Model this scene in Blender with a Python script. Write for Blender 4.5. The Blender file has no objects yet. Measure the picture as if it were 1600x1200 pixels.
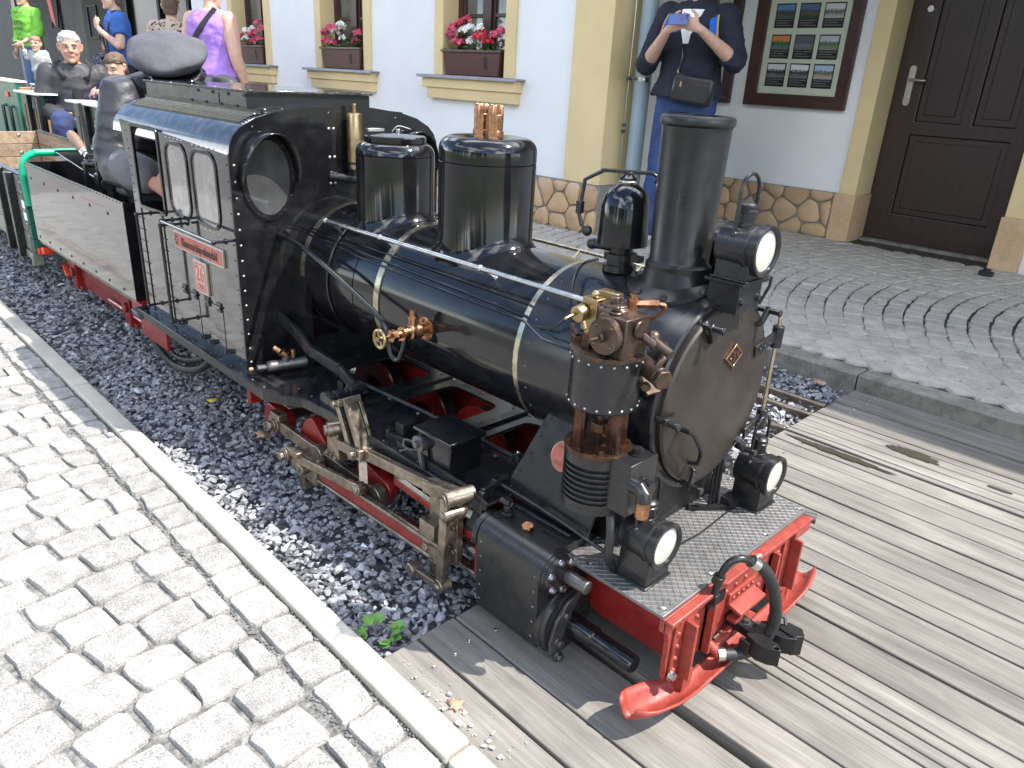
import bpy, bmesh, math, random
import numpy as np
from mathutils import Vector, Matrix, Euler
random.seed(7)
RNG = np.random.default_rng(7)
scene = bpy.context.scene
COL = scene.collection
rad = math.radians

# ------------------------------------------------------------------ camera, sky, sun, exposure
cam_data = bpy.data.cameras.new('camera')
cam = bpy.data.objects.new('camera', cam_data)
COL.objects.link(cam)
cam_data.sensor_width = 36.0
cam_data.lens = 36.0 * 1164.2 / 1600.0
cam_data.clip_start = 0.02
cam_data.clip_end = 2000
RC = ((0.6943258, 0.7178885, 0.0504761), (0.3060025, -0.2310204, -0.9235757), (-0.6513634, 0.6567082, -0.3800790))
CAM = Vector((0, -1.185, 1.06))
cam.matrix_world = Matrix(((RC[0][0], -RC[1][0], -RC[2][0], CAM.x),
                           (RC[0][1], -RC[1][1], -RC[2][1], CAM.y),
                           (RC[0][2], -RC[1][2], -RC[2][2], CAM.z), (0, 0, 0, 1)))
scene.camera = cam
SUN = Vector((0.55, 0.375, 1.0)).normalized()
world = bpy.data.worlds.new('World')
scene.world = world
world.use_nodes = True
wn = world.node_tree
for n in list(wn.nodes):
    wn.nodes.remove(n)
w_out = wn.nodes.new('ShaderNodeOutputWorld')
w_bg = wn.nodes.new('ShaderNodeBackground')
w_sky = wn.nodes.new('ShaderNodeTexSky')
w_sky.sky_type = 'NISHITA'
w_sky.sun_disc = False
w_sky.sun_elevation = math.asin(SUN.z)
w_sky.sun_rotation = math.atan2(SUN.x, SUN.y)
w_sky.air_density = 1.0
w_sky.dust_density = 0.5
w_sky.ozone_density = 2.5
w_co = wn.nodes.new('ShaderNodeTexCoord')
w_map = wn.nodes.new('ShaderNodeMapping')
w_map.inputs['Scale'].default_value = (1.0, 1.0, 2.2)
w_map.inputs['Location'].default_value = (5.1, 0.7, 2.2)
w_no = wn.nodes.new('ShaderNodeTexNoise')
w_no.inputs['Scale'].default_value = 1.6
w_no.inputs['Detail'].default_value = 6
w_no.inputs['Roughness'].default_value = 0.55
w_rmp = wn.nodes.new('ShaderNodeValToRGB')
w_rmp.color_ramp.elements[0].position = 0.52
w_rmp.color_ramp.elements[1].position = 0.64
w_mix = wn.nodes.new('ShaderNodeMix')
w_mix.data_type = 'RGBA'
w_mix.inputs['B'].default_value = (20.0, 20.2, 20.6, 1)
L = wn.links.new
L(w_co.outputs['Generated'], w_map.inputs['Vector'])
L(w_map.outputs['Vector'], w_no.inputs['Vector'])
L(w_no.outputs['Fac'], w_rmp.inputs['Fac'])
L(w_rmp.outputs['Color'], w_mix.inputs['Factor'])
L(w_sky.outputs['Color'], w_mix.inputs['A'])
L(w_mix.outputs['Result'], w_bg.inputs['Color'])
L(w_bg.outputs['Background'], w_out.inputs['Surface'])
w_bg.inputs['Strength'].default_value = 0.14
sun_d = bpy.data.lights.new('sun', 'SUN')
sun_d.energy = 3.9
sun_d.angle = rad(0.53)
sun_d.color = (1.0, 0.955, 0.89)
sun_o = bpy.data.objects.new('sun', sun_d)
COL.objects.link(sun_o)
sun_o.rotation_euler = SUN.to_track_quat('Z', 'Y').to_euler()
scene.view_settings.view_transform = 'Standard'
scene.view_settings.look = 'None'
scene.view_settings.exposure = 1.25
scene.view_settings.gamma = 1.0
scene.view_settings.use_curve_mapping = False
scene.render.engine = 'CYCLES'
scene.cycles.use_denoising = True
scene.cycles.max_bounces = 8
scene.cycles.caustics_reflective = False
scene.cycles.caustics_refractive = False

# ------------------------------------------------------------------ materials
MATS = {}
def mat(name, col, rough=0.5, metal=0.0, var=0.0, vscale=12.0, bump=0.0, bscale=60.0, rvar=0.0, coat=0.0,
        stretch=(1, 1, 1), col2=None, dust=0.0, dustcol=(0.35, 0.33, 0.3), speck=0.0, speckscale=400.0, rand=0.0,
        spec=0.5, trans=0.0, alpha=1.0, emit=None, tex='Object', bdist=0.002):
    m = bpy.data.materials.new(name)
    m.use_nodes = True
    nt = m.node_tree
    b = nt.nodes['Principled BSDF']
    N = nt.nodes.new
    lk = nt.links.new
    tc = N('ShaderNodeTexCoord')
    mp = N('ShaderNodeMapping')
    mp.inputs['Scale'].default_value = stretch
    lk(tc.outputs[tex], mp.inputs['Vector'])
    vec = mp.outputs['Vector']
    if rand > 0:
        oi = N('ShaderNodeObjectInfo')
        ad = N('ShaderNodeVectorMath'); ad.operation = 'MULTIPLY_ADD'
        cx = N('ShaderNodeCombineXYZ')
        mu = N('ShaderNodeMath'); mu.operation = 'MULTIPLY'; mu.inputs[1].default_value = 37.0
        lk(oi.outputs['Random'], mu.inputs[0])
        for k in range(3):
            lk(mu.outputs[0], cx.inputs[k])
        va = N('ShaderNodeVectorMath'); va.operation = 'ADD'
        lk(vec, va.inputs[0]); lk(cx.outputs[0], va.inputs[1])
        vec = va.outputs[0]
        nt.nodes.remove(ad)
    def noise(sc, det=4, rg=0.55):
        n = N('ShaderNodeTexNoise')
        n.inputs['Scale'].default_value = sc
        n.inputs['Detail'].default_value = det
        n.inputs['Roughness'].default_value = rg
        lk(vec, n.inputs['Vector'])
        return n.outputs['Fac']
    base = None
    if var > 0 or col2:
        mx = N('ShaderNodeMix'); mx.data_type = 'RGBA'
        c1 = tuple(col) + (1,)
        c2 = tuple(col2) + (1,) if col2 else tuple(min(1, c * (1 + var)) for c in col) + (1,)
        if not col2:
            c1 = tuple(c * (1 - var) for c in col) + (1,)
        mx.inputs['A'].default_value = c1
        mx.inputs['B'].default_value = c2
        rp = N('ShaderNodeMapRange')
        rp.inputs['From Min'].default_value = 0.32; rp.inputs['From Max'].default_value = 0.68
        lk(noise(vscale, 6), rp.inputs['Value'])
        lk(rp.outputs['Result'], mx.inputs['Factor'])
        base = mx.outputs['Result']
    def mul(basein, fac_socket, lo, hi, f0=0.3, f1=0.7):
        r = N('ShaderNodeMapRange')
        r.inputs['From Min'].default_value = f0; r.inputs['From Max'].default_value = f1
        r.inputs['To Min'].default_value = lo; r.inputs['To Max'].default_value = hi
        lk(fac_socket, r.inputs['Value'])
        mm = N('ShaderNodeMix'); mm.data_type = 'RGBA'; mm.blend_type = 'MULTIPLY'
        mm.inputs['Factor'].default_value = 1.0
        if basein is None:
            mm.inputs['A'].default_value = tuple(col) + (1,)
        else:
            lk(basein, mm.inputs['A'])
        lk(r.outputs['Result'], mm.inputs['B'])
        return mm.outputs['Result']
    if speck > 0:
        base = mul(base, noise(speckscale, 2, 0.5), 1 - speck, 1 + speck * 0.6)
    if rand > 0:
        oi2 = N('ShaderNodeObjectInfo')
        base = mul(base, oi2.outputs['Random'], 1 - rand, 1 + rand, 0, 1)
    if dust > 0:
        geo = N('ShaderNodeNewGeometry')
        sx = N('ShaderNodeSeparateXYZ'); lk(geo.outputs['Normal'], sx.inputs[0])
        r = N('ShaderNodeMapRange'); r.inputs['From Min'].default_value = 0.45; r.inputs['From Max'].default_value = 0.62
        lk(noise(vscale * 2.3, 8, 0.65), r.inputs['Value'])
        mu2 = N('ShaderNodeMath'); mu2.operation = 'MULTIPLY'; mu2.inputs[1].default_value = dust
        lk(r.outputs['Result'], mu2.inputs[0])
        mm = N('ShaderNodeMix'); mm.data_type = 'RGBA'
        lk(mu2.outputs[0], mm.inputs['Factor'])
        if base is None:
            mm.inputs['A'].default_value = tuple(col) + (1,)
        else:
            lk(base, mm.inputs['A'])
        mm.inputs['B'].default_value = tuple(dustcol) + (1,)
        base = mm.outputs['Result']
    if base is not None:
        lk(base, b.inputs['Base Color'])
    else:
        b.inputs['Base Color'].default_value = tuple(col) + (1,)
    b.inputs['Metallic'].default_value = metal
    b.inputs['Roughness'].default_value = rough
    b.inputs['Specular IOR Level'].default_value = spec
    b.inputs['Coat Weight'].default_value = coat
    b.inputs['Coat Roughness'].default_value = 0.08
    b.inputs['Transmission Weight'].default_value = trans
    b.inputs['Alpha'].default_value = alpha
    if emit:
        b.inputs['Emission Color'].default_value = tuple(emit[:3]) + (1,)
        b.inputs['Emission Strength'].default_value = emit[3]
    if rvar > 0:
        r = N('ShaderNodeMapRange')
        r.inputs['From Min'].default_value = 0.3; r.inputs['From Max'].default_value = 0.7
        r.inputs['To Min'].default_value = max(0.02, rough - rvar); r.inputs['To Max'].default_value = min(1, rough + rvar)
        lk(noise(vscale * 1.7, 5), r.inputs['Value'])
        lk(r.outputs['Result'], b.inputs['Roughness'])
    if bump > 0:
        bp = N('ShaderNodeBump')
        bp.inputs['Strength'].default_value = bump
        bp.inputs['Distance'].default_value = bdist
        lk(noise(bscale, 5), bp.inputs['Height'])
        lk(bp.outputs['Normal'], b.inputs['Normal'])
    MATS[name] = m
    return m

M_GLOSS = mat('gloss_black_paint', (0.0075, 0.0075, 0.009), 0.1, rvar=0.05, vscale=9, dust=0.015, spec=0.5, bump=0.015, bscale=14, bdist=0.004, speck=0.2, speckscale=300)
M_CABSIDE = mat('polished_black_sheet', (0.01, 0.01, 0.011), 0.07, rvar=0.03, vscale=7, spec=0.95, bump=0.03, bscale=6, bdist=0.006, coat=0.5)
M_ROOF = mat('black_roof_paint', (0.009, 0.009, 0.011), 0.1, rvar=0.05, vscale=12, dust=0.12, spec=0.8, bump=0.02, bscale=8, bdist=0.004)
M_BOARD = mat('black_footplate_paint', (0.008, 0.008, 0.010), 0.2, rvar=0.1, vscale=14, dust=0.05, bump=0.05, bscale=120)
M_SATIN = mat('satin_black_paint', (0.012, 0.012, 0.013), 0.3, rvar=0.1, vscale=18, dust=0.07, dustcol=(0.09, 0.085, 0.08), bump=0.06, bscale=160)
M_GRAPH = mat('graphite_black', (0.010, 0.010, 0.0105), 0.34, rvar=0.1, vscale=14, dust=0.12, dustcol=(0.05, 0.047, 0.042), spec=0.4, bump=0.06, bscale=90)
M_SMOKE = mat('smokebox_black', (0.010, 0.010, 0.012), 0.22, rvar=0.08, vscale=12, dust=0.1, dustcol=(0.07, 0.065, 0.06), bump=0.04, bscale=60)
M_DOORB = mat('heat_browned_black', (0.030, 0.024, 0.019), 0.38, rvar=0.08, vscale=10, var=0.25, dust=0.12, dustcol=(0.11, 0.09, 0.07), bump=0.05, bscale=80, metal=0.2)
M_RED = mat('red_frame_paint', (0.20, 0.013, 0.010), 0.32, var=0.18, vscale=22, rvar=0.12, dust=0.08, dustcol=(0.12, 0.04, 0.035), bump=0.08, bscale=90)
M_BEAM = mat('red_beam_paint', (0.25, 0.037, 0.026), 0.46, var=0.2, vscale=26, rvar=0.1, dust=0.25, dustcol=(0.40, 0.11, 0.085), bump=0.1, bscale=110)
M_GEAR = mat('oily_gear_steel', (0.26, 0.215, 0.165), 0.36, metal=0.85, var=0.4, vscale=26, rvar=0.14, dust=0.35, dustcol=(0.07, 0.05, 0.03), bump=0.08, bscale=140)
M_STEEL = mat('bright_steel', (0.55, 0.54, 0.52), 0.24, metal=0.95, var=0.2, vscale=30, rvar=0.1)
M_DKSTEEL = mat('dark_steel', (0.14, 0.135, 0.13), 0.36, metal=0.8, var=0.3, vscale=30, rvar=0.1)
M_BRASS = mat('aged_brass', (0.36, 0.275, 0.15), 0.36, metal=1.0, var=0.3, vscale=22, rvar=0.14, dust=0.2, dustcol=(0.2, 0.12, 0.04))
M_STRAP = mat('worn_strap_metal', (0.50, 0.46, 0.36), 0.3, metal=0.95, var=0.25, vscale=24, rvar=0.12, dust=0.55, dustcol=(0.36, 0.27, 0.1))
M_COPPER = mat('tarnished_copper', (0.44, 0.235, 0.135), 0.3, metal=1.0, var=0.4, vscale=34, rvar=0.15, dust=0.3, dustcol=(0.1, 0.05, 0.03))
M_BRONZE = mat('oily_bronze', (0.085, 0.064, 0.053), 0.36, metal=0.75, var=0.45, vscale=30, rvar=0.12, dust=0.35, dustcol=(0.2, 0.1, 0.05), bump=0.12, bscale=150)
M_OILED = mat('oily_copper_brown', (0.085, 0.036, 0.02), 0.25, metal=0.6, var=0.6, vscale=40, rvar=0.1, dust=0.4, dustcol=(0.03, 0.02, 0.015))
M_RUBBER = mat('black_rubber', (0.017, 0.017, 0.017), 0.55, var=0.3, vscale=40, bump=0.15, bscale=300)
M_RIVET = mat('rivet_steel', (0.42, 0.41, 0.40), 0.35, metal=0.8)
M_LENS = mat('frosted_lamp_glass', (0.52, 0.52, 0.45), 0.32, var=0.05, vscale=30, coat=0.6)
M_GLASS = mat('cab_window_glass', (0.16, 0.15, 0.135), 0.06, var=0.15, vscale=10, spec=1.0, coat=1.0, dust=0.3, dustcol=(0.42, 0.40, 0.33), bump=0.04, bscale=9, bdist=0.006)  # pale warm patches here paint reflections into the pane colour
M_PORT = mat('porthole_glass', (0.055, 0.055, 0.054), 0.1, var=0.3, vscale=5, spec=1.0, coat=1.0, dust=0.25, dustcol=(0.12, 0.12, 0.115))
M_GREEN = mat('green_wagon_paint', (0.012, 0.11, 0.072), 0.35, var=0.15, vscale=15, rvar=0.1)
M_GREENB = mat('bright_green_tube', (0.005, 0.32, 0.17), 0.26, var=0.08)
M_DKGREEN = mat('dark_green_paint', (0.006, 0.022, 0.019), 0.25, var=0.2)
M_WAGON = mat('olive_grey_paint', (0.19, 0.21, 0.165), 0.4, var=0.2, vscale=20, rvar=0.1, bump=0.08)
M_PLATE = mat('red_name_plate', (0.40, 0.105, 0.08), 0.42, var=0.15, vscale=40)
M_PINK = mat('cream_plate_field', (0.58, 0.36, 0.29), 0.5, var=0.1)
M_LETTER = mat('dark_lettering', (0.03, 0.022, 0.02), 0.5)
M_WHITE = mat('white_reflective', (0.85, 0.85, 0.83), 0.4)
M_ORANGE = mat('orange_red_plastic', (0.75, 0.06, 0.02), 0.3)
M_BLACKPL = mat('matt_black', (0.012, 0.012, 0.012), 0.6)
M_PLASTER = mat('white_render', (0.80, 0.80, 0.785), 0.85, var=0.05, vscale=1.1, dust=0.12, dustcol=(0.62, 0.61, 0.58), bump=0.22, bscale=170, speck=0.03)
M_OCHRE = mat('ochre_render', (0.72, 0.56, 0.30), 0.85, var=0.06, vscale=3, bump=0.15, bscale=180, speck=0.05)
M_STONE = mat('plinth_sandstone', (0.50, 0.32, 0.17), 0.8, col2=(0.58, 0.41, 0.25), vscale=7, bump=0.5, bscale=22, rand=0.16, speck=0.12, speckscale=120, bdist=0.006)
M_MORTAR = mat('grey_mortar', (0.24, 0.23, 0.2), 0.9, var=0.2, vscale=30, bump=0.4, bscale=80)
M_WOODDK = mat('dark_brown_door_wood', (0.036, 0.019, 0.014), 0.42, var=0.25, vscale=8, stretch=(8, 8, 0.6), bump=0.15, bscale=20)
M_FRAMEDK = mat('brown_window_wood', (0.05, 0.02, 0.014), 0.4, var=0.2, vscale=10)
M_PANE = mat('window_pane_glass', (0.10, 0.105, 0.105), 0.05, var=0.5, vscale=4, spec=0.8, coat=0.6)
M_CURTAIN = mat('white_curtain', (0.62, 0.62, 0.57), 0.8, var=0.2, vscale=12, stretch=(6, 6, 0.6))
M_SILL = mat('grey_lead_sill', (0.30, 0.31, 0.34), 0.45, metal=0.3, var=0.15, vscale=20)
M_PIPE = mat('grey_blue_downpipe', (0.33, 0.42, 0.46), 0.4, var=0.06, vscale=10)
M_PLANTER = mat('brown_planter_plastic', (0.075, 0.026, 0.021), 0.35, var=0.1, vscale=20, dust=0.08, dustcol=(0.2, 0.13, 0.1))
M_LEAF = mat('leaf_green', (0.06, 0.15, 0.02), 0.45, var=0.5, vscale=60)
M_FLPINK = mat('pink_petal', (0.70, 0.09, 0.17), 0.55, var=0.3, vscale=60)
M_FLWHITE = mat('white_petal', (0.85, 0.85, 0.78), 0.55, var=0.05, vscale=60)
M_FLRED = mat('red_petal', (0.60, 0.025, 0.045), 0.55, var=0.3, vscale=60)
M_GRANITE = mat("pale_granite", (0.295, 0.285, 0.265), 0.8, var=0.22, vscale=26, bump=0.8, bscale=85, speck=0.5, speckscale=330, rand=0.12, bdist=0.005)
M_SETT = mat('grey_basalt_sett', (0.43, 0.40, 0.345), 0.72, var=0.16, vscale=18, bump=0.5, bscale=80, speck=0.25, speckscale=240, rand=0.11, bdist=0.003)
M_GRIT = mat('joint_grit', (0.17, 0.165, 0.155), 0.95, var=0.6, vscale=70, bump=1.0, bscale=190, bdist=0.006)
M_GRITDK = mat('dark_joint_soil', (0.055, 0.05, 0.044), 0.95, var=0.5, vscale=60, bump=0.8, bscale=160, bdist=0.004)
M_KERB = mat('pale_kerb_concrete', (0.46, 0.43, 0.355), 0.85, var=0.14, vscale=7, speck=0.28, speckscale=420, bump=0.3, bscale=260, dust=0.12, dustcol=(0.2, 0.17, 0.12), rand=0.05)
M_KERBFAR = mat('weathered_kerb_concrete', (0.24, 0.225, 0.19), 0.85, var=0.25, vscale=9, speck=0.3, speckscale=260, bump=0.4, bscale=150, dust=0.5, dustcol=(0.07, 0.06, 0.045), rand=0.08)
M_SLATE = mat('slate_ballast', (0.185, 0.19, 0.20), 0.7, col2=(0.36, 0.36, 0.365), vscale=38, speck=0.2, speckscale=260, bump=0.4, bscale=130, bdist=0.003)
M_BED = mat('ballast_bed_soil', (0.11, 0.118, 0.13), 0.95, var=0.5, vscale=60, bump=0.8, bscale=100, bdist=0.008)
M_RAIL = mat('rail_steel', (0.20, 0.155, 0.125), 0.45, metal=0.6, var=0.35, vscale=24, rvar=0.1)
M_RAILTOP = mat('polished_rail_head', (0.42, 0.35, 0.29), 0.32, metal=0.9, var=0.2, vscale=30)
M_SLEEPER = mat('sleeper_wood', (0.06, 0.05, 0.043), 0.85, var=0.3, vscale=18)
M_SOIL = mat('outer_ground', (0.12, 0.13, 0.07), 0.95, var=0.4, vscale=0.7, bump=0.3, bscale=6)
M_CHROME = mat('brushed_chrome', (0.62, 0.58, 0.50), 0.3, metal=1.0)

def deck_wood(name, c1, c2):
    m = bpy.data.materials.new(name)
    m.use_nodes = True
    nt = m.node_tree; b = nt.nodes['Principled BSDF']; N = nt.nodes.new; lk = nt.links.new
    tc = N('ShaderNodeTexCoord'); oi = N('ShaderNodeObjectInfo')
    mu = N('ShaderNodeMath'); mu.operation = 'MULTIPLY'; mu.inputs[1].default_value = 53.0
    lk(oi.outputs['Random'], mu.inputs[0])
    cx = N('ShaderNodeCombineXYZ')
    for k in range(3): lk(mu.outputs[0], cx.inputs[k])
    va = N('ShaderNodeVectorMath'); va.operation = 'ADD'
    lk(tc.outputs['Object'], va.inputs[0]); lk(cx.outputs[0], va.inputs[1])
    def nz(scale, det, st, ro=0.6):
        mp = N('ShaderNodeMapping'); mp.inputs['Scale'].default_value = st
        lk(va.outputs[0], mp.inputs['Vector'])
        n = N('ShaderNodeTexNoise'); n.inputs['Scale'].default_value = scale; n.inputs['Detail'].default_value = det
        n.inputs['Roughness'].default_value = ro; n.inputs['Distortion'].default_value = 0.35
        lk(mp.outputs[0], n.inputs['Vector']); return n.outputs['Fac']
    g1 = nz(1.0, 8, (3.2, 40, 40)); g2 = nz(1.0, 6, (9, 230, 230), 0.7); g3 = nz(2.6, 4, (1, 2.2, 1))
    rp = N('ShaderNodeValToRGB')
    rp.color_ramp.elements[0].position = 0.30; rp.color_ramp.elements[1].position = 0.66
    rp.color_ramp.elements[0].color = tuple(c1) + (1,); rp.color_ramp.elements[1].color = tuple(c2) + (1,)
    lk(g1, rp.inputs['Fac'])
    def mulr(a, f, lo, hi, f0, f1):
        r = N('ShaderNodeMapRange'); r.inputs['From Min'].default_value = f0; r.inputs['From Max'].default_value = f1
        r.inputs['To Min'].default_value = lo; r.inputs['To Max'].default_value = hi
        lk(f, r.inputs['Value'])
        mm = N('ShaderNodeMix'); mm.data_type = 'RGBA'; mm.blend_type = 'MULTIPLY'; mm.inputs['Factor'].default_value = 1
        lk(a, mm.inputs['A']); lk(r.outputs['Result'], mm.inputs['B']); return mm.outputs['Result']
    c = mulr(rp.outputs['Color'], g2, 0.74, 1.14, 0.3, 0.65)
    c = mulr(c, g3, 0.72, 1.15, 0.3, 0.7)
    c = mulr(c, oi.outputs['Random'], 0.86, 1.14, 0, 1)
    vo = N('ShaderNodeTexVoronoi'); vo.inputs['Scale'].default_value = 2.3
    mpv = N('ShaderNodeMapping'); mpv.inputs['Scale'].default_value = (1, 3.4, 1)
    lk(va.outputs[0], mpv.inputs['Vector']); lk(mpv.outputs[0], vo.inputs['Vector'])
    c = mulr(c, vo.outputs['Distance'], 0.5, 1.0, 0.008, 0.04)
    lk(c, b.inputs['Base Color'])
    b.inputs['Roughness'].default_value = 0.78
    bp = N('ShaderNodeBump'); bp.inputs['Strength'].default_value = 0.55; bp.inputs['Distance'].default_value = 0.0025
    lk(g2, bp.inputs['Height']); lk(bp.outputs['Normal'], b.inputs['Normal'])
    return m
M_DECK = deck_wood('weathered_deck_wood', (0.13, 0.119, 0.104), (0.225, 0.209, 0.182))
M_CRATE = deck_wood('brown_wagon_wood', (0.20, 0.135, 0.085), (0.36, 0.27, 0.18))

# diamond tread plate
def tread():
    m = mat('diamond_tread_plate', (0.13, 0.128, 0.125), 0.42, metal=0.35, var=0.2, vscale=20, dust=0.4, dustcol=(0.24, 0.225, 0.21))
    return m
M_TREAD = tread()

# ------------------------------------------------------------------ mesh helpers
class MB:
    def __init__(self):
        self.v = []; self.f = []; self.mi = []; self.cur = 0
    def add(self, verts, faces, M=None):
        o = len(self.v)
        for p in verts:
            p = Vector(p)
            if M is not None:
                p = M @ p
            self.v.append(p[:])
        for f in faces:
            self.f.append(tuple(i + o for i in f)); self.mi.append(self.cur)
        return self
    def box(self, c, s, M=None):
        x, y, z = c; a, b, d = s[0] / 2, s[1] / 2, s[2] / 2
        vs = [(x - a, y - b, z - d), (x + a, y - b, z - d), (x + a, y + b, z - d), (x - a, y + b, z - d),
              (x - a, y - b, z + d), (x + a, y - b, z + d), (x + a, y + b, z + d), (x - a, y + b, z + d)]
        return self.add(vs, [(3, 2, 1, 0), (4, 5, 6, 7), (0, 1, 5, 4), (1, 2, 6, 5), (2, 3, 7, 6), (3, 0, 4, 7)], M)
    def bb(self, x0, x1, y0, y1, z0, z1):
        return self.box(((x0 + x1) / 2, (y0 + y1) / 2, (z0 + z1) / 2), (abs(x1 - x0), abs(y1 - y0), abs(z1 - z0)))
    def bar(self, p0, p1, w, h, up=(0, 0, 1)):
        p0 = Vector(p0); p1 = Vector(p1); d = p1 - p0; l = d.length; d.normalize()
        u = Vector(up); s = d.cross(u)
        if s.length < 1e-4:
            s = d.cross(Vector((0, 1, 0)))
        s.normalize(); u = s.cross(d)
        M = Matrix((d, s, u)).transposed().to_4x4(); M.translation = (p0 + p1) / 2
        return self.box((0, 0, 0), (l, w, h), M)
    def frame(self, d):
        d = Vector(d).normalized()
        a = Vector((0, 0, 1)) if abs(d.z) < 0.9 else Vector((1, 0, 0))
        s = d.cross(a).normalized(); return s, s.cross(d)
    def cyl(self, p0, p1, r0, r1=None, n=16, caps=True):
        r1 = r0 if r1 is None else r1
        p0 = Vector(p0); p1 = Vector(p1)
        s, u = self.frame(p1 - p0)
        vs = []
        for p, r in ((p0, r0), (p1, r1)):
            for k in range(n):
                a = 2 * math.pi * k / n
                vs.append(p + (s * math.cos(a) + u * math.sin(a)) * r)
        fs = [(k, (k + 1) % n, n + (k + 1) % n, n + k) for k in range(n)]
        if caps:
            fs += [tuple(range(n - 1, -1, -1)), tuple(range(n, 2 * n))]
        return self.add(vs, fs)
    def tube(self, pts, r, n=8, closed=False, caps=True):
        pts = [Vector(p) for p in pts]
        rs = r if isinstance(r, (list, tuple)) else [r] * len(pts)
        m = len(pts); vs = []; s = None
        for i, p in enumerate(pts):
            a = pts[i - 1] if (i > 0 or closed) else p
            b = pts[(i + 1) % m] if (i < m - 1 or closed) else p
            d = (b - a).normalized()
            if s is None:
                s, u = self.frame(d)
            else:
                s = (s - d * s.dot(d))
                s = s.normalized() if s.length > 1e-6 else self.frame(d)[0]
            u = s.cross(d)
            for k in range(n):
                t = 2 * math.pi * k / n
                vs.append(p + (s * math.cos(t) + u * math.sin(t)) * rs[i])
        fs = []
        for i in range(m if closed else m - 1):
            j = (i + 1) % m
            for k in range(n):
                fs.append((i * n + k, i * n + (k + 1) % n, j * n + (k + 1) % n, j * n + k))
        if not closed and caps:
            fs += [tuple(range(n - 1, -1, -1)), tuple((m - 1) * n + k for k in range(n))]
        return self.add(vs, fs)
    def lathe(self, o, axis, prof, n=32, caps=True):
        o = Vector(o); ax = Vector(axis).normalized(); s, u = self.frame(ax)
        vs = []
        for t, r in prof:
            for k in range(n):
                a = 2 * math.pi * k / n
                vs.append(o + ax * t + (s * math.cos(a) + u * math.sin(a)) * r)
        fs = []
        for i in range(len(prof) - 1):
            for k in range(n):
                fs.append((i * n + k, i * n + (k + 1) % n, (i + 1) * n + (k + 1) % n, (i + 1) * n + k))
        if caps:
            fs += [tuple(range(n - 1, -1, -1)), tuple((len(prof) - 1) * n + k for k in range(n))]
        return self.add(vs, fs)
    def sphere(self, c, r, n=12, m=8, sc=(1, 1, 1)):
        c = Vector(c); vs = [c + Vector((0, 0, r * sc[2]))]
        for i in range(1, m):
            a = math.pi * i / m
            for k in range(n):
                b = 2 * math.pi * k / n
                vs.append(c + Vector((r * sc[0] * math.sin(a) * math.cos(b), r * sc[1] * math.sin(a) * math.sin(b), r * sc[2] * math.cos(a))))
        vs.append(c - Vector((0, 0, r * sc[2])))
        fs = [(0, 1 + k, 1 + (k + 1) % n) for k in range(n)]
        for i in range(m - 2):
            for k in range(n):
                fs.append((1 + i * n + k, 1 + (i + 1) * n + k, 1 + (i + 1) * n + (k + 1) % n, 1 + i * n + (k + 1) % n))
        l = len(vs) - 1; b0 = 1 + (m - 2) * n
        fs += [(l, b0 + (k + 1) % n, b0 + k) for k in range(n)]
        return self.add(vs, fs)
    def prism(self, poly, fn, d0, d1):
        """poly: list of 2-D points; fn(a, b, d) -> 3-D point; extruded from d0 to d1"""
        n = len(poly)
        vs = [fn(a, b, d0) for a, b in poly] + [fn(a, b, d1) for a, b in poly]
        fs = [tuple(range(n - 1, -1, -1)), tuple(range(n, 2 * n))]
        fs += [(k, (k + 1) % n, n + (k + 1) % n, n + k) for k in range(n)]
        return self.add(vs, fs)
    def plate(self, outer, holes, fn, d0, d1):
        """flat sheet with holes cut out, given thickness"""
        bm = bmesh.new(); loops = []
        for lp in [outer] + list(holes):
            vv = [bm.verts.new((p[0], p[1], 0)) for p in lp]
            loops.append(vv)
            for k in range(len(vv)):
                bm.edges.new((vv[k], vv[(k + 1) % len(vv)]))
        bmesh.ops.triangle_fill(bm, use_beauty=True, use_dissolve=False, edges=bm.edges[:])
        bm.verts.index_update()
        P = [(v.co.x, v.co.y) for v in bm.verts]; n = len(P)
        F = [tuple(v.index for v in f.verts) for f in bm.faces]
        vs = [fn(a, b, d0) for a, b in P] + [fn(a, b, d1) for a, b in P]
        fs = [f for f in F] + [tuple(i + n for i in reversed(f)) for f in F]
        for vv in loops:
            ix = [v.index for v in vv]
            for k in range(len(ix)):
                a, b = ix[k], ix[(k + 1) % len(ix)]
                fs.append((a, b, b + n, a + n))
        bm.free()
        return self.add(vs, fs)
    def hexbolt(self, c, axis, r=0.006, h=0.005, washer=True):
        c = Vector(c); ax = Vector(axis).normalized()
        if washer:
            self.cyl(c, c + ax * h * 0.3, r * 1.35, n=12)
        self.cyl(c + ax * h * 0.25, c + ax * h * 1.2, r, n=6)
        return self
    def dome(self, c, axis, r, h=None, n=8):
        h = h or r * 0.6
        return self.lathe(c, axis, [(0, r), (h * 0.55, r * 0.84), (h * 0.9, r * 0.45), (h, r * 0.06)], n)
    def mesh(self, name, mats, sharp=35):
        me = bpy.data.meshes.new(name)
        me.from_pydata(self.v, [], self.f)
        if not isinstance(mats, (list, tuple)):
            mats = [mats]
        for m in mats:
            me.materials.append(m)
        if len(mats) > 1:
            me.polygons.foreach_set('material_index', self.mi)
        bm = bmesh.new(); bm.from_mesh(me)
        bmesh.ops.recalc_face_normals(bm, faces=bm.faces[:])
        bm.to_mesh(me); bm.free()
        me.polygons.foreach_set('use_smooth', [True] * len(me.polygons))
        me.set_sharp_from_angle(angle=rad(sharp))
        me.update()
        return me

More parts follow.
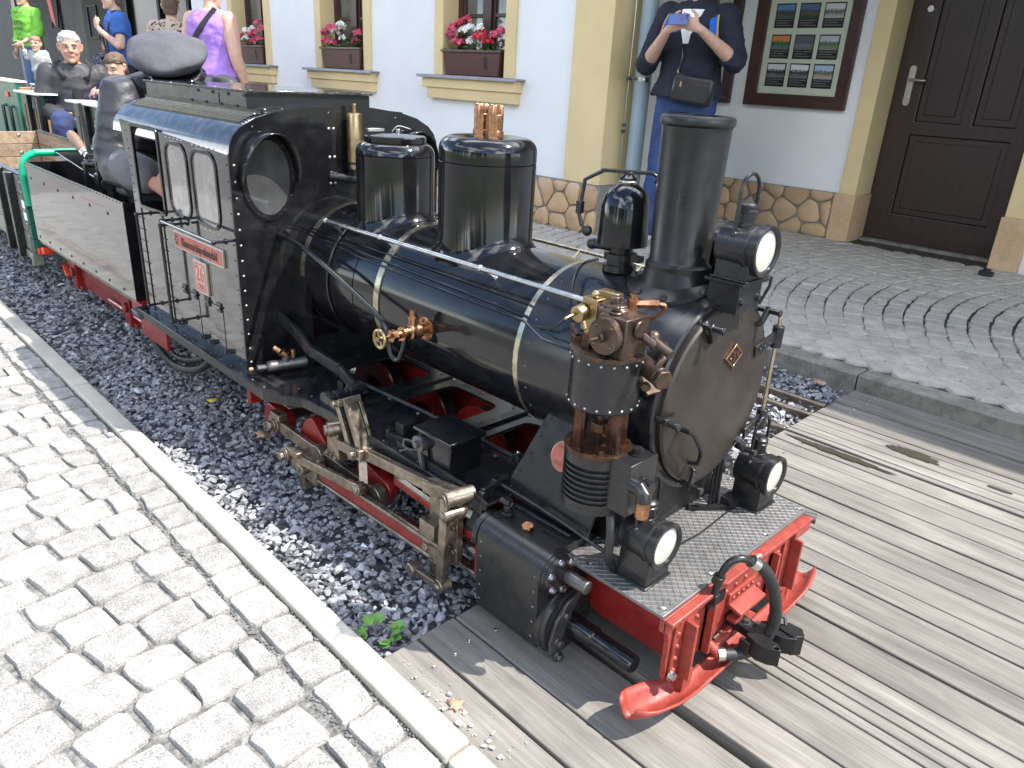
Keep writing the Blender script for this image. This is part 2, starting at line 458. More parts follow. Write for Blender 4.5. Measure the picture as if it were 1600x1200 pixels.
def link(name, me, parent=None, bev=0.0, kind=None, loc=None):
    o = bpy.data.objects.new(name, me)
    COL.objects.link(o)
    if loc is not None:
        o.location = loc
    if parent is not None:
        setpar(o, parent)
    if bev > 0:
        b = o.modifiers.new('bevel', 'BEVEL')
        b.width = bev; b.segments = 2; b.limit_method = 'ANGLE'; b.angle_limit = rad(40); b.harden_normals = False
        b.use_clamp_overlap = True
    if kind:
        o['kind'] = kind
    return o
ROOTLOC = {}
def setpar(o, parent):
    o.parent = parent
    L0 = ROOTLOC.get(parent.name)
    if L0 is not None:
        o.matrix_parent_inverse = Matrix.Translation(-Vector(L0))
def part(name, mb, mats, parent=None, bev=0.0, kind=None, sharp=35):
    return link(name, mb.mesh(name, mats, sharp), parent, bev, kind)
def tag(o, label, cat, group=None, kind=None):
    if label: o['label'] = label
    if cat: o['category'] = cat
    if group: o['group'] = group
    if kind: o['kind'] = kind
    return o
def root(name, loc, label, cat, group=None):
    o = bpy.data.objects.new(name, None)
    COL.objects.link(o)
    o.empty_display_size = 0.05
    o.location = loc
    ROOTLOC[o.name] = tuple(loc)
    return tag(o, label, cat, group)
def XZ(a, b, d): return (a, d, b)      # drawing in the x-z plane, extruded along y
def YZ(a, b, d): return (d, a, b)      # drawing in the y-z plane, extruded along x
def XY(a, b, d): return (a, b, d)
def rrect(x0, x1, y0, y1, r, n=5):
    out = []
    for cx, cy, a0 in ((x1 - r, y1 - r, 0), (x0 + r, y1 - r, 90), (x0 + r, y0 + r, 180), (x1 - r, y0 + r, 270)):
        for k in range(n + 1):
            a = rad(a0 + 90 * k / n)
            out.append((cx + r * math.cos(a), cy + r * math.sin(a)))
    return out
def ellipse(cx, cy, rx, ry, n=32):
    return [(cx + rx * math.cos(2 * math.pi * k / n), cy + ry * math.sin(2 * math.pi * k / n)) for k in range(n)]
def spline(pts, sub=6):
    """Catmull-Rom through points"""
    P = [Vector(p) for p in pts]; P = [P[0] * 2 - P[1]] + P + [P[-1] * 2 - P[-2]]
    out = []
    for i in range(1, len(P) - 2):
        for k in range(sub):
            t = k / sub; a, b, c, d = P[i - 1], P[i], P[i + 1], P[i + 2]
            out.append(0.5 * ((2 * b) + (c - a) * t + (2 * a - 5 * b + 4 * c - d) * t * t + (3 * b - a - 3 * c + d) * t ** 3))
    out.append(P[-2]); return out
WORK = bpy.data.scenes.new('work')
def baked(o):
    """mesh of an object with its modifiers applied, evaluated in a scene of its own"""
    WORK.collection.objects.link(o)
    vl = WORK.view_layers[0]; vl.update()
    dg = vl.depsgraph; dg.update()
    me = bpy.data.meshes.new_from_object(o.evaluated_get(dg))
    WORK.collection.objects.unlink(o)
    return me
def text(name, body, size, M, material, parent, extrude=0.0004, align='CENTER', sx=1.0):
    c = bpy.data.curves.new(name, 'FONT')
    c.body = body; c.size = size; c.align_x = align; c.align_y = 'CENTER'; c.extrude = extrude
    c.resolution_u = 2
    c.materials.append(material)
    t = bpy.data.objects.new(name, c)
    me = baked(t)
    bpy.data.objects.remove(t)
    me.transform(M @ Matrix.Diagonal((sx, 1, 1, 1)))
    me.materials.clear(); me.materials.append(material)
    o = bpy.data.objects.new(name, me); COL.objects.link(o)
    setpar(o, parent); o['kind'] = 'stuff'
    return o
def in_view(p, margin=1.03):
    d = Vector(p) - CAM
    z = sum(RC[2][i] * d[i] for i in range(3))
    if z < 0.1: return None
    x = sum(RC[0][i] * d[i] for i in range(3)) / z * 1164.2; y = sum(RC[1][i] * d[i] for i in range(3)) / z * 1164.2
    return z if abs(x) < 800 * margin and abs(y) < 600 * margin else None
# ------------------------------------------------------------------ ground, track bed, deck
def sheet(name, x0, x1, y0, y1, z, m, kind='structure', thick=0.0):
    b = MB()
    if thick:
        b.bb(x0, x1, y0, y1, z - thick, z)
    else:
        b.add([(x0, y0, z), (x1, y0, z), (x1, y1, z), (x0, y1, z)], [(0, 1, 2, 3)])
    return part(name, b, m, None, kind=kind)
sheet('ground', -400, 400, -400, 400, -0.16, M_SOIL)
sheet('track_bed', -30, -0.93, -0.545, 1.69, -0.045, M_BED)
sheet('deck_pit', -0.955, 6, -0.55, 1.69, -0.075, M_BLACKPL)
platform = sheet('platform', -14, 5, -9.0, -0.598, -0.006, M_GRIT, thick=0.14)
pavement = sheet('pavement', -24, 9, 1.795, 5.4, 0.047, M_GRITDK, thick=0.2)

def kerb(name, label, x0, x1, y0, y1, z, zb, joint, m):
    r = root(name, (0, (y0 + y1) / 2, zb), label, None, None)
    r['kind'] = 'structure'
    me = None; first = None
    x = joint
    while x > x0: x -= 1.0
    i = 0
    while x < x1:
        b = MB()
        g = 0.002 + 0.002 * random.random()
        b.bb(x + g, x + 1.0 - g, y0 + 0.002 * random.random(), y1 - 0.002 * random.random(), zb, z + 0.003 * random.random())
        part('kerb_stone', b, m, r, bev=0.006)
        x += 1.0; i += 1
    return r
kerb('near_kerb', None, -12, 2.5, -0.597, -0.540, 0.012, -0.15, -0.69, M_KERB)
kerb('far_kerb', None, -16, 6, 1.687, 1.794, 0.06, -0.15, -0.964, M_KERBFAR)

# setts laid in fans
def sett_mesh(q, z, dz, rnd):
    """q: four corners (x, y) in order; returns vertices and faces of one worn, dressed stone"""
    c = Vector((sum(p[0] for p in q) / 4, sum(p[1] for p in q) / 4))
    out = []
    for k in range(4):
        p = Vector(q[k]); a = Vector(q[k - 1]); b = Vector(q[(k + 1) % 4])
        t = 0.05 + 0.08 * rnd.random()
        p = p + Vector((rnd.uniform(-1, 1), rnd.uniform(-1, 1))) * 0.0045
        out.append(p + (a - p) * t); 
        out.append(p + (b - p) * t)
        mid = p + (b - p) * 0.5
        out.append(mid + (mid - c) * rnd.uniform(-0.045, 0.035))
    n = len(out); vs = []
    for p in out: vs.append((p.x, p.y, z - 0.03))
    for p in out:
        p2 = c + (p - c) * 0.99; vs.append((p2.x, p2.y, z + dz - 0.006))
    for p in out:
        p2 = c + (p - c) * (0.91 + 0.04 * rnd.random()); vs.append((p2.x, p2.y, z + dz + rnd.uniform(-0.0022, 0.0022)))
    vs.append((c.x + rnd.uniform(-.01, .01), c.y + rnd.uniform(-.01, .01), z + dz + rnd.uniform(-0.0005, 0.003)))
    fs = []
    for r in range(2):
        for k in range(n):
            fs.append((r * n + k, r * n + (k + 1) % n, (r + 1) * n + (k + 1) % n, (r + 1) * n + k))
    for k in range(n):
        fs.append((2 * n + k, 2 * n + (k + 1) % n, 3 * n))
    return vs, fs
def fan_cells(yc, R, x0, x1, ylo, yhi, pitch, size, rnd, sgn=1, row=0.0):
    cells = []
    ni = int((x1 - x0) / pitch) + 16
    for i in range(-12, ni):
        s = ylo + rnd.uniform(-size, 0)
        while s < yhi:
            w = size * rnd.uniform(0.82, 1.18)
            a, b = s, s + w
            s = b
            a2, b2 = max(a, ylo), min(b, yhi)
            if b2 - a2 < 0.035: continue
            def P(y, k):
                d = y - yc
                k2 = i + k
                sl = d / R
                yy = y - pitch * k * sl / (1 + sl * sl) * sgn
                return (x0 + k2 * pitch + sgn * d * d / (2 * R), min(max(yy, ylo), yhi))
            g = 0.0018 + 0.003 * rnd.random(); gk = 0.02 + row + 0.035 * rnd.random()
            q = [P(a2 + g, gk), P(a2 + g, 1 - gk), P(b2 - g, 1 - gk), P(b2 - g, gk)]
            q = [q[0], q[3], q[2], q[1]] if False else q
            cx = sum(p[0] for p in q) / 4
            if cx < x0 or cx > x1: continue
            cells.append(q)
    return cells
def lay_setts(cells, z, m, parent, name, restname, rnd, rough=0.006, limit=299, minpx=0):
    ranked = []
    rest = []
    for q in cells:
        c = (sum(p[0] for p in q) / 4, sum(p[1] for p in q) / 4, z)
        d = in_view(c, 1.12)
        if d is None: rest.append(q)
        else: ranked.append((d, q))
    ranked.sort(key=lambda t: t[0])
    for d, q in ranked[:limit]:
        vs, fs = sett_mesh(q, z, rnd.uniform(-rough, rough), rnd)
        b = MB(); b.add(vs, fs)
        part(name, b, m, parent, sharp=38)
    b = MB()
    for q in [t[1] for t in ranked[limit:]] + rest:
        vs, fs = sett_mesh(q, z, rnd.uniform(-rough, rough), rnd)
        b.add(vs, fs)
    part(restname, b, m, parent, kind='stuff', sharp=38)
rnd = random.Random(11)
near = []
x = -9.0
while x < 2.2:
    w = rnd.uniform(0.085, 0.125)
    near.append([(x + 0.003, -0.602), (x + 0.003, -0.680 - rnd.uniform(-0.004, 0.006)), (x + w - 0.003, -0.680 - rnd.uniform(-0.004, 0.006)), (x + w - 0.003, -0.602)])
    x += w
near += fan_cells(-0.66, 1.9, -7.0, 2.2, -2.2, -0.690, 0.104, 0.106, rnd)
lay_setts(near, 0.004, M_GRANITE, platform, 'sett', 'sett_field', rnd, rough=0.003)
far = fan_cells(3.35, 2.0, -4.6, 2.6, 1.80, 4.48, 0.098, 0.102, rnd, 1, 0.035)
far += fan_cells(3.35, 2.0, -11.0, -4.62, 1.80, 2.93, 0.098, 0.102, rnd, 1, 0.035)
lay_setts(far, 0.06, M_SETT, pavement, 'paving_sett', 'paving_field', rnd, rough=0.003)

# moss and grass tufts in the far joints, grit in the near ones
def tufts(name, spots, m, h, w):
    b = MB()
    for (x, y, z, n, s) in spots:
        for k in range(n):
            a = random.uniform(0, 6.28); r = s * math.sqrt(random.random())
            px, py = x + r * math.cos(a), y + r * math.sin(a) * 0.5
            hh = h * random.uniform(0.4, 1); t = random.uniform(0, 6.28)
            dx, dy = math.cos(t) * w, math.sin(t) * w
            lx, ly = random.uniform(-1, 1) * hh * 0.7, random.uniform(-1, 1) * hh * 0.7
            b.add([(px - dx, py - dy, z), (px + dx, py + dy, z), (px + lx, py + ly, z + hh)], [(0, 1, 2)])
    return part(name, b, m, None, kind='stuff')
M_MOSS = mat('joint_grass', (0.10, 0.22, 0.025), 0.6, var=0.4, vscale=90)
sp = []
for i in range(70):
    yy = random.uniform(1.85, 3.0); ii = random.randint(0, 34); xx = -4.6 + (ii) * 0.098 + (yy - 3.35) ** 2 / 4.0 + 2.4
    if -2.4 < xx < 1.5: sp.append((xx, yy, 0.05, random.randint(8, 42), random.uniform(0.008, 0.035)))
grass = tufts('joint_grass', sp, M_MOSS, 0.018, 0.0016)
b = MB()
for i in range(2600):
    xx = random.uniform(-3.2, 0.3); yy = random.choice([random.uniform(-0.694, -0.68), random.uniform(-1.6, -0.69), random.uniform(-0.604, -0.597)])
    r = random.uniform(0.0012, 0.0042)
    b.sphere((xx, yy, -0.005 + r * 0.5), r, 5, 3, (1, 0.8, 0.6))
part('joint_grit', b, M_GRIT, None, kind='stuff', sharp=20)

# ballast
def slate_material():
    m = M_SLATE; nt = m.node_tree; b = nt.nodes['Principled BSDF']
    at = nt.nodes.new('ShaderNodeAttribute'); at.attribute_name = 'tone'
    src = b.inputs['Base Color'].links[0].from_socket
    mm = nt.nodes.new('ShaderNodeMix'); mm.data_type = 'RGBA'; mm.blend_type = 'MULTIPLY'; mm.inputs['Factor'].default_value = 1
    nt.links.new(src, mm.inputs['A']); nt.links.new(at.outputs['Color'], mm.inputs['B'])
    nt.links.new(mm.outputs['Result'], b.inputs['Base Color'])
slate_material()
def stone_shapes(n, rnd):
    out = []
    for i in range(n):
        bm = bmesh.new()
        for k in range(9):
            v = Vector((rnd.gauss(0, 1), rnd.gauss(0, 1), rnd.gauss(0, 1))).normalized()
            bm.verts.new((v.x * 0.5, v.y * 0.5 * rnd.uniform(0.62, 0.85), v.z * 0.5 * rnd.uniform(0.36, 0.6)))
        r = bmesh.ops.convex_hull(bm, input=bm.verts[:])
        bmesh.ops.delete(bm, geom=[g for g in r['geom_interior'] if isinstance(g, bmesh.types.BMVert)], context='VERTS')
        bmesh.ops.recalc_face_normals(bm, faces=bm.faces[:])
        bm.verts.index_update()
        V = np.array([v.co[:] for v in bm.verts]); F = np.array([[v.index for v in f.verts] for f in bm.faces])
        bm.free(); out.append((V, F))
    return out
SH = stone_shapes(14, random.Random(3))
def euler_mats(a, b, c):
    ca, sa, cb, sb, cc, sc = np.cos(a), np.sin(a), np.cos(b), np.sin(b), np.cos(c), np.sin(c)
    R = np.empty((len(a), 3, 3))
    R[:, 0, 0] = ca * cb; R[:, 0, 1] = ca * sb * sc - sa * cc; R[:, 0, 2] = ca * sb * cc + sa * sc
    R[:, 1, 0] = sa * cb; R[:, 1, 1] = sa * sb * sc + ca * cc; R[:, 1, 2] = sa * sb * cc - ca * sc
    R[:, 2, 0] = -sb; R[:, 2, 1] = cb * sc; R[:, 2, 2] = cb * cc
    return R
def scatter(name, zones, m):
    VV = []; FF = []; TT = []; off = 0
    for (x0, x1, y0, y1, dens, smin, smax, zt) in zones:
        n = int((x1 - x0) * (y1 - y0) * dens)
        X = RNG.uniform(x0, x1, n); Y = RNG.uniform(y0, y1, n)
        Z = zt + RNG.uniform(-0.016, 0.0, n) + 0.004 * np.sin(X * 9) * np.cos(Y * 11)
        S = smin + (smax - smin) * RNG.random(n) ** 1.8
        R = euler_mats(RNG.uniform(0, 6.28, n), RNG.normal(0, 0.35, n), RNG.normal(0, 0.35, n))
        sh = RNG.integers(0, len(SH), n)
        tone = np.clip(RNG.normal(0.95, 0.27, n), 0.4, 2.0)
        tone[RNG.random(n) < 0.03] *= 1.7
        for k, (V, F) in enumerate(SH):
            ix = np.where(sh == k)[0]
            if not len(ix): continue
            P = np.einsum('nij,vj->nvi', R[ix], V) * S[ix][:, None, None] + np.stack([X[ix], Y[ix], Z[ix]], 1)[:, None, :]
            VV.append(P.reshape(-1, 3))
            nf = (F[None] + (np.arange(len(ix)) * len(V))[:, None, None]).reshape(-1, 3) + off
            FF.append(nf); TT.append(np.repeat(tone[ix], len(F)))
            off += len(ix) * len(V)
    V = np.concatenate(VV); F = np.concatenate(FF); T = np.concatenate(TT)
    me = bpy.data.meshes.new(name)
    me.vertices.add(len(V)); me.vertices.foreach_set('co', V.ravel())
    me.loops.add(len(F) * 3); me.loops.foreach_set('vertex_index', F.ravel().astype(np.int32))
    me.polygons.add(len(F)); me.polygons.foreach_set('loop_start', np.arange(0, len(F) * 3, 3, dtype=np.int32))
    a = me.attributes.new('tone', 'FLOAT_COLOR', 'FACE')
    C = np.stack([T, T, T * 1.02, np.ones_like(T)], 1)
    a.data.foreach_set('color', C.ravel().astype(np.float32))
    me.update(calc_edges=True); me.materials.append(m); me.shade_flat()
    o = bpy.data.objects.new(name, me); COL.objects.link(o)
    o['kind'] = 'stuff'
    return o
scatter('ballast_gravel', [
    (-3.1, -0.97, -0.54, 0.3, 6400, 0.013, 0.034, -0.010),
    (-6.5, -3.1, -0.54, 0.6, 3000, 0.018, 0.04, -0.012),
    (-3.4, -0.98, 0.3, 1.685, 3000, 0.016, 0.046, -0.012),
    (-9.0, -3.4, 0.6, 1.685, 900, 0.026, 0.05, -0.012),
    (-16.0, -6.5, -0.54, 1.685, 500, 0.03, 0.06, -0.012)], M_SLATE)

# rails (running rails flush with the deck) and sleepers under the ballast
def rail(y, label, x0=-30, x1=-0.962, z=0.004):
    r = root('rail', ((x0 + x1) / 2, y, z - 0.03), label, 'rail', 'running rails of the miniature tracks')
    b = MB(); b.bb(x0, x1, y - 0.0045, y + 0.0045, z - 0.024, z - 0.008); b.bb(x0, x1, y - 0.014, y + 0.014, z - 0.03, z - 0.0245)
    part('rail_web', b, M_RAIL, r)
    b = MB(); b.bb(x0, x1, y - 0.0095, y + 0.0095, z - 0.0085, z); part('rail_head', b, M_RAILTOP, r, bev=0.002)
    return r
rail(-0.097, 'rail in the slate ballast under the near wheels of the locomotive')
rail(0.097, 'rail in the slate ballast under the far wheels of the locomotive')
rail(1.121, 'rusty rail of the parallel track, the one nearest the locomotive', z=0.006)
rail(1.305, 'rusty rail of the parallel track, middle of the three beyond the locomotive', z=0.006)
rail(1.425, 'rusty rail of the parallel track, nearest the far kerb', z=0.006)

deck = root('deck', (1.0, 0.57, 0), None, None); deck['kind'] = 'structure'
cuts = [-0.545, -0.450, -0.352, (-0.212, 0.024), -0.095, 0.012, 0.040, 0.072, 0.104, 0.161, 0.258, 0.330, 0.427, 0.493, 0.591, 0.682, 0.775, 0.868, 0.962, 1.030,
        (1.112, 0.012), 1.150, 1.205, 1.255, 1.305, 1.345, 1.41, 1.505, 1.595, 1.684]
xend = 3.6
for i in range(len(cuts) - 1):
    a = cuts[i]; c = cuts[i + 1]
    g0 = 0.003
    if isinstance(a, tuple): g0 = a[1]; a = a[0]
    if isinstance(c, tuple): c = c[0]
    w = c - a
    wide = random.uniform(0.0025, 0.0045)
    y0 = a + (g0 if g0 > 0.005 else wide); y1 = c - (0.0008 if w < 0.06 else random.uniform(0.001, 0.003))
    b = MB()
    b.bb(-0.962 + random.uniform(-0.004, 0.004), xend, y0, y1, -0.032, random.uniform(-0.0015, 0.0015))
    part('plank', b, M_DECK, deck, bev=0.0025)
# screws sunk in the plank ends
b = MB()
for i in range(len(cuts) - 1):
    a = cuts[i][0] if isinstance(cuts[i], tuple) else cuts[i]
    c = cuts[i + 1][0] if isinstance(cuts[i + 1], tuple) else cuts[i + 1]
    if c - a < 0.08: continue
    for xx in (-0.875, 0.02, 0.9):
        for t in (0.28, 0.74):
            b.lathe((xx + random.uniform(-0.01, 0.01), a + (c - a) * t, 0.0012), (0, 0, 1), [(0, 0.0042), (0.0012, 0.0036), (0.0007, 0.0018), (0.0002, 0.0004)], 10)
part('deck_screw', b, M_STEEL, deck, kind='stuff')
# loose slate chips lying on the deck by the kerb
b = MB()
rs = random.Random(5)
for i in range(46):
    xx = rs.uniform(-0.93, -0.62); yy = -0.53 + abs(rs.gauss(0, 0.022))
    s = rs.choice([0.003, 0.004, 0.005, 0.006, 0.012, 0.016]) * rs.uniform(0.7, 1.2)
    V, F = SH[rs.randrange(len(SH))]
    M = Matrix.Translation((xx, yy, 0.0015 + s * 0.16)) @ Matrix.Rotation(rs.uniform(0, 6), 4, 'Z') @ Matrix.Scale(s, 4)
    b.add([tuple(v) for v in V], [tuple(f) for f in F], M)
M_CHIP = mat('stone_chips', (0.36, 0.355, 0.35), 0.7, var=0.4, vscale=90)
part('stone_chips', b, M_CHIP, None, kind='stuff', sharp=10)
# wet stains on the deck
M_WET = mat('damp_stain', (0.05, 0.042, 0.032), 0.25)
for (sx, sy, ax, ay, lab) in ((-0.60, 1.27, 0.085, 0.03, 'dark wet stain on the planks between the far rails and the kerb'), (-0.76, 1.075, 0.17, 0.019, 'long brown wet stain along the plank beside the nearest rail groove'), (-0.34, 1.235, 0.035, 0.008, 'small dark damp mark on the deck planks')):
    rs = random.Random(int(sx * 100)); pts = []
    for k in range(36):
        a = 2 * math.pi * k / 36; q = rs.uniform(0.72, 1.12)
        pts.append((sx + ax * q * math.cos(a) , sy + ay * q * math.sin(a)))
    b = MB(); b.prism(pts, XY, 0.0024, 0.0036)
    tag(part('wet_stain', b, M_WET, None), lab, 'stain', 'wet stains on the deck', kind='stuff')
# ------------------------------------------------------------------ station building
bld = root('station_building', (-5.0, 4.0, 0.06), 'white rendered building with ochre window surrounds and sandstone plinth', 'building')
WY = 2.96
wins = [-4.714, -6.552, -8.392]
WH = 0.36                     # half width of a window opening
ZS, ZT, ZR = 1.05, 2.35, 2.62
# facade with window openings (left part) : sheet 0.19 deep
holes = [[(c - WH, ZS), (c + WH, ZS), (c + WH, ZT), (c - WH, ZT)] for c in wins]
b = MB(); b.plate([(-9.85, 0.0), (-3.52, 0.0), (-3.52, 3.0), (6.0, 3.0), (6.0, 3.86), (-9.85, 3.86)], holes, XZ, WY, WY + 0.21)
part('facade', b, M_PLASTER, bld)
b = MB(); b.bb(-3.66, -3.62, WY + 0.212, 4.5, 0.0, 3.2); part('side_wall', b, M_PLASTER, bld)
b = MB(); b.bb(-9.85, -9.65, WY + 0.212, 5.4, 0.0, 3.2); part('side_wall', b, M_PLASTER, bld)
b = MB(); b.bb(-3.6, 5.0, 4.95, 5.0, 0.0, 3.2); part('light_stop_backing', b, M_BLACKPL, bld)  # unseen black backing, added to stop light leaking in around the door
b = MB(); b.plate([(-3.618, 0.0), (-2.225, 0.0), (-2.225, 3.2), (-3.618, 3.2)], [], XZ, 4.5, 4.74)
b.plate([(-1.10, 0.0), (5.0, 0.0), (5.0, 3.2), (-1.10, 3.2)], [], XZ, 4.5, 4.74)
b.bb(-2.225, -1.10, 4.5, 4.95, 2.36, 3.2); b.bb(-2.26, -2.2255, 4.74, 4.95, 0, 2.36); b.bb(-1.2495, -1.2, 4.74, 4.95, 0, 2.36)
part('recess_wall', b, M_PLASTER, bld)
# corner pillar
b = MB(); b.bb(-3.681, -3.347, WY - 0.03, WY + 0.26, 0.40, 2.998)
part('pilaster', b, M_OCHRE, bld, bev=0.004)
# eave and roof; unseen canopy added to darken the door recess
b = MB(); b.bb(-9.84, 6.0, 3.18, 9.0, 3.87, 3.93); b.bb(-22, -9.86, 2.48, 9.0, ZR, ZR + 0.06)
part('soffit', b, M_FRAMEDK, bld, kind='stuff')
b = MB(); b.bb(-3.33, 6.0, 2.50, 4.5, 2.62, 2.68); b.bb(-3.33, 6.0, 2.47, 2.499, 2.58, 2.72)
part('shade_canopy', b, M_FRAMEDK, bld, kind='stuff')
b = MB(); b.prism([(2.9, 3.93), (2.9, 3.98), (9.0, 6.6), (9.0, 3.93)], YZ, -9.9, 6.1)
M_TILE = mat('roof_tile', (0.22, 0.07, 0.045), 0.8, var=0.3, vscale=10)
part('roof', b, M_TILE, bld)
# window surrounds, windows, sills
for c in wins:
    b = MB()
    for s in (-1, 1):
        b.bb(c + s * WH, c + s * (WH + 0.106), WY - 0.022, WY - 0.001, ZS + 0.002, ZT + 0.1)
    b.bb(c - WH, c + WH, WY - 0.022, WY - 0.001, ZT, ZT + 0.1)
    for s in (-1, 1):                                   # painted reveals
        b.bb(c + s * (WH - 0.004), c + s * (WH - 0.001), WY - 0.021, WY + 0.17, ZS + 0.002, ZT - 0.003)
    part('window_surround', b, M_OCHRE, bld, bev=0.003)
    w = MB()
    y0, y1 = WY + 0.13, WY + 0.185
    fw = 0.05
    for s in (-1, 1): w.bb(c + s * (WH - 0.006), c + s * (WH - 0.006 - fw), y0, y1, ZS + 0.004, ZT - 0.004)
    w.bb(c - WH + fw, c + WH - fw, y0, y1, ZS + 0.004, ZS + 0.07); w.bb(c - WH + fw, c + WH - fw, y0, y1, ZT - 0.07, ZT - 0.004)
    w.bb(c - 0.045, c + 0.045, y0 - 0.012, y1, ZS + 0.07, ZT - 0.07)
    for s in (-1, 1):
        xa, xb = sorted((c + s * 0.045, c + s * (WH - 0.006 - fw)))
        w.bb(xa, xa + 0.028, y0 + 0.008, y1 - 0.004, ZS + 0.07, ZT - 0.07); w.bb(xb - 0.028, xb, y0 + 0.008, y1 - 0.004, ZS + 0.07, ZT - 0.07)
        for zz in (1.49, 1.92):
            w.bb(xa + 0.028, xb - 0.028, y0 + 0.008, y1 - 0.004, zz - 0.013, zz + 0.013)
    win = part('window', w, M_FRAMEDK, bld, bev=0.003)
    for s in (-1, 1):
        xa, xb = sorted((c + s * 0.073, c + s * (WH - 0.034 - fw)))
        for za, zb in ((ZS + 0.072, 1.477), (1.503, 1.907), (1.933, ZT - 0.072)):
            p = MB(); p.bb(xa, xb, y0 + 0.026, y0 + 0.030, za, zb)
            part('pane', p, M_PANE, win)
    cu = MB(); pts = []
    for s in (-1, 1):
        xs = [c + s * (0.06 + 0.24 * k / 16) for k in range(17)]
        vs = []
        for k, xx in enumerate(xs):
            yy = y1 + 0.03 + 0.012 * math.sin(k * 1.9)
            vs += [(xx, yy, ZS + 0.02), (xx, yy, ZT)]
        cu.add(vs, [(2 * k, 2 * k + 2, 2 * k + 3, 2 * k + 1) for k in range(16)])
    cu.bb(c - WH - 0.3, c + WH + 0.3, y1 + 0.25, y1 + 0.26, ZS - 0.1, ZT + 0.1)
    part('curtain', cu, M_CURTAIN, bld)
    sl = MB(); sl.bb(c - 0.60, c + 0.575, WY - 0.1, WY + 0.13, ZS - 0.012, ZS + 0.001)
    sl.bb(c - 0.60, c + 0.575, WY - 0.104, WY - 0.098, ZS - 0.022, ZS + 0.0005)
    part('window_sill', sl, M_SILL, bld, bev=0.002)
    ap = MB(); ap.bb(c - 0.555, c + 0.54, WY - 0.075, WY - 0.001, 0.955, ZS - 0.0125)
    ap.prism([(WY - 0.055, 0.874), (WY - 0.062, 0.9545), (WY - 0.001, 0.9545), (WY - 0.001, 0.874)], YZ, c - 0.51, c + 0.525)
    part('sill_moulding', ap, M_OCHRE, bld, bev=0.004)
# plinth stones
def clip(poly, a, b, c):
    out = []
    for i in range(len(poly)):
        p, q = poly[i], poly[(i + 1) % len(poly)]
        dp = a * p[0] + b * p[1] - c; dq = a * q[0] + b * q[1] - c
        if dp <= 0: out.append(p)
        if dp * dq < 0:
            t = dp / (dp - dq); out.append((p[0] + (q[0] - p[0]) * t, p[1] + (q[1] - p[1]) * t))
    return out
def voronoi(x0, x1, z0, z1, n, rs):
    pts = []
    for k in range(n * 40):
        if len(pts) >= n: break
        p = (rs.uniform(x0, x1), rs.uniform(z0, z1))
        if all((p[0] - q[0]) ** 2 + (p[1] - q[1]) ** 2 > 0.0175 for q in pts): pts.append(p)
    out = []
    for p in pts:
        poly = [(x0, z0), (x1, z0), (x1, z1), (x0, z1)]
        for q in pts:
            if q is p: continue
            a, bb_ = q[0] - p[0], q[1] - p[1]
            c = (q[0] ** 2 + q[1] ** 2 - p[0] ** 2 - p[1] ** 2) / 2
            poly = clip(poly, a, bb_, c)
            if not poly: break
        if poly and len(poly) > 2: out.append(poly)
    return out
def shrink(poly, g):
    cx = sum(p[0] for p in poly) / len(poly); cz = sum(p[1] for p in poly) / len(poly)
    out = []
    n = len(poly)
    res = poly
    for i in range(n):
        p, q = poly[i], poly[(i + 1) % n]
        ex, ez = q[0] - p[0], q[1] - p[1]; l = math.hypot(ex, ez)
        if l < 1e-6: continue
        nx, nz = ez / l, -ex / l
        if nx * (cx - p[0]) + nz * (cz - p[1]) > 0: nx, nz = -nx, -nz
        res = clip(res, nx, nz, nx * p[0] + nz * p[1] - g)
        if len(res) < 3: return None
    # soften the corners
    out = []
    for i in range(len(res)):
        p, a, c = res[i], res[i - 1], res[(i + 1) % len(res)]
        for t, o in ((0.2, a), (0.2, c)):
            out.append((p[0] + (o[0] - p[0]) * t, p[1] + (o[1] - p[1]) * t))
    return out
def plinth(x0, x1, y, n, seed, fn=XZ):
    rs = random.Random(seed)
    for poly in voronoi(x0, x1, 0.052, 0.398, n, rs):
        q = shrink(poly, 0.0065)
        if not q: continue
        cx = sum(p[0] for p in q) / len(q); cz = sum(p[1] for p in q) / len(q)
        m = len(q); d = 0.016 + 0.01 * rs.random()
        vs = [fn(p[0], p[1], y) for p in q] + [fn(p[0], p[1], y - d * 0.7) for p in q]
        vs += [fn(cx + (p[0] - cx) * 0.86, cz + (p[1] - cz) * 0.86, y - d + rs.uniform(-0.003, 0.003)) for p in q] + [fn(cx, cz, y - d - 0.002)]
        fs = [(r * m + k, r * m + (k + 1) % m, (r + 1) * m + (k + 1) % m, (r + 1) * m + k) for r in range(2) for k in range(m)]
        fs += [(2 * m + k, 2 * m + (k + 1) % m, 3 * m) for k in range(m)]
        s = MB(); s.add(vs, fs)
        part('plinth_stone', s, M_STONE, bld, sharp=48)
b = MB(); b.bb(-9.85, -3.347, WY - 0.028, WY - 0.001, 0.0, 0.399); b.bb(-3.60, -3.335, WY - 0.0275, WY + 0.265, 0.0, 0.3985)
b.bb(-3.60, -2.36, 4.476, 4.499, 0.0, 0.392)
part('plinth', b, M_MORTAR, bld)
plinth(-6.2, -3.34, WY - 0.028, 60, 4)
plinth(-3.60, -2.362, 4.476, 24, 9)
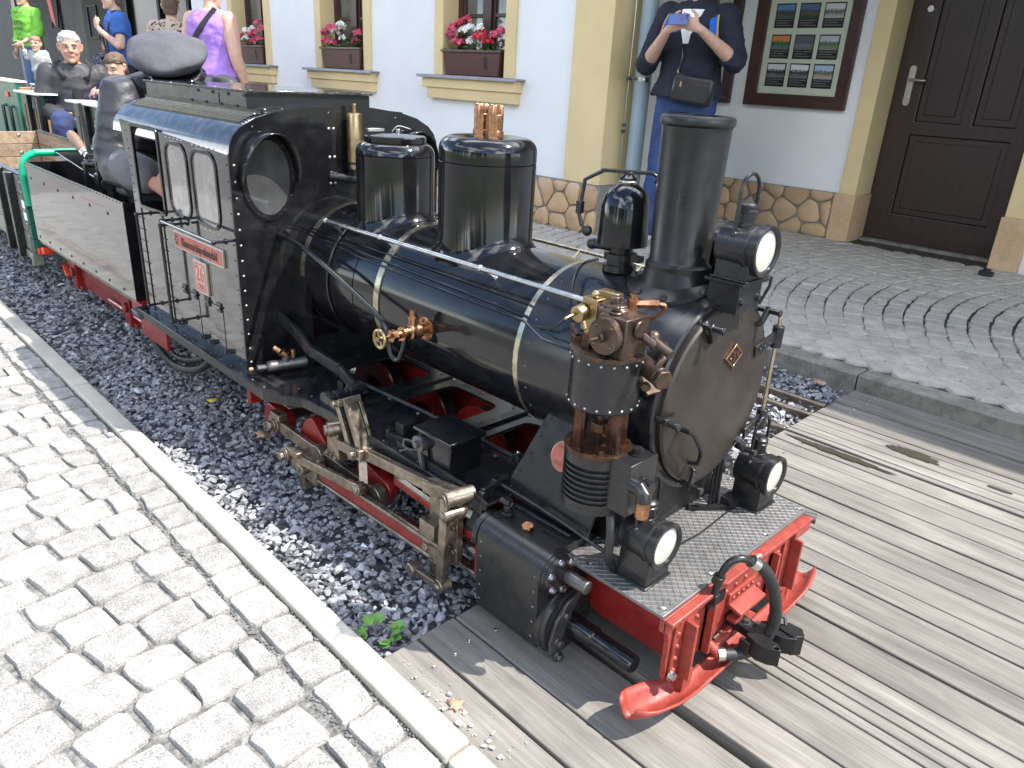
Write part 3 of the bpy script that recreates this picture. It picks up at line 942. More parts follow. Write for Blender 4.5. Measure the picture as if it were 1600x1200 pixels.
# door surround and door
b = MB(); b.bb(-2.335, -2.217, 4.478, 4.76, 0.39, 2.36); b.bb(-1.25, -1.10, 4.478, 4.76, 0.39, 2.36); b.bb(-2.335, -1.10, 4.478, 4.76, 2.361, 2.48)
part('door_surround', b, M_OCHRE, bld, bev=0.004)
for xa, xb in ((-2.36, -2.205), (-1.262, -1.09)):
    b = MB(); b.bb(xa, xb, 4.455, 4.762, 0.05, 0.392)
    part('plinth_block', b, M_STONE, bld, bev=0.006)
d = MB()
d.plate([(-2.2165, 0.075), (-1.2505, 0.075), (-1.2505, 2.36), (-2.2165, 2.36)],
        [[(-2.04, 0.27), (-1.40, 0.27), (-1.40, 0.828), (-2.04, 0.828)], [(-2.03, 0.915), (-1.735, 0.915), (-1.735, 2.2), (-2.03, 2.2)], [(-1.655, 0.915), (-1.40, 0.915), (-1.40, 2.2), (-1.655, 2.2)]], XZ, 4.755, 4.80)
door = part('door', d, M_WOODDK, bld, bev=0.004)
for xa, xb, za, zb in ((-2.04, -1.40, 0.27, 0.828), (-2.03, -1.735, 0.915, 2.2), (-1.655, -1.40, 0.915, 2.2)):
    p = MB(); p.bb(xa + 0.001, xb - 0.001, 4.775, 4.79, za + 0.001, zb - 0.001); p.bb(xa + 0.045, xb - 0.045, 4.766, 4.776, za + 0.045, zb - 0.045)
    part('door_panel', p, M_WOODDK, door, bev=0.005)
h = MB(); h.prism(rrect(-2.135, -2.092, 1.015, 1.278, 0.02), XZ, 4.744, 4.755); h.cyl((-2.112, 4.744, 1.185), (-2.112, 4.70, 1.185), 0.011)
h.tube([(-2.112, 4.702, 1.185), (-2.09, 4.697, 1.185), (-2.0, 4.70, 1.182)], 0.0095); h.cyl((-2.113, 4.743, 1.075), (-2.113, 4.737, 1.075), 0.011)
part('door_handle', h, M_CHROME, door, bev=0.001)
h = MB(); h.cyl((-2.093, 4.755, 1.632), (-2.093, 4.747, 1.632), 0.024, 0.02); h.cyl((-2.093, 4.747, 1.632), (-2.093, 4.745, 1.632), 0.009)
part('door_lock', h, M_CHROME, door)
b = MB(); b.bb(-2.2, -1.262, 4.70, 4.80, 0.05, 0.072)
part('threshold', b, M_KERBFAR, bld)
# downpipe with clamp, lightning conductor
b = MB(); b.cyl((-3.25, 3.17, 0.05), (-3.25, 3.17, 2.89), 0.055, n=24, caps=False)
dp = part('downpipe', b, M_PIPE, bld)
b = MB(); b.lathe((-3.25, 3.17, 1.08), (0, 0, 1), [(0, 0.057), (0, 0.0585), (0.022, 0.0585), (0.022, 0.057)], 24, caps=False); b.bar((-3.29, 3.13, 1.091), (-3.37, 3.115, 1.091), 0.012, 0.02); b.cyl((-3.20, 3.11, 1.091), (-3.19, 3.10, 1.091), 0.008)
part('pipe_clamp', b, M_STEEL, dp)
b = MB(); b.cyl((-3.31, 3.10, 0.05), (-3.31, 3.10, 2.89), 0.0045, n=8)
lc = part('lightning_conductor', b, M_CHROME, bld)
for zz in (0.76, 0.80, 1.094):
    b = MB(); b.sphere((-3.31, 3.095, zz), 0.016, 10, 6, (1, 1, 0.8))
    part('cable_clamp', b, M_DKSTEEL, lc)

# far-left terrace front: dark recess with doors, glass and posts
ter = root('terrace_front', (-15.5, 4.2, 0.0), 'dark recessed terrace front with glass doors left of the white facade', 'building')
M_TGREY = mat('shaded_grey_wall', (0.10, 0.098, 0.094), 0.85, var=0.08, vscale=2)
b = MB(); b.bb(-30, -19.7, 4.2, 4.3, 0, 2.6); b.bb(-18.1, -15.7, 4.2, 4.3, 0, 2.6)
part('wall', b, M_TGREY, ter)
b = MB(); b.bb(-19.7, -18.1, 4.24, 4.3, 0, 2.6)
part('door', b, M_BLACKPL, ter)
M_DGLASS = mat('dark_glass_front', (0.012, 0.016, 0.012), 0.25, spec=0.12, var=0.6, vscale=3)
b = MB(); b.bb(-15.65, -9.86, 4.25, 4.3, 0, 2.6)
gl = part('glass_front', b, M_DGLASS, ter)
b = MB()
for xx in (-15.6, -14.1, -12.9, -11.6, -10.1):
    b.bb(xx - 0.05, xx + 0.05, 4.18, 4.249, 0, 2.6)
b.bb(-15.65, -9.86, 4.19, 4.248, 0.9, 1.0)
part('glazing_bar', b, M_BLACKPL, ter)
b = MB(); b.plate([(-17.75, 1.35), (-17.2, 1.35), (-17.2, 1.95), (-17.75, 1.95)], [[(-17.72, 1.38), (-17.23, 1.38), (-17.23, 1.92), (-17.72, 1.92)]], XZ, 4.17, 4.199)
part('picture_frame', b, M_BLACKPL, ter)
for xx in (-16.2, -13.35):
    b = MB(); b.bb(xx - 0.12, xx + 0.12, 2.55, 2.75, 0.0, 2.61)
    part('post', b, M_WOODDK if xx < -14 else M_BLACKPL, ter, bev=0.01) if xx < -14 else None
for xx in (-19.75, -19.3):
    b = MB(); b.bar((xx, 4.05, 1.55), (xx + 0.25, 4.05, 2.6), 0.03, 0.03, (0, 1, 0))
    part('hanging_frame', b, M_BLACKPL, ter)
rb = MB(); rb.add([(-14.15, 2.5, 2.3), (-13.9, 2.5, 2.3), (-13.72, 2.5, 1.42), (-13.9, 2.5, 1.5)], [(0, 1, 2, 3)])
rb.add([(-14.15, 2.506, 2.3), (-13.9, 2.506, 2.3), (-13.72, 2.506, 1.42), (-13.9, 2.506, 1.5)], [(3, 2, 1, 0)])
M_RIB = mat('red_ribbon', (0.55, 0.05, 0.045), 0.6)
tag(part('banner', rb, M_RIB, None), 'red hanging banner strip in front of the dark terrace door', 'banner')

# notice boards on the recessed wall
def print_mat(name, sky, mid, low):
    m = bpy.data.materials.new(name); m.use_nodes = True
    nt = m.node_tree; bs = nt.nodes['Principled BSDF']; N = nt.nodes.new; lk = nt.links.new
    tc = N('ShaderNodeTexCoord'); no = N('ShaderNodeTexNoise'); no.inputs['Scale'].default_value = 5.5; no.inputs['Detail'].default_value = 5
    lk(tc.outputs['Generated'], no.inputs['Vector'])
    sx = N('ShaderNodeSeparateXYZ'); lk(tc.outputs['Generated'], sx.inputs[0])
    ad = N('ShaderNodeMath'); ad.operation = 'MULTIPLY_ADD'; ad.inputs[1].default_value = 0.55; lk(no.outputs['Fac'], ad.inputs[0]); lk(sx.outputs['Z'], ad.inputs[2])
    rp = N('ShaderNodeValToRGB'); e = rp.color_ramp.elements
    e[0].position = 0.42; e[0].color = low + (1,); e[1].position = 0.95; e[1].color = sky + (1,)
    k = e.new(0.62); k.color = mid + (1,); k = e.new(0.78); k.color = tuple(c * 0.5 for c in mid) + (1,)
    lk(ad.outputs[0], rp.inputs['Fac']); lk(rp.outputs['Color'], bs.inputs['Base Color']); bs.inputs['Roughness'].default_value = 0.35
    MATS[name] = m; return m
M_BOARDBG = mat('pale_green_board', (0.52, 0.55, 0.42), 0.6, var=0.04)
M_CARD = mat('black_photo_card', (0.012, 0.012, 0.013), 0.3)
M_CAP = mat('caption_strip', (0.14, 0.13, 0.125), 0.4, var=0.6, vscale=55, stretch=(1, 1, 6))
PR = [((0.10, 0.22, 0.40), (0.05, 0.06, 0.05), (0.08, 0.08, 0.08)), ((0.07, 0.12, 0.22), (0.10, 0.10, 0.05), (0.03, 0.04, 0.03)), ((0.55, 0.55, 0.52), (0.16, 0.16, 0.16), (0.42, 0.38, 0.32)),
      ((0.60, 0.22, 0.06), (0.03, 0.14, 0.07), (0.12, 0.14, 0.16)), ((0.10, 0.11, 0.12), (0.16, 0.18, 0.2), (0.12, 0.13, 0.14)), ((0.45, 0.47, 0.48), (0.10, 0.18, 0.09), (0.2, 0.2, 0.17)),
      ((0.62, 0.64, 0.66), (0.03, 0.03, 0.035), (0.16, 0.16, 0.16)), ((0.68, 0.70, 0.72), (0.05, 0.055, 0.05), (0.16, 0.16, 0.16)), ((0.35, 0.50, 0.62), (0.22, 0.18, 0.13), (0.36, 0.34, 0.3))]
def notice_board(xo, label):
    r = root('notice_board', (-2.82 + xo, 4.5, 0.96), label, 'notice board', 'notice boards on the recessed wall')
    b = MB(); b.plate([(-3.225 + xo, 0.958), (-2.424 + xo, 0.958), (-2.424 + xo, 2.12), (-3.225 + xo, 2.12)], [[(-3.124 + xo, 1.046), (-2.505 + xo, 1.046), (-2.505 + xo, 2.03), (-3.124 + xo, 2.03)]], XZ, 4.455, 4.499)
    part('frame', b, M_FRAMEDK, r, bev=0.004)
    b = MB(); b.bb(-3.123 + xo, -2.506 + xo, 4.472, 4.498, 1.047, 2.029)
    part('backboard', b, M_BOARDBG, r)
    k = 0
    for row in (3, 2, 1, 0):
        for c in range(3):
            x0 = (-3.071, -2.887, -2.702)[c] + xo; z0 = (1.098, 1.291, 1.497, 1.70)[row]
            b = MB(); b.bb(x0, x0 + 0.152, 4.468, 4.4715, z0, z0 + 0.163)
            ph = part('photo_card', b, M_CARD, r)
            pm = print_mat('printed_photo', *PR[(k + 6 if row == 3 else k) % 9]) if (row == 3 or True) else None
            b = MB(); b.bb(x0 + 0.008, x0 + 0.144, 4.4668, 4.4678, z0 + 0.062, z0 + 0.154)
            part('photo_print', b, pm, ph)
            b = MB()
            for q in range(3):
                b.bb(x0 + 0.014, x0 + 0.14 - 0.03 * (q % 2), 4.4672, 4.4678, z0 + 0.014 + 0.016 * q, z0 + 0.021 + 0.016 * q)
            part('caption', b, M_CAP, ph)
            if row < 3: k += 1
    return r
notice_board(0.0, 'large dark-framed notice board with rows of small photos beside the brown door')
notice_board(-0.931, 'second dark-framed notice board half hidden behind the woman with the phone')
b = MB(); b.prism(rrect(-1.235, -1.155, 4.16, 4.23, 0.02), XY, 0.055, 0.085); b.cyl((-1.195, 4.195, 0.085), (-1.195, 4.195, 0.10), 0.022)
tag(part('door_stop', b, M_BLACKPL, None), 'small black door stop on the pavement in front of the brown door', 'door stop')

# planters on the sills
def petal_head(n, r, rs, cx):
    b = MB()
    for i in range(n):
        a = rs.uniform(0, 6.28); t = rs.uniform(0.1, 1.35)
        c = Vector((math.cos(a) * math.sin(t), math.sin(a) * math.sin(t), math.cos(t))) * r * rs.uniform(0.7, 1.0) + cx
        nrm = (c - cx).normalized() + Vector((rs.uniform(-.4, .4), rs.uniform(-.9, 0), rs.uniform(-.2, .4)))
        s, u = b.frame(nrm); nrm.normalize(); pr = rs.uniform(0.011, 0.017)
        for k in range(4):
            q = 1.57 * k + rs.uniform(0, .3); d1 = s * math.cos(q) + u * math.sin(q); d2 = s * math.cos(q + 1.57) + u * math.sin(q + 1.57)
            b.add([c, c + (d1 - d2 * 0.55) * pr + nrm * 0.003, c + d1 * pr * 1.35 + nrm * 0.006, c + (d1 + d2 * 0.55) * pr + nrm * 0.003], [(0, 1, 2, 3)])
    return b
PCOL = {'p': M_FLPINK, 'w': M_FLWHITE, 'r': M_FLRED}
def planter(c, seed, label, heads):
    rs = random.Random(seed)
    x0, x1, yc = c - 0.335, c + 0.33, WY + 0.035
    r = root('planter', (c, yc, 1.052), label, 'planter', 'flower boxes on the window sills')
    b = MB(); z0, z1 = 1.053, 1.225
    lo = [(x0 + 0.03, yc - 0.06), (x1 - 0.03, yc - 0.06), (x1 - 0.03, yc + 0.06), (x0 + 0.03, yc + 0.06)]
    hi = [(x0, yc - 0.078), (x1, yc - 0.078), (x1, yc + 0.078), (x0, yc + 0.078)]
    vs = [(p[0], p[1], z0) for p in lo] + [(p[0], p[1], z1) for p in hi]
    b.add(vs, [(3, 2, 1, 0), (4, 5, 6, 7)] + [(k, (k + 1) % 4, 4 + (k + 1) % 4, 4 + k) for k in range(4)])
    part('box', b, M_PLANTER, r, bev=0.008)
    b = MB(); b.plate([(x0 - 0.012, yc - 0.09), (x1 + 0.012, yc - 0.09), (x1 + 0.012, yc + 0.09), (x0 - 0.012, yc + 0.09)], [[(x0 + 0.01, yc - 0.07), (x1 - 0.01, yc - 0.07), (x1 - 0.01, yc + 0.07), (x0 + 0.01, yc + 0.07)]], XY, z1 - 0.004, z1 + 0.014)
    part('rim', b, M_PLANTER, r, bev=0.002)
    b = MB(); b.prism(rrect(c + 0.15, c + 0.185, 1.10, 1.19, 0.015), lambda a, z, d: (a, d - 0.0175 * (z - 1.053) / 0.172, z), yc - 0.0625, yc - 0.058)
    part('water_gauge', b, M_BLACKPL, r)
    b = MB()
    for i in range(420):
        px = rs.uniform(x0 + 0.0, x1 - 0.0); py = yc + rs.uniform(-0.085, 0.07); pz = z1 + abs(rs.gauss(0.03, 0.05)) * (0.8 + 0.5 * math.sin(px * 9 + seed))
        s = rs.uniform(0.018, 0.036); a = rs.uniform(0, 6.28); tl = rs.uniform(-0.6, 0.7)
        d = Vector((math.cos(a), math.sin(a), tl)).normalized(); sd = d.cross(Vector((0, 0, 1))).normalized() * s * 0.42
        p = Vector((px, py, pz))
        b.add([p, p + d * s * 0.5 + sd, p + d * s, p + d * s * 0.5 - sd], [(0, 1, 2), (0, 2, 3)])
    part('foliage', b, M_LEAF, r, kind='stuff')
    for (t, zz, rr, k) in heads:
        cx = Vector((x0 + (x1 - x0) * t, yc - 0.045 + rs.uniform(-0.02, 0.03), z1 + zz))
        part('blossom', petal_head(int(26 * rr / 0.04), rr, rs, cx), PCOL[k], r)
planter(wins[0], 1, 'brown planter of pink, white and red flowers on the sill nearest the ochre pillar',
        [(0.03, .10, .05, 'p'), (0.10, .15, .05, 'p'), (0.15, .06, .045, 'p'), (0.2, .18, .035, 'p'), (0.27, .20, .03, 'r'), (0.33, .13, .05, 'w'), (0.42, .15, .045, 'w'), (0.46, .06, .045, 'w'), (0.38, .22, .03, 'p'), (0.55, .09, .03, 'r'), (0.6, .12, .035, 'r'), (0.66, .08, .04, 'r'), (0.62, .16, .03, 'w'), (0.75, .06, .04, 'r'), (0.82, .10, .045, 'p'), (0.9, .13, .045, 'p'), (0.3, .05, .035, 'p')])
planter(wins[1], 2, 'brown planter with pink flowers left and white ones mid, on the middle window sill',
        [(0.05, .12, .05, 'p'), (0.1, .05, .045, 'p'), (0.2, .03, .045, 'p'), (0.17, .17, .04, 'p'), (0.28, .12, .045, 'w'), (0.4, .16, .045, 'w'), (0.47, .19, .04, 'w'), (0.36, .17, .04, 'p'), (0.52, .08, .03, 'w'), (0.8, .05, .035, 'p'), (0.86, .12, .04, 'p')])
planter(wins[2], 3, 'brown planter with a tall pink cluster on the sill farthest from the ochre pillar',
        [(0.25, .09, .04, 'p'), (0.36, .07, .045, 'w'), (0.42, .14, .045, 'w'), (0.55, .09, .05, 'p'), (0.6, .03, .05, 'p'), (0.7, .12, .05, 'p'), (0.72, .22, .045, 'p'), (0.8, .06, .05, 'p'), (0.86, .16, .05, 'p'), (0.62, .17, .03, 'w')])
# ------------------------------------------------------------------ steam locomotive
loco = root('steam_locomotive', (-1.5, 0, 0.0), 'black narrow gauge steam locomotive with red frames and brass trim standing at the deck', 'locomotive')
ZB, RB, RS = 0.53, 0.178, 0.19
def ring(c, ax, r, n, rr, b, h=None):
    """rivets or bolts in a circle"""
    s, u = b.frame(ax)
    for k in range(n):
        a = 2 * math.pi * k / n
        b.dome(Vector(c) + (s * math.cos(a) + u * math.sin(a)) * r, ax, rr, h, 6)
# boiler, smokebox
b = MB(); b.lathe((-1.892, 0, ZB), (1, 0, 0), [(0, RB + 0.004), (0.30, RB), (0.30, RB - 0.0015), (0.305, RB - 0.0015), (0.305, RB), (0.56, RB), (0.912, RB)], 72, caps=False)
boiler = part('boiler', b, M_GLOSS, loco)
b = MB(); b.lathe((-0.982, 0, ZB), (1, 0, 0), [(0, RB), (0, RS - 0.006), (0.20, RS - 0.006), (0.205, RS - 0.004), (0.31, RS - 0.004), (0.312, RS), (0.334, RS), (0.338, RS - 0.004), (0.338, 0.176), (0.334, 0.174)], 72, caps=False)
smokebox = part('smokebox', b, M_SMOKE, loco)
b = MB(); b.lathe((-0.652, 0, ZB), (1, 0, 0), [(0, 0.1745), (0.014, 0.174), (0.018, 0.170), (0.024, 0.13), (0.0275, 0.07), (0.0285, 0.004)], 64)
sdoor = part('smokebox_door', b, M_DOORB, loco)
b = MB()
for a in list(range(0, 360, 15)):
    for xx in (-0.96, -0.80):
        t = rad(a); r = RS - 0.0065
        if -70 < (a + 90) % 360 - 180 < 70: pass
        b.dome((xx, r * math.cos(t), ZB + r * math.sin(t)), (0, math.cos(t), math.sin(t)), 0.0028, 0.002, 6)
part('rivet', b, M_DKSTEEL, smokebox, kind='stuff')
# door clamps
for (y, z) in ((-0.078, 0.676), (-0.176, 0.532), (-0.066, 0.372), (0.120, 0.388), (0.112, 0.674)):
    d = Vector((0, -y, ZB - z)).normalized(); p = Vector((-0.642, y, z))
    t = d.cross(Vector((1, 0, 0)))
    c = MB()
    c.cyl(p - d * 0.006, p - d * 0.006 + Vector((0.042, 0, 0)), 0.0055, n=10); c.cyl(p - d * 0.006 + Vector((0.042, 0, 0)), p - d * 0.006 + Vector((0.047, 0, 0)), 0.0078, n=6)
    c.bar(p - d * 0.012 + Vector((0.02, 0, 0)), p + d * 0.022 + Vector((0.019, 0, 0)), 0.014, 0.008, (1, 0, 0))
    c.bar(p + d * 0.022 + Vector((0.020, 0, 0)), p + d * 0.03 + Vector((0.004, 0, 0)), 0.012, 0.008, (1, 0, 0))
    part('door_clamp', c, M_SATIN, sdoor, bev=0.0015)
# door hinges with pivot rod
for z in (0.604, 0.424):
    h = MB(); yo = 0.10 if z > 0.5 else 0.118
    h.bar((-0.626, yo, z - 0.006), (-0.632, 0.186, z + 0.006), 0.022, 0.006, (1, 0, 0)); h.cyl((-0.632, 0.197, z - 0.018), (-0.632, 0.197, z + 0.026), 0.0115, n=16)
    for k in range(3): h.dome((-0.622, yo + 0.014 + 0.017 * k, z - 0.004 + 0.0025 * k), (1, 0, 0), 0.0042, 0.003)
    part('door_hinge', h, M_SATIN, sdoor, bev=0.001)
b = MB(); b.cyl((-0.632, 0.197, 0.40), (-0.632, 0.197, 0.66), 0.0042, n=10)
part('hinge_rod', b, M_STRAP, sdoor)
b = MB(); b.tube([(-0.628, -0.128, 0.503), (-0.606, -0.128, 0.503), (-0.603, -0.118, 0.497), (-0.603, -0.088, 0.462), (-0.603, -0.080, 0.448), (-0.606, -0.080, 0.425), (-0.626, -0.080, 0.420)], 0.0048, 10)
part('door_grab_handle', b, M_SATIN, sdoor)
# maker's diamond
b = MB(); yc, zc = 0.016, 0.609
def dia(k): return [(yc - 0.031 * k, zc), (yc, zc - 0.024 * k), (yc + 0.031 * k, zc), (yc, zc + 0.024 * k)]
b.plate(dia(1.0), [dia(0.8)], YZ, -0.6265, -0.6205)
dia_o = part('maker_plate', b, M_COPPER, sdoor, bev=0.0008)
b = MB(); b.prism(dia(0.83), YZ, -0.6265, -0.6225); part('plate_field', b, M_SATIN, dia_o)
MF = Matrix(((0, 0, 1, 0), (1, 0, 0, 0), (0, 1, 0, 0), (0, 0, 0, 1)))   # text facing +x
text('lettering', 'O&K', 0.0185, Matrix.Translation((-0.6222, yc, zc)) @ MF, M_COPPER, dia_o, 0.0008, sx=0.95)
b = MB()
for k in range(5): b.bb(-0.6224, -0.6214, yc - 0.008 + 0.0016 * k, yc + 0.008 - 0.0016 * k, zc - 0.0128 - 0.0018 * k, zc - 0.012 - 0.0018 * k)
part('plate_line', b, M_COPPER, dia_o, kind='stuff')
# boiler bands
for xx in (-1.842, -1.492, -0.998):
    b = MB(); b.lathe((xx, 0, ZB), (1, 0, 0), [(0, RB + 0.0005), (0.0005, RB + 0.0035), (0.0205, RB + 0.0035), (0.021, RB + 0.0005)], 72, caps=False)
    part('boiler_band', b, M_STRAP, loco)
b = MB(); b.tube([(-1.70, -(RB + 0.005) * math.sin(rad(a)), ZB + (RB + 0.005) * math.cos(rad(a))) for a in range(12, 150, 6)], 0.0045, 8)
b.box((-1.70, -0.045, ZB + 0.182), (0.035, 0.022, 0.018), Matrix.Identity(4))
part('band_cable', b, M_GLOSS, loco, bev=0.003)
# chimney
b = MB(); prof = [(0, 0.061), (0.022, 0.061), (0.026, 0.0565), (0.03, 0.0545), (0.262, 0.0605), (0.266, 0.0645), (0.274, 0.0655), (0.279, 0.0630), (0.281, 0.0585), (0.10, 0.0515), (0.0, 0.05)]
b.lathe((-0.757, 0, 0.735), (0, 0, 1), prof, 56, caps=False)
chim = part('chimney', b, M_GRAPH, loco)
b = MB(); n = 56; vs = []; fs = []
rr = [(0.0612, 0.022), (0.066, 0.010), (0.078, 0.004), (0.092, 0.0025), (0.0925, -0.004)]
for r, h in rr:
    for k in range(n):
        a = 2 * math.pi * k / n; y = r * math.sin(a)
        zz = ZB + math.sqrt(RS ** 2 - y * y) + h if r > 0.065 else 0.735 + h * 0.6
        vs.append((-0.757 + r * math.cos(a) * 0.98, y, zz))
fs = [(i * n + k, i * n + (k + 1) % n, (i + 1) * n + (k + 1) % n, (i + 1) * n + k) for i in range(4) for k in range(n)]
b.add(vs, fs)
flange = part('chimney_saddle', b, M_GRAPH, chim)
b = MB()
for a in (20, 70, 110, 160, 200, 250, 290, 340):
    y = 0.081 * math.sin(rad(a)); b.hexbolt((-0.757 + 0.081 * math.cos(rad(a)), y, ZB + math.sqrt(RS ** 2 - y * y) + 0.003), (0, y * 2.5, 1), 0.0055, 0.006)
part('saddle_bolt', b, M_DKSTEEL, flange, kind='stuff')
# steam and filler domes
def dome(name, x, r, ztop, lipz):
    b = MB(); n = 56; vs = []; fs = []
    rows = [(r + 0.014, None), (r + 0.004, 0.012), (r, 0.024)]
    for rr_, h in rows:
        for k in range(n):
            a = 2 * math.pi * k / n; y = rr_ * math.sin(a)
            base = ZB + math.sqrt(max(0, RB ** 2 - y * y))
            vs.append((x + rr_ * math.cos(a), y, base + (0.0008 if h is None else h)))
    q = 0.03
    for rr_, z in [(r, lipz - 0.0015), (r - 0.002, lipz), (r, lipz + 0.0015)] + [(r - q + q * math.cos(rad(t)), ztop - q + q * math.sin(rad(t))) for t in range(0, 91, 15)] + [(0.02, ztop + 0.003)]:
        for k in range(n):
            a = 2 * math.pi * k / n; vs.append((x + rr_ * math.cos(a), rr_ * math.sin(a), z))
    m = len(vs) // n
    fs = [(i * n + k, i * n + (k + 1) % n, (i + 1) * n + (k + 1) % n, (i + 1) * n + k) for i in range(m - 1) for k in range(n)]
    fs.append(tuple((m - 1) * n + k for k in range(n)))
    b.add(vs, fs)
    return part(name, b, M_GLOSS, loco, sharp=50)
sd = dome('steam_dome', -1.292, 0.111, 0.936, 0.882)
fd = dome('filler_dome', -1.645, 0.101, 0.893, 0.862)
b = MB(); b.lathe((-1.645, 0, 0.893), (0, 0, 1), [(0, 0.079), (0.012, 0.079), (0.015, 0.076), (0.019, 0.03), (0.02, 0.003)], 40)
lid = part('dome_lid', b, M_GLOSS, fd)
b = MB(); b.box((-1.69, -0.03, 0.918), (0.012, 0.05, 0.008)); b.cyl((-1.66, 0.02, 0.91), (-1.66, 0.02, 0.922), 0.006)
b.tube(spline([(-1.70, 0.03, 0.912), (-1.70, 0.05, 0.926), (-1.69, 0.085, 0.918)], 5), 0.0015, 6)
part('lid_catch', b, M_STEEL, lid, bev=0.001)
for xx in (-1.317, -1.270):
    b = MB(); b.cyl((xx, 0, 0.936), (xx, 0, 0.949), 0.0195, n=6); b.lathe((xx, 0, 0.949), (0, 0, 1), [(0, 0.0165), (0.03, 0.0170), (0.034, 0.0170)], 24)
    v = part('safety_valve', b, M_COPPER, sd, bev=0.001)
    b = MB(); n = 18; vs = []
    for zz, r in ((0.983, 0.0172), (0.992, 0.0172), (1.0, 0.0155), (1.003, 0.012), (1.0, 0.009)):
        for k in range(n * 2):
            a = math.pi * k / n; q = r * (1.0 if k % 2 else 0.87)
            vs.append((xx + q * math.cos(a), q * math.sin(a), zz))
    b.add(vs, [(i * 2 * n + k, i * 2 * n + (k + 1) % (2 * n), (i + 1) * 2 * n + (k + 1) % (2 * n), (i + 1) * 2 * n + k) for i in range(4) for k in range(2 * n)] + [tuple(4 * 2 * n + k for k in range(2 * n))])
    part('valve_crown', b, M_COPPER, v, sharp=20)
# bell with striker
b = MB(); bx = -0.892
b.lathe((bx, 0, 0.715), (0, 0, 1), [(0, 0.034), (0.012, 0.034), (0.013, 0.026), (0.022, 0.026), (0.023, 0.033), (0.035, 0.033), (0.036, 0.024), (0.05, 0.024)], 36)
bell = part('bell', b, M_SATIN, loco)
b = MB(); b.lathe((bx, 0, 0.766), (0, 0, 1), [(0, 0.044), (0.002, 0.050), (0.03, 0.049), (0.075, 0.0475), (0.095, 0.042), (0.107, 0.034), (0.116, 0.02), (0.118, 0.015), (0.128, 0.017), (0.13, 0.013), (0.137, 0.006)], 44)
b2 = part('bell_cup', b, M_GLOSS, bell)
b = MB(); b.lathe((bx, 0, 0.883), (0, 0, 1), [(0, 0.016), (0.004, 0.0175), (0.011, 0.014), (0.016, 0.006)], 24); part('bell_nut', b, M_CHROME, b2)
b = MB(); b.bar((bx - 0.045, -0.028, 0.905), (bx + 0.035, 0.03, 0.905), 0.018, 0.006); b.tube([(bx - 0.04, -0.026, 0.905), (bx - 0.07, -0.045, 0.885), (bx - 0.073, -0.052, 0.82), (bx - 0.062, -0.052, 0.797)], 0.0042, 8)
b.box((bx - 0.0735, -0.0495, 0.832), (0.012, 0.012, 0.024)); b.sphere((bx - 0.05, -0.05, 0.790), 0.0105, 12, 8); b.tube([(bx + 0.03, 0.028, 0.905), (bx + 0.042, 0.036, 0.899), (bx + 0.036, 0.036, 0.888)], 0.004, 8)
b.cyl((bx, 0, 0.898), (bx, 0, 0.905), 0.009)
part('bell_striker', b, M_SATIN, bell, bev=0.0012)
b = MB(); b.cyl((bx - 0.05, -0.03, 0.762), (bx + 0.01, -0.012, 0.762), 0.0085); b.sphere((bx - 0.05, -0.03, 0.762), 0.0115, 10, 6); b.box((bx + 0.035, 0.0, 0.745), (0.03, 0.02, 0.012))
b.tube(spline([(bx - 0.03, -0.03, 0.735), (bx - 0.05, -0.05, 0.725), (bx - 0.03, -0.10, 0.705), (bx + 0.005, -0.15, 0.655), (bx - 0.01, -0.172, 0.625), (bx - 0.06, -0.177, 0.615)], 6), 0.0028, 8)
part('bell_air_pipe', b, M_SATIN, bell)
# handrails
b = MB(); b.tube([(-1.745, -0.158, 0.690), (-0.79, -0.158, 0.690)], 0.0052, 12)
for xx in (-1.735, -1.49, -1.13):
    b.sphere((xx, -0.158, 0.690), 0.0075, 10, 6); b.cyl((xx, -0.158, 0.690), (xx, -0.115, 0.662), 0.0045, n=8); b.cyl((xx, -0.118, 0.664), (xx, -0.112, 0.66), 0.009, n=8)
part('handrail', b, M_STEEL, loco)
b = MB(); b.tube([(-1.745, 0.158, 0.690), (-0.79, 0.158, 0.690)], 0.0045, 10)
for xx in (-1.49, -1.13, -0.95): b.cyl((xx, 0.158, 0.690), (xx, 0.115, 0.662), 0.004, n=8)
part('handrail', b, M_STRAP, loco)
# boiler side pipes
def bpipe(name, ang, r, pts, m=M_GLOSS, rr=None):
    b = MB(); P = []
    for x, a in pts:
        R = (rr or RB) + r + 0.001
        P.append((x, -R * math.sin(rad(a)), ZB + R * math.cos(rad(a))))
    b.tube(P, r, 8); return part(name, b, m, loco)
bpipe('boiler_pipe', 0, 0.0035, [(-1.89, 51), (-1.6, 55), (-1.2, 58), (-0.99, 60), (-0.90, 66), (-0.80, 66)])
bpipe('boiler_pipe', 0, 0.0032, [(-1.89, 54), (-1.6, 59), (-1.2, 62), (-0.99, 63), (-0.93, 70), (-0.78, 70)])
bpipe('boiler_pipe', 0, 0.0025, [(-1.86, 49), (-1.4, 50), (-1.0, 52), (-0.95, 55)])
b = MB(); b.tube(spline([(-1.886, -0.215, 0.634), (-1.83, -0.218, 0.632), (-1.73, -0.22, 0.619), (-1.55, -0.22, 0.569), (-1.416, -0.222, 0.527), (-1.378, -0.222, 0.50), (-1.366, -0.222, 0.456), (-1.352, -0.221, 0.437), (-1.332, -0.22, 0.440), (-1.318, -0.218, 0.47), (-1.312, -0.216, 0.498)], 6), 0.0068, 12)
b.cyl((-1.887, -0.205, 0.633), (-1.87, -0.206, 0.63), 0.014)
part('feed_pipe', b, M_GLOSS, loco)
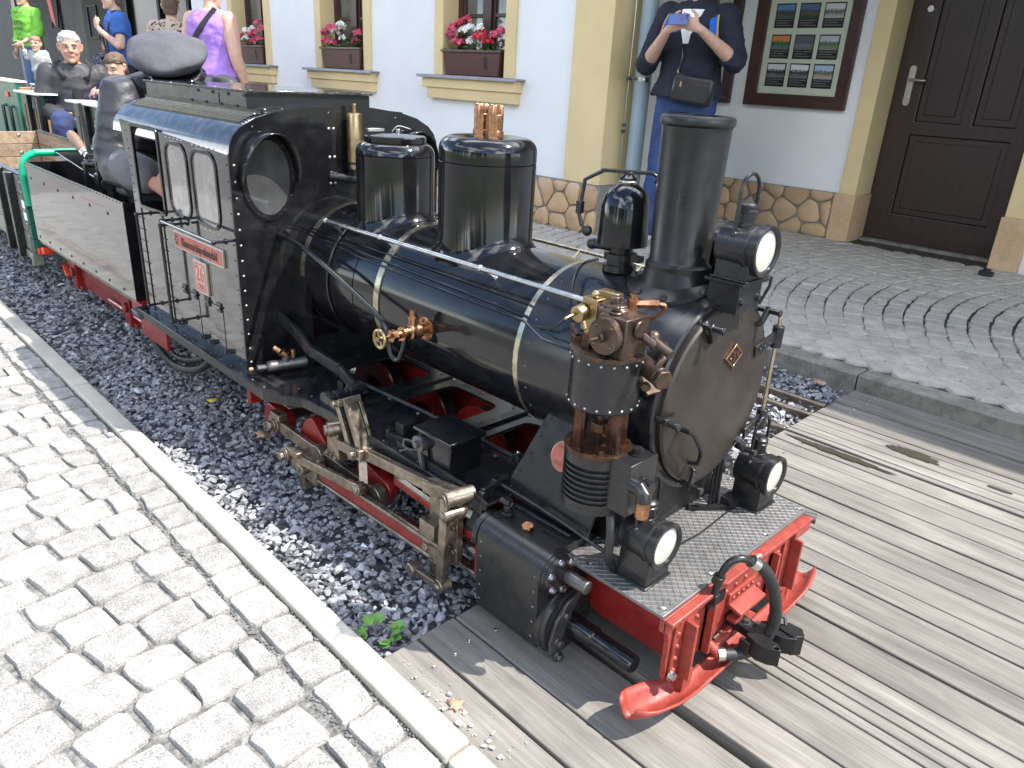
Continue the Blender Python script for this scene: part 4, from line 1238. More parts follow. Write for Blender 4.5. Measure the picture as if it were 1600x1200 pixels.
# copper clack valve with hand wheel on the boiler side
vx, vz = -1.285, 0.520
b = MB(); b.lathe((vx, -0.172, vz), (0, -1, 0), [(0, 0.027), (0.008, 0.027), (0.0085, 0.012), (0.02, 0.012)], 32)
for k in range(6): b.hexbolt((vx + 0.02 * math.cos(k * 1.047), -0.180, vz + 0.02 * math.sin(k * 1.047)), (0, -1, 0), 0.004, 0.004)
valve = part('clack_valve', b, M_COPPER, loco)
b = MB(); b.lathe((vx, -0.195, vz), (0, -1, 0), [(0, 0.015), (0.004, 0.0185), (0.03, 0.0185), (0.034, 0.014), (0.04, 0.014), (0.04, 0.016), (0.052, 0.016), (0.052, 0.0095), (0.075, 0.0095)], 24)
b.cyl((vx, -0.215, vz), (vx, -0.215, vz + 0.032), 0.011); b.cyl((vx, -0.215, vz + 0.032), (vx, -0.215, vz + 0.036), 0.0135); b.cyl((vx, -0.215, vz + 0.036), (vx, -0.215, vz + 0.05), 0.009, n=6)
b.cyl((vx, -0.262, vz), (vx, -0.275, vz), 0.0145, n=6); b.cyl((vx, -0.275, vz), (vx, -0.308, vz), 0.004, n=10); b.cyl((vx - 0.02, -0.235, vz - 0.02), (vx - 0.01, -0.235, vz), 0.008)
part('valve_body', b, M_COPPER, valve)
b = MB(); w = [(vx + 0.0195 * math.cos(2 * math.pi * k / 28), -0.305, vz + 0.0195 * math.sin(2 * math.pi * k / 28)) for k in range(28)]
b.tube(w, 0.0042, 8, closed=True)
for k in range(4):
    a = 2 * math.pi * k / 4 + 0.4; b.cyl((vx, -0.305, vz), (vx + 0.0195 * math.cos(a), -0.305, vz + 0.0195 * math.sin(a)), 0.0024, n=6)
b.cyl((vx, -0.298, vz), (vx, -0.311, vz), 0.0055)
part('hand_wheel', b, M_BRASS, valve)
# ---------------- cab
FX = -1.89
half = [(-0.335, 0.262), (-0.335, 0.842), (-0.331, 0.866), (-0.32, 0.888), (-0.30, 0.909), (-0.256, 0.932), (-0.20, 0.947), (-0.10, 0.960), (0.0, 0.964)]
prof = half + [(-y, z) for y, z in reversed(half[:-1])]
port = ellipse(-0.232, 0.783, 0.066, 0.1, 40)
b = MB(); b.plate(prof, [port, ellipse(0.232, 0.783, 0.066, 0.1, 40)], YZ, FX - 0.006, FX)
cabf = part('cab_front', b, M_GLOSS, loco, sharp=20)
for s in (-1, 1):
    b = MB(); b.plate(ellipse(s * 0.232, 0.783, 0.076, 0.110, 44), [ellipse(s * 0.232, 0.783, 0.062, 0.096, 44)], YZ, FX + 0.0005, FX + 0.005)
    for k in range(9):
        a = 2 * math.pi * (k + 0.3) / 9; b.dome((FX + 0.005, s * 0.232 + 0.069 * math.cos(a), 0.783 + 0.103 * math.sin(a)), (1, 0, 0), 0.0042, 0.003)
    pf = part('porthole', b, M_GLOSS, cabf)
    b = MB(); b.prism(ellipse(s * 0.232, 0.783, 0.065, 0.099, 40), YZ, FX - 0.004, FX - 0.001); part('porthole_glass', b, M_PORT, pf)
    b = MB(); vs = []; n = 30
    for i, (dx, q) in enumerate(((0, 0), (0.055, 0))):
        for k in range(n + 1):
            a = rad(-12 + 204 * k / n); sp_ = 1.0 if dx == 0 else max(0.0, math.sin(rad(180 * k / n))) ** 0.35
            vs.append((FX + dx * sp_ + 0.0005, s * 0.232 + 0.081 * math.cos(a), 0.783 + 0.116 * math.sin(a)))
    b.add(vs, [(k, k + 1, n + 2 + k, n + 1 + k) for k in range(n)])
    o = part('porthole_hood', b, M_GLOSS, pf); md = o.modifiers.new('thickness', 'SOLIDIFY'); md.thickness = 0.003
b = MB()
for k in range(14): b.dome((FX, -0.322, 0.285 + 0.041 * k), (1, 0, 0), 0.0036, 0.0028, 8)
for k in range(15):
    a = -0.31 + 0.0443 * k; z = np.interp(a, [p[0] for p in prof[1:-1]], [p[1] for p in prof[1:-1]])
    if k % 5 == 1: b.dome((FX, a, z - 0.016), (1, 0, 0), 0.002, 0.002, 6)
for z in (0.70, 0.76, 0.83, 0.905):
    for y in (-0.045, -0.03): b.dome((FX, y, z), (1, 0, 0), 0.0045, 0.0035, 8)
for z in (0.40, 0.5): b.dome((FX, -0.16, z), (1, 0, 0), 0.004, 0.003, 8)
part('rivet', b, M_RIVET, cabf, kind='stuff')
# cab sides
def cab_side(s):
    fn = (lambda a, z, d: (a, s * d, z))
    w1 = rrect(-2.302, -2.163, 0.643, 0.836, 0.035); w2 = rrect(-2.122, -1.976, 0.643, 0.832, 0.035)
    dh = rrect(-2.556, -2.360, 0.624, 0.864, 0.012)
    b = MB(); b.plate([(-2.62, 0.262), (FX - 0.0065, 0.262), (FX - 0.0065, 0.842), (-2.66, 0.842 + 0.035), (-2.645, 0.80), (-2.62, 0.74)], [w1, w2, dh], fn, 0.3305, 0.335)
    sd_ = part('cab_side', b, M_CABSIDE, loco, sharp=25)
    for (x0, x1, z1) in ((-2.302, -2.163, 0.836), (-2.122, -1.976, 0.832)):
        b = MB(); b.plate(rrect(x0 - 0.009, x1 + 0.009, 0.634, z1 + 0.009, 0.044), [rrect(x0 + 0.001, x1 - 0.001, 0.644, z1 - 0.001, 0.034)], fn, 0.3352, 0.3385)
        wf = part('window_frame', b, M_GLOSS, sd_, bev=0.0008)
        b = MB(); b.prism(rrect(x0, x1, 0.643, z1, 0.035), fn, 0.3315, 0.334); part('window_glass', b, M_GLASS, wf)
        b = MB()
        for k in range(5):
            for z in (0.626, z1 + 0.017): b.dome((x0 + 0.015 + (x1 - x0 - 0.03) * k / 4, s * 0.335, z), (0, s, 0), 0.0026, 0.002, 6)
        part('rivet', b, M_RIVET, wf, kind='stuff')
    b = MB(); b.plate(rrect(-2.566, -2.350, 0.615, 0.873, 0.02), [rrect(-2.555, -2.361, 0.625, 0.863, 0.012)], fn, 0.3352, 0.339)
    part('door_opening_trim', b, M_GLOSS, sd_, bev=0.0008)
    for x0 in (-2.578, -2.403):
        b = MB(); b.bb(x0 - 0.0155, x0 + 0.0155, s * 0.3352, s * 0.338, 0.268, 0.612)
        part('cover_strip', b, M_CABSIDE, sd_, bev=0.0006)
    b = MB()
    for x0 in (-2.608, -2.585, -2.571, -2.548, -2.433, -2.410, -2.396, -2.375):
        for k in range(9): b.dome((x0, s * 0.338 if x0 not in (-2.608, -2.548, -2.433, -2.375) else s * 0.335, 0.285 + 0.037 * k), (0, s, 0), 0.0026, 0.002, 6)
    for k in range(14): b.dome((-1.905, s * 0.335, 0.285 + 0.041 * k), (0, s, 0), 0.0028, 0.002, 6)
    for k in range(16): b.dome((-2.6 + 0.044 * k, s * 0.335, 0.272), (0, s, 0), 0.0026, 0.002, 6)
    for k in range(9): b.dome((-2.606, s * 0.335, 0.63 + 0.027 * k), (0, s, 0), 0.0028, 0.002, 6)
    part('rivet', b, M_BLACKPL, sd_, kind='stuff')
    # locker doors: seams, hinges, latches
    b = MB()
    for (xa, xb, xs) in ((-2.285, -2.19, -2.178), (-2.125, -2.04, -2.015)):
        b.bb(xa + 0.02, xb, s * 0.3351, s * 0.336, 0.410, 0.4125); b.bb(xs - 0.0012, xs + 0.0012, s * 0.3351, s * 0.336, 0.285, 0.408)
    part('locker_seam', b, M_BLACKPL, sd_, kind='stuff')
    for x0 in (-2.275, -2.198, -2.112, -2.035):
        b = MB(); b.bb(x0 - 0.013, x0 + 0.013, s * 0.3351, s * 0.339, 0.413, 0.424); b.bb(x0 - 0.013, x0 + 0.013, s * 0.3351, s * 0.339, 0.397, 0.408); b.cyl((x0 - 0.014, s * 0.340, 0.4105), (x0 + 0.014, s * 0.340, 0.4105), 0.0032, n=8)
        part('locker_hinge', b, M_SATIN, sd_)
    for x0 in (-2.33, -2.16, -2.10, -1.995):
        b = MB(); b.box((x0, s * 0.341, 0.288), (0.03, 0.011, 0.006)); b.cyl((x0, s * 0.336, 0.288), (x0, s * 0.35, 0.288), 0.005)
        part('locker_latch', b, M_SATIN, sd_)
    for x0, z0, z1, yr in ((-2.421, 0.333, 0.619, 0.40), (-2.264, 0.317, 0.61, 0.39)):
        b = MB(); y = s * yr; b.tube([(x0, y, z0 - 0.006), (x0, y, z1 + 0.006)], 0.0046, 10)
        for z in (z0, z1):
            b.cyl((x0, y, z), (x0, s * 0.334, z), 0.0038, n=8); b.sphere((x0, y, z), 0.0066, 10, 6); b.cyl((x0, s * 0.362, z), (x0, s * 0.356, z), 0.0075)
        part('grab_rail', b, M_GLOSS, sd_)
    b = MB(); y = s * 0.39; b.tube([(-2.26, y, 0.626), (-1.898, y, 0.626)], 0.0046, 10)
    for x0 in (-2.253, -1.902):
        b.cyl((x0, y, 0.626), (x0, s * 0.334, 0.626), 0.0038, n=8); b.sphere((x0, y, 0.626), 0.0066, 10, 6); b.cyl((x0, s * 0.362, 0.626), (x0, s * 0.355, 0.626), 0.0078)
    part('grab_rail', b, M_GLOSS, sd_)
    return sd_
csn = cab_side(-1); csf = cab_side(1)
# cast plates on the near side
MS = Matrix(((1, 0, 0, 0), (0, 0, -1, 0), (0, 1, 0, 0), (0, 0, 0, 1)))      # text facing -y
def cast_plate(name, x0, x1, z0, z1, m, rim):
    b = MB(); b.bb(x0, x1, -0.343, -0.3355, z0, z1); p = part(name, b, rim, csn, bev=0.001)
    b = MB(); b.bb(x0 + 0.004, x1 - 0.004, -0.3438, -0.3432, z0 + 0.004, z1 - 0.004); part('plate_field', b, m, p)
    return p
np_ = cast_plate('name_plate', -2.295, -1.965, 0.538, 0.588, M_PLATE, M_CHROME)
text('lettering', 'Klausenschüpenhmpfahl', 0.036, Matrix.Translation((-2.118, -0.3442, 0.562)) @ MS, M_LETTER, np_, 0.0007, sx=0.70)
b = MB()
for k in range(6):
    a = 2 * math.pi * k / 6; b.cyl((-2.275 + 0.010 * math.cos(a), -0.3440, 0.563 + 0.012 * math.sin(a)), (-2.275 + 0.010 * math.cos(a), -0.3448, 0.563 + 0.012 * math.sin(a)), 0.0035, n=6)
part('emblem', b, M_LETTER, np_, kind='stuff')
nu = cast_plate('number_plate', -2.173, -2.087, 0.430, 0.526, M_PINK, M_CHROME)
b = MB(); b.plate(rrect(-2.166, -2.094, 0.438, 0.519, 0.010), [rrect(-2.163, -2.097, 0.441, 0.516, 0.009)], XZ, -0.3446, -0.3438); part('plate_border', b, M_PLATE, nu)
text('lettering', '26', 0.066, Matrix.Translation((-2.130, -0.3442, 0.487)) @ MS, M_PLATE, nu, 0.0007, sx=0.85)
text('lettering', 'EXIX', 0.022, Matrix.Translation((-2.128, -0.3442, 0.451)) @ MS, M_PLATE, nu, 0.0007)
# roof
b = MB(); rp = [(y * 0.994, z - 0.004) for y, z in prof[1:-1]]; n = len(rp); X0, X1 = -2.735, FX - 0.0065
vs = [(X0, y, z) for y, z in rp] + [(X1, y, z) for y, z in rp] + [(X0, y * 0.985, z - 0.006) for y, z in rp] + [(X1, y * 0.985, z - 0.006) for y, z in rp]
fs = [(k, k + 1, n + k + 1, n + k) for k in range(n - 1)] + [(2 * n + k, 3 * n + k, 3 * n + k + 1, 2 * n + k + 1) for k in range(n - 1)] + [(k, 2 * n + k, 2 * n + k + 1, k + 1) for k in range(n - 1)]
fs += [(0, n, 3 * n, 2 * n), (n - 1, 3 * n - 1, 4 * n - 1, 2 * n - 1)]
b.add(vs, fs)
roof = part('cab_roof', b, M_ROOF, loco, sharp=45)
b = MB()
for s in (-1, 1):
    for k in range(6):
        y = 0.277 - 0.0085 * k; z = np.interp(-y, [p[0] for p in half[1:]], [p[1] for p in half[1:]])
        b.bar((-2.70, s * y, z - 0.0025), (-1.93, s * y, z - 0.0025), 0.0035, 0.007)
    b.bar((-2.72, s * 0.222, 0.9435), (-1.92, s * 0.222, 0.9435), 0.006, 0.008)
part('roof_rib', b, M_ROOF, roof, kind='stuff')
b = MB(); b.bb(-2.78, -2.045, -0.205, 0.205, 0.986, 0.992); part('vent_cover', b, M_ROOF, roof, bev=0.001)
b = MB()
for s in (-1, 1): b.bb(-2.775, -2.052, s * 0.198, s * 0.194, 0.938, 0.985)
part('vent_side', b, M_GRAPH, roof, kind='stuff')
b = MB(); b.bb(-2.056, -2.052, -0.194, 0.194, 0.945, 0.9855); part('vent_front', b, M_GRAPH, roof)
b = MB()
for k in range(4): b.bb(-2.06 - 0.1 * k - 0.006, -2.06 - 0.1 * k + 0.006, -0.2005, -0.198, 0.974, 0.982); b.bb(-2.11 - 0.1 * k - 0.008, -2.11 - 0.1 * k + 0.008, -0.2005, -0.198, 0.946, 0.952)
b.bb(-2.2215, -2.2185, -0.1995, -0.198, 0.95, 0.98)
part('vent_slot', b, M_BLACKPL, roof, kind='stuff')
b = MB()
for k in range(12):
    for (y, x0) in ((-0.215, -2.7 + 0.06 * k),): b.dome((x0, y, 0.944), (0, 0, 1), 0.0028, 0.002, 6)
for k in range(7): b.dome((-1.965, -0.19 + 0.05 * k, 0.9475 + 0.0012 * k), (0, 0, 1), 0.0036, 0.003, 8); b.dome((-1.945, -0.23 + 0.05 * k, 0.938), (0, 0, 1), 0.003, 0.0025, 6)
for k in range(5): b.dome((-2.74 + 0.16 * k, -0.19, 0.992), (0, 0, 1), 0.002, 0.0012, 6); b.dome((-2.06, -0.18 + 0.09 * k, 0.992), (0, 0, 1), 0.002, 0.0012, 6)
part('rivet', b, M_RIVET, roof, kind='stuff')
# cab inside: back of the boiler, floor
b = MB(); b.bb(-2.62, FX - 0.01, -0.329, 0.329, 0.24, 0.261); part('cab_floor', b, M_BOARD, loco)
b = MB(); b.lathe((-2.02, 0, ZB), (1, 0, 0), [(0, 0.15), (0.02, 0.165), (0.12, 0.17)], 32); b.bb(-2.0, -1.90, -0.17, 0.17, 0.262, 0.5)
part('boiler_backhead', b, M_BLACKPL, loco)
# whistle
wx, wy = -1.862, 0.02
b = MB(); b.lathe((wx, wy, 0.80), (0, 0, 1), [(0, 0.008), (0.0, 0.021), (0.012, 0.0215), (0.013, 0.018), (0.017, 0.018), (0.018, 0.0215), (0.142, 0.0218), (0.147, 0.0195), (0.149, 0.0065), (0.17, 0.006), (0.172, 0.004)], 32)
wh = part('whistle', b, M_BRASS, loco)
b = MB(); b.lathe((wx, wy, 0.812), (0, 0, 1), [(0, 0.0219), (0.007, 0.0219)], 32, caps=False); part('whistle_mouth', b, M_BLACKPL, wh)
b = MB(); b.cyl((wx, wy, 0.80), (wx, wy, 0.775), 0.011); b.cyl((wx - 0.03, wy - 0.055, 0.778), (wx, wy, 0.772), 0.0115); b.sphere((wx, wy, 0.772), 0.0145, 12, 8); b.cyl((wx - 0.03, wy - 0.055, 0.778), (wx - 0.035, wy - 0.063, 0.779), 0.014)
part('whistle_valve', b, M_SATIN, wh)
# firebox side sheets
b = MB()
for s in (-1, 1): b.prism([(s * 0.175, 0.262), (s * 0.205, 0.262), (s * 0.196, 0.47), (s * 0.172, 0.56)], YZ, FX + 0.001, -1.80)
part('firebox_side', b, M_GLOSS, loco, kind='stuff')
# injector below the porthole
b = MB(); b.cyl((-1.83, -0.305, 0.285), (-1.80, -0.20, 0.288), 0.0155); b.cyl((-1.838, -0.33, 0.284), (-1.83, -0.305, 0.285), 0.009); b.cyl((-1.815, -0.255, 0.286), (-1.815, -0.255, 0.312), 0.012)
inj = part('injector', b, M_DKSTEEL, loco, bev=0.001)
b = MB(); b.cyl((-1.815, -0.255, 0.312), (-1.82, -0.265, 0.325), 0.0125, n=12); b.cyl((-1.82, -0.268, 0.325), (-1.835, -0.278, 0.334), 0.008, n=10); b.cyl((-1.815, -0.235, 0.303), (-1.815, -0.235, 0.328), 0.009, n=8); b.cyl((-1.84, -0.342, 0.284), (-1.842, -0.352, 0.284), 0.006, n=10)
part('injector_fitting', b, M_COPPER, inj)
# ---------------- running board with openings
b = MB()
out = [(-2.64, -0.365), (-1.73, -0.370), (-1.66, -0.335), (-1.63, -0.312), (-1.55, -0.302), (-1.46, -0.302), (-0.935, -0.302), (-0.935, 0.302), (-1.55, 0.302), (-1.63, 0.312), (-1.73, 0.37), (-2.64, 0.365)]
hl = [rrect(-1.745, -1.565, -0.115, 0.07, 0.03), rrect(-1.465, -1.275, -0.118, 0.06, 0.03), rrect(-1.165, -0.985, -0.118, 0.06, 0.03)]
b.plate(out, hl, XY, 0.255, 0.262)
rbd = part('running_board', b, M_BOARD, loco, bev=0.0012)
b = MB()
for i in range(5):
    p, q = out[i], out[i + 1]; b.bar((p[0], p[1] + 0.002, 0.248), (q[0], q[1] + 0.002, 0.248), 0.006, 0.024)
b.bar((-1.46, -0.30, 0.248), (-0.94, -0.30, 0.248), 0.006, 0.024)
part('board_edge', b, M_SATIN, rbd)
b = MB()
for k in range(26):
    xx = -2.6 + 0.065 * k
    yy = -0.355 if xx < -1.72 else -0.288
    b.dome((xx, yy, 0.262), (0, 0, 1), 0.0032, 0.0022, 6)
for xx in (-1.75, -1.55, -1.49, -1.37, -1.25, -1.19, -1.08, -0.97):
    for yy in (-0.135, 0.085): b.dome((xx, yy, 0.262), (0, 0, 1), 0.0055, 0.006, 6)
part('board_bolt', b, M_DKSTEEL, rbd, kind='stuff')
b = MB(); b.bb(-1.52, -1.505, -0.28, 0.12, 0.262, 0.268); b.bb(-1.225, -1.2, -0.2, 0.12, 0.262, 0.27); part('board_seam', b, M_SATIN, rbd, kind='stuff')
# frames
for s in (-1, 1):
    b = MB(); b.plate([(-2.66, 0.255), (-2.66, 0.15), (-2.4, 0.13), (-2.0, 0.10), (-0.56, 0.09), (-0.53, 0.10), (-0.53, 0.228), (-0.93, 0.228), (-0.94, 0.2545)], [], lambda a, z, d: (a, s * d, z), 0.15, 0.162)
    part('frame_plate', b, M_RED, loco, bev=0.001)
for x0, w in ((-1.885, 0.02), (-1.67, 0.04), (-1.02, 0.03)):
    b = MB(); b.prism([(-0.163, 0.254), (-0.30, 0.254), (-0.30, 0.235), (-0.19, 0.135), (-0.163, 0.12)] if w > 0.02 else [(-0.30, 0.254), (-0.34, 0.254), (-0.34, 0.165), (-0.30, 0.165)], YZ, x0 - w / 2, x0 + w / 2)
    part('frame_bracket', b, M_RED, loco, bev=0.001)
b = MB(); b.bb(-2.655, -2.43, -0.358, -0.345, 0.165, 0.252); part('step_panel', b, M_RED, loco, bev=0.002)
b = MB(); b.prism(rrect(-2.70, -2.60, -0.375, -0.30, 0.02), XY, 0.232, 0.25); part('cab_step', b, M_SATIN, loco, bev=0.002)
b = MB(); b.tube(spline([(-2.79, -0.30, 0.225), (-2.75, -0.305, 0.17), (-2.69, -0.305, 0.10), (-2.58, -0.30, 0.066), (-2.45, -0.30, 0.08), (-2.34, -0.295, 0.115), (-2.28, -0.28, 0.16)], 6), 0.0125, 10)
b.tube(spline([(-2.76, -0.27, 0.225), (-2.71, -0.285, 0.15), (-2.62, -0.285, 0.095), (-2.50, -0.28, 0.095), (-2.36, -0.27, 0.14)], 6), 0.0095, 10)
part('brake_hose', b, M_RUBBER, loco)
# wheels, axles
for xx in (-1.85, -1.60, -1.35):
    for s in (-1, 1):
        b = MB(); b.lathe((xx, s * 0.088, 0.112), (0, s, 0), [(-0.03, 0.05), (-0.03, 0.114), (-0.026, 0.118), (-0.022, 0.112), (-0.02, 0.108), (0.014, 0.1065), (0.015, 0.096), (0.006, 0.094), (0.006, 0.03), (0.016, 0.03), (0.016, 0.0)], 40, caps=False)
        wh_ = part('wheel', b, M_RED, loco)
        b = MB(); b.lathe((xx, s * 0.088, 0.112), (0, s, 0), [(-0.0205, 0.1088), (0.0145, 0.1072), (0.0152, 0.0968)], 40, caps=False); part('tyre', b, M_DKSTEEL, wh_)
    b = MB(); b.cyl((xx, -0.30, 0.112), (xx, 0.30, 0.112), 0.016); part('axle', b, M_DKSTEEL, loco)
def motion(s):
    Y = lambda y: s * y
    def pin(b, x, y0, y1, z, r): b.cyl((x, Y(y0), z), (x, Y(y1), z), r, n=14)
    # outside cranks with counterweights
    for xx, px, pz in ((-1.85, -1.79, 0.128), (-1.60, -1.56, 0.115), (-1.35, -1.30, 0.13)):
        b = MB(); dx, dz = xx - px, 0.112 - pz
        pts = []
        for k in range(13):
            a = math.atan2(-dz, -dx) + math.pi - rad(78) + rad(156) * k / 12; q_ = 0.05 if xx < -1.8 else (0.09 if xx < -1.5 else 0.072); pts.append((xx + q_ * math.cos(a), 0.114 + q_ * math.sin(a)))
        a2 = math.atan2(pz - 0.112, px - xx)
        pts += [(px + 0.026 * math.cos(a2 + t), pz + 0.026 * math.sin(a2 + t)) for t in (-1.2, -0.6, 0, 0.6, 1.2)]
        b.prism(pts, lambda a, z, d: (a, Y(d), z), 0.262, 0.292)
        part('crank', b, M_RED, loco, bev=0.003)
    # coupling rod
    b = MB(); b.bar((-1.79, Y(0.308), 0.128), (-1.30, Y(0.308), 0.122), 0.014, 0.034)
    for x, z in ((-1.79, 0.128), (-1.56, 0.125), (-1.30, 0.122)): pin(b, x, 0.297, 0.322, z, 0.028)
    b.box((-1.775, Y(0.309), 0.158), (0.05, 0.028, 0.02)); b.hexbolt((-1.79, Y(0.322), 0.128), (0, Y(1), 0), 0.014, 0.012)
    cr = part('coupling_rod', b, M_GEAR, loco, bev=0.002)
    # main rod, fluted and painted red in the flute
    b = MB(); A = Vector((-1.56, Y(0.336), 0.10)); B = Vector((-1.03, Y(0.336), 0.118))
    b.bar(A, B, 0.010, 0.046); b.bar(A + Vector((0, Y(0.006), 0.021)), B + Vector((0, Y(0.006), 0.017)), 0.014, 0.009); b.bar(A + Vector((0, Y(0.006), -0.021)), B + Vector((0, Y(0.006), -0.017)), 0.014, 0.009)
    b.box((A.x + 0.005, Y(0.336), 0.10), (0.085, 0.03, 0.072)); b.box((B.x, Y(0.336), 0.118), (0.05, 0.026, 0.05)); b.box((A.x - 0.03, Y(0.338), 0.06), (0.03, 0.022, 0.07))
    mr = part('main_rod', b, M_GEAR, loco, bev=0.003)
    b = MB(); b.bar(A + Vector((0.06, Y(0.0058), 0)), B + Vector((-0.03, Y(0.0058), 0)), 0.004, 0.030); part('rod_flute', b, M_RED, mr)
    # return crank and eccentric rod
    b = MB(); pin(b, -1.56, 0.33, 0.37, 0.10, 0.016); b.bar((-1.56, Y(0.366), 0.10), (-1.612, Y(0.366), 0.126), 0.012, 0.024); pin(b, -1.612, 0.36, 0.384, 0.126, 0.02); b.hexbolt((-1.612, Y(0.384), 0.126), (0, Y(1), 0), 0.012, 0.011); b.box((-1.585, Y(0.368), 0.142), (0.06, 0.022, 0.016))
    part('return_crank', b, M_GEAR, loco, bev=0.002)
    b = MB(); b.bar((-1.60, Y(0.366), 0.125), (-1.325, Y(0.352), 0.148), 0.014, 0.026); pin(b, -1.315, 0.338, 0.362, 0.150, 0.017); b.dome((-1.315, Y(0.362), 0.150), (0, Y(1), 0), 0.014, 0.003, 14)
    part('eccentric_rod', b, M_GEAR, loco, bev=0.003)
    # slotted expansion link
    b = MB(); P0 = Vector((-1.412, Y(0.316), 0.335)); P1 = Vector((-1.352, Y(0.316), 0.215)); d = (P1 - P0).normalized(); q = Vector((d.z, 0, -d.x))
    for yy in (0.296, 0.330):
        for o in (-0.0205, 0.0205): b.bar(P0 + q * o + Vector((0, Y(yy - 0.316), 0)), P1 + q * o + Vector((0, Y(yy - 0.316), 0)), 0.008, 0.016, q)
    for o in (-0.0205, 0.0205): b.bar(P0 + q * o * 0.95, P1 + q * o * 0.95, 0.03, 0.0075, q)
    b.bar(P0 - d * 0.004, P0 + d * 0.012, 0.046, 0.058, q); b.bar(P1 - d * 0.012, P1 + d * 0.006, 0.046, 0.058, q)
    b.bar(P1 + Vector((0.004, 0.0, 0)), (-1.318, Y(0.335), 0.155), 0.02, 0.022)
    for o in (-0.014, 0.014): b.hexbolt(P0 + q * o + Vector((0, Y(0.024), -0.004)), (0, Y(1), 0), 0.007, 0.006)
    part('expansion_link', b, M_GEAR, loco, bev=0.002)
    b = MB(); b.box((-1.452, Y(0.304), 0.205), (0.052, 0.06, 0.07)); b.cyl((-1.455, Y(0.345), 0.248), (-1.42, Y(0.26), 0.252), 0.019); b.cyl((-1.4575, Y(0.352), 0.2475), (-1.455, Y(0.345), 0.248), 0.013)
    for o in (-0.02, 0.0, 0.018): b.hexbolt((-1.455 + o, Y(0.334), 0.176), (0, Y(1), 0), 0.006, 0.006)
    part('link_bracket', b, M_GEAR, loco, bev=0.002)
    # radius rod, valve crosshead, combination lever
    b = MB(); b.bar((-1.425, Y(0.318), 0.218), (-1.32, Y(0.322), 0.228), 0.04, 0.026); b.bar((-1.33, Y(0.322), 0.228), (-1.06, Y(0.316), 0.250), 0.016, 0.026); b.bar((-1.10, Y(0.318), 0.246), (-1.01, Y(0.31), 0.258), 0.03, 0.026)
    b.cyl((-1.005, Y(0.345), 0.262), (-0.985, Y(0.285), 0.268), 0.0175); b.cyl((-1.0065, Y(0.35), 0.2615), (-1.005, Y(0.345), 0.262), 0.012); b.hexbolt((-1.345, Y(0.342), 0.226), (0, Y(1), 0), 0.009, 0.01)
    part('radius_rod', b, M_GEAR, loco, bev=0.003)
    b = MB(); b.bar((-1.004, Y(0.345), 0.262), (-1.016, Y(0.345), 0.05), 0.012, 0.022, (1, 0, 0)); b.cyl((-1.004, Y(0.352), 0.226), (-0.992, Y(0.30), 0.228), 0.0155); b.cyl((-1.016, Y(0.353), 0.045), (-1.012, Y(0.325), 0.045), 0.016); b.dome((-1.005, Y(0.352), 0.226), (0, Y(1), 0), 0.011, 0.003, 12)
    part('combination_lever', b, M_GEAR, loco, bev=0.002)
    b = MB(); b.bar((-1.105, Y(0.35), 0.040), (-1.02, Y(0.346), 0.040), 0.010, 0.018); b.cyl((-1.108, Y(0.36), 0.040), (-1.105, Y(0.33), 0.040), 0.0155); b.sphere((-1.018, Y(0.346), 0.040), 0.012, 10, 6)
    part('union_link', b, M_GEAR, loco, bev=0.002)
    b = MB(); b.prism([(-1.085, 0.252), (-0.992, 0.252), (-0.992, 0.105), (-1.03, 0.085), (-1.045, 0.03), (-1.085, 0.03), (-1.075, 0.105), (-1.085, 0.14)], lambda a, z, d: (a, Y(d), z), 0.306, 0.322)
    b.box((-1.066, Y(0.330), 0.155), (0.05, 0.03, 0.045))
    for x, z in ((-1.075, 0.24), (-1.045, 0.235), (-1.015, 0.236), (-1.0, 0.19), (-1.0, 0.13), (-1.068, 0.12)): b.hexbolt((x, Y(0.322), z), (0, Y(1), 0), 0.0072, 0.007)
    b.hexbolt((-1.062, Y(0.345), 0.122), (0, Y(1), 0), 0.010, 0.008)
    part('crosshead', b, M_GEAR, loco, bev=0.002)
    b = MB(); b.bar((-1.25, Y(0.285), 0.196), (-0.92, Y(0.285), 0.182), 0.024, 0.014); b.bar((-1.25, Y(0.285), 0.083), (-0.92, Y(0.285), 0.078), 0.024, 0.012)
    part('slide_bar', b, M_STEEL, loco, bev=0.001, kind='stuff')
    b = MB(); b.bar((-1.25, Y(0.286), 0.180), (-0.92, Y(0.286), 0.166), 0.024, 0.017); b.box((-0.935, Y(0.28), 0.155), (0.03, 0.06, 0.12)); part('guide_bracket', b, M_RED, loco, bev=0.002)
    b = MB(); b.cyl((-1.06, Y(0.287), 0.132), (-0.915, Y(0.287), 0.132), 0.0105, n=16); part('piston_rod', b, M_STEEL, loco)
    b = MB(); b.cyl((-0.99, Y(0.30), 0.228), (-0.965, Y(0.30), 0.228), 0.0085, n=12); b.cyl((-0.975, Y(0.30), 0.228), (-0.962, Y(0.30), 0.228), 0.0155, n=6); part('valve_spindle', b, M_CHROME, loco)
motion(-1); 
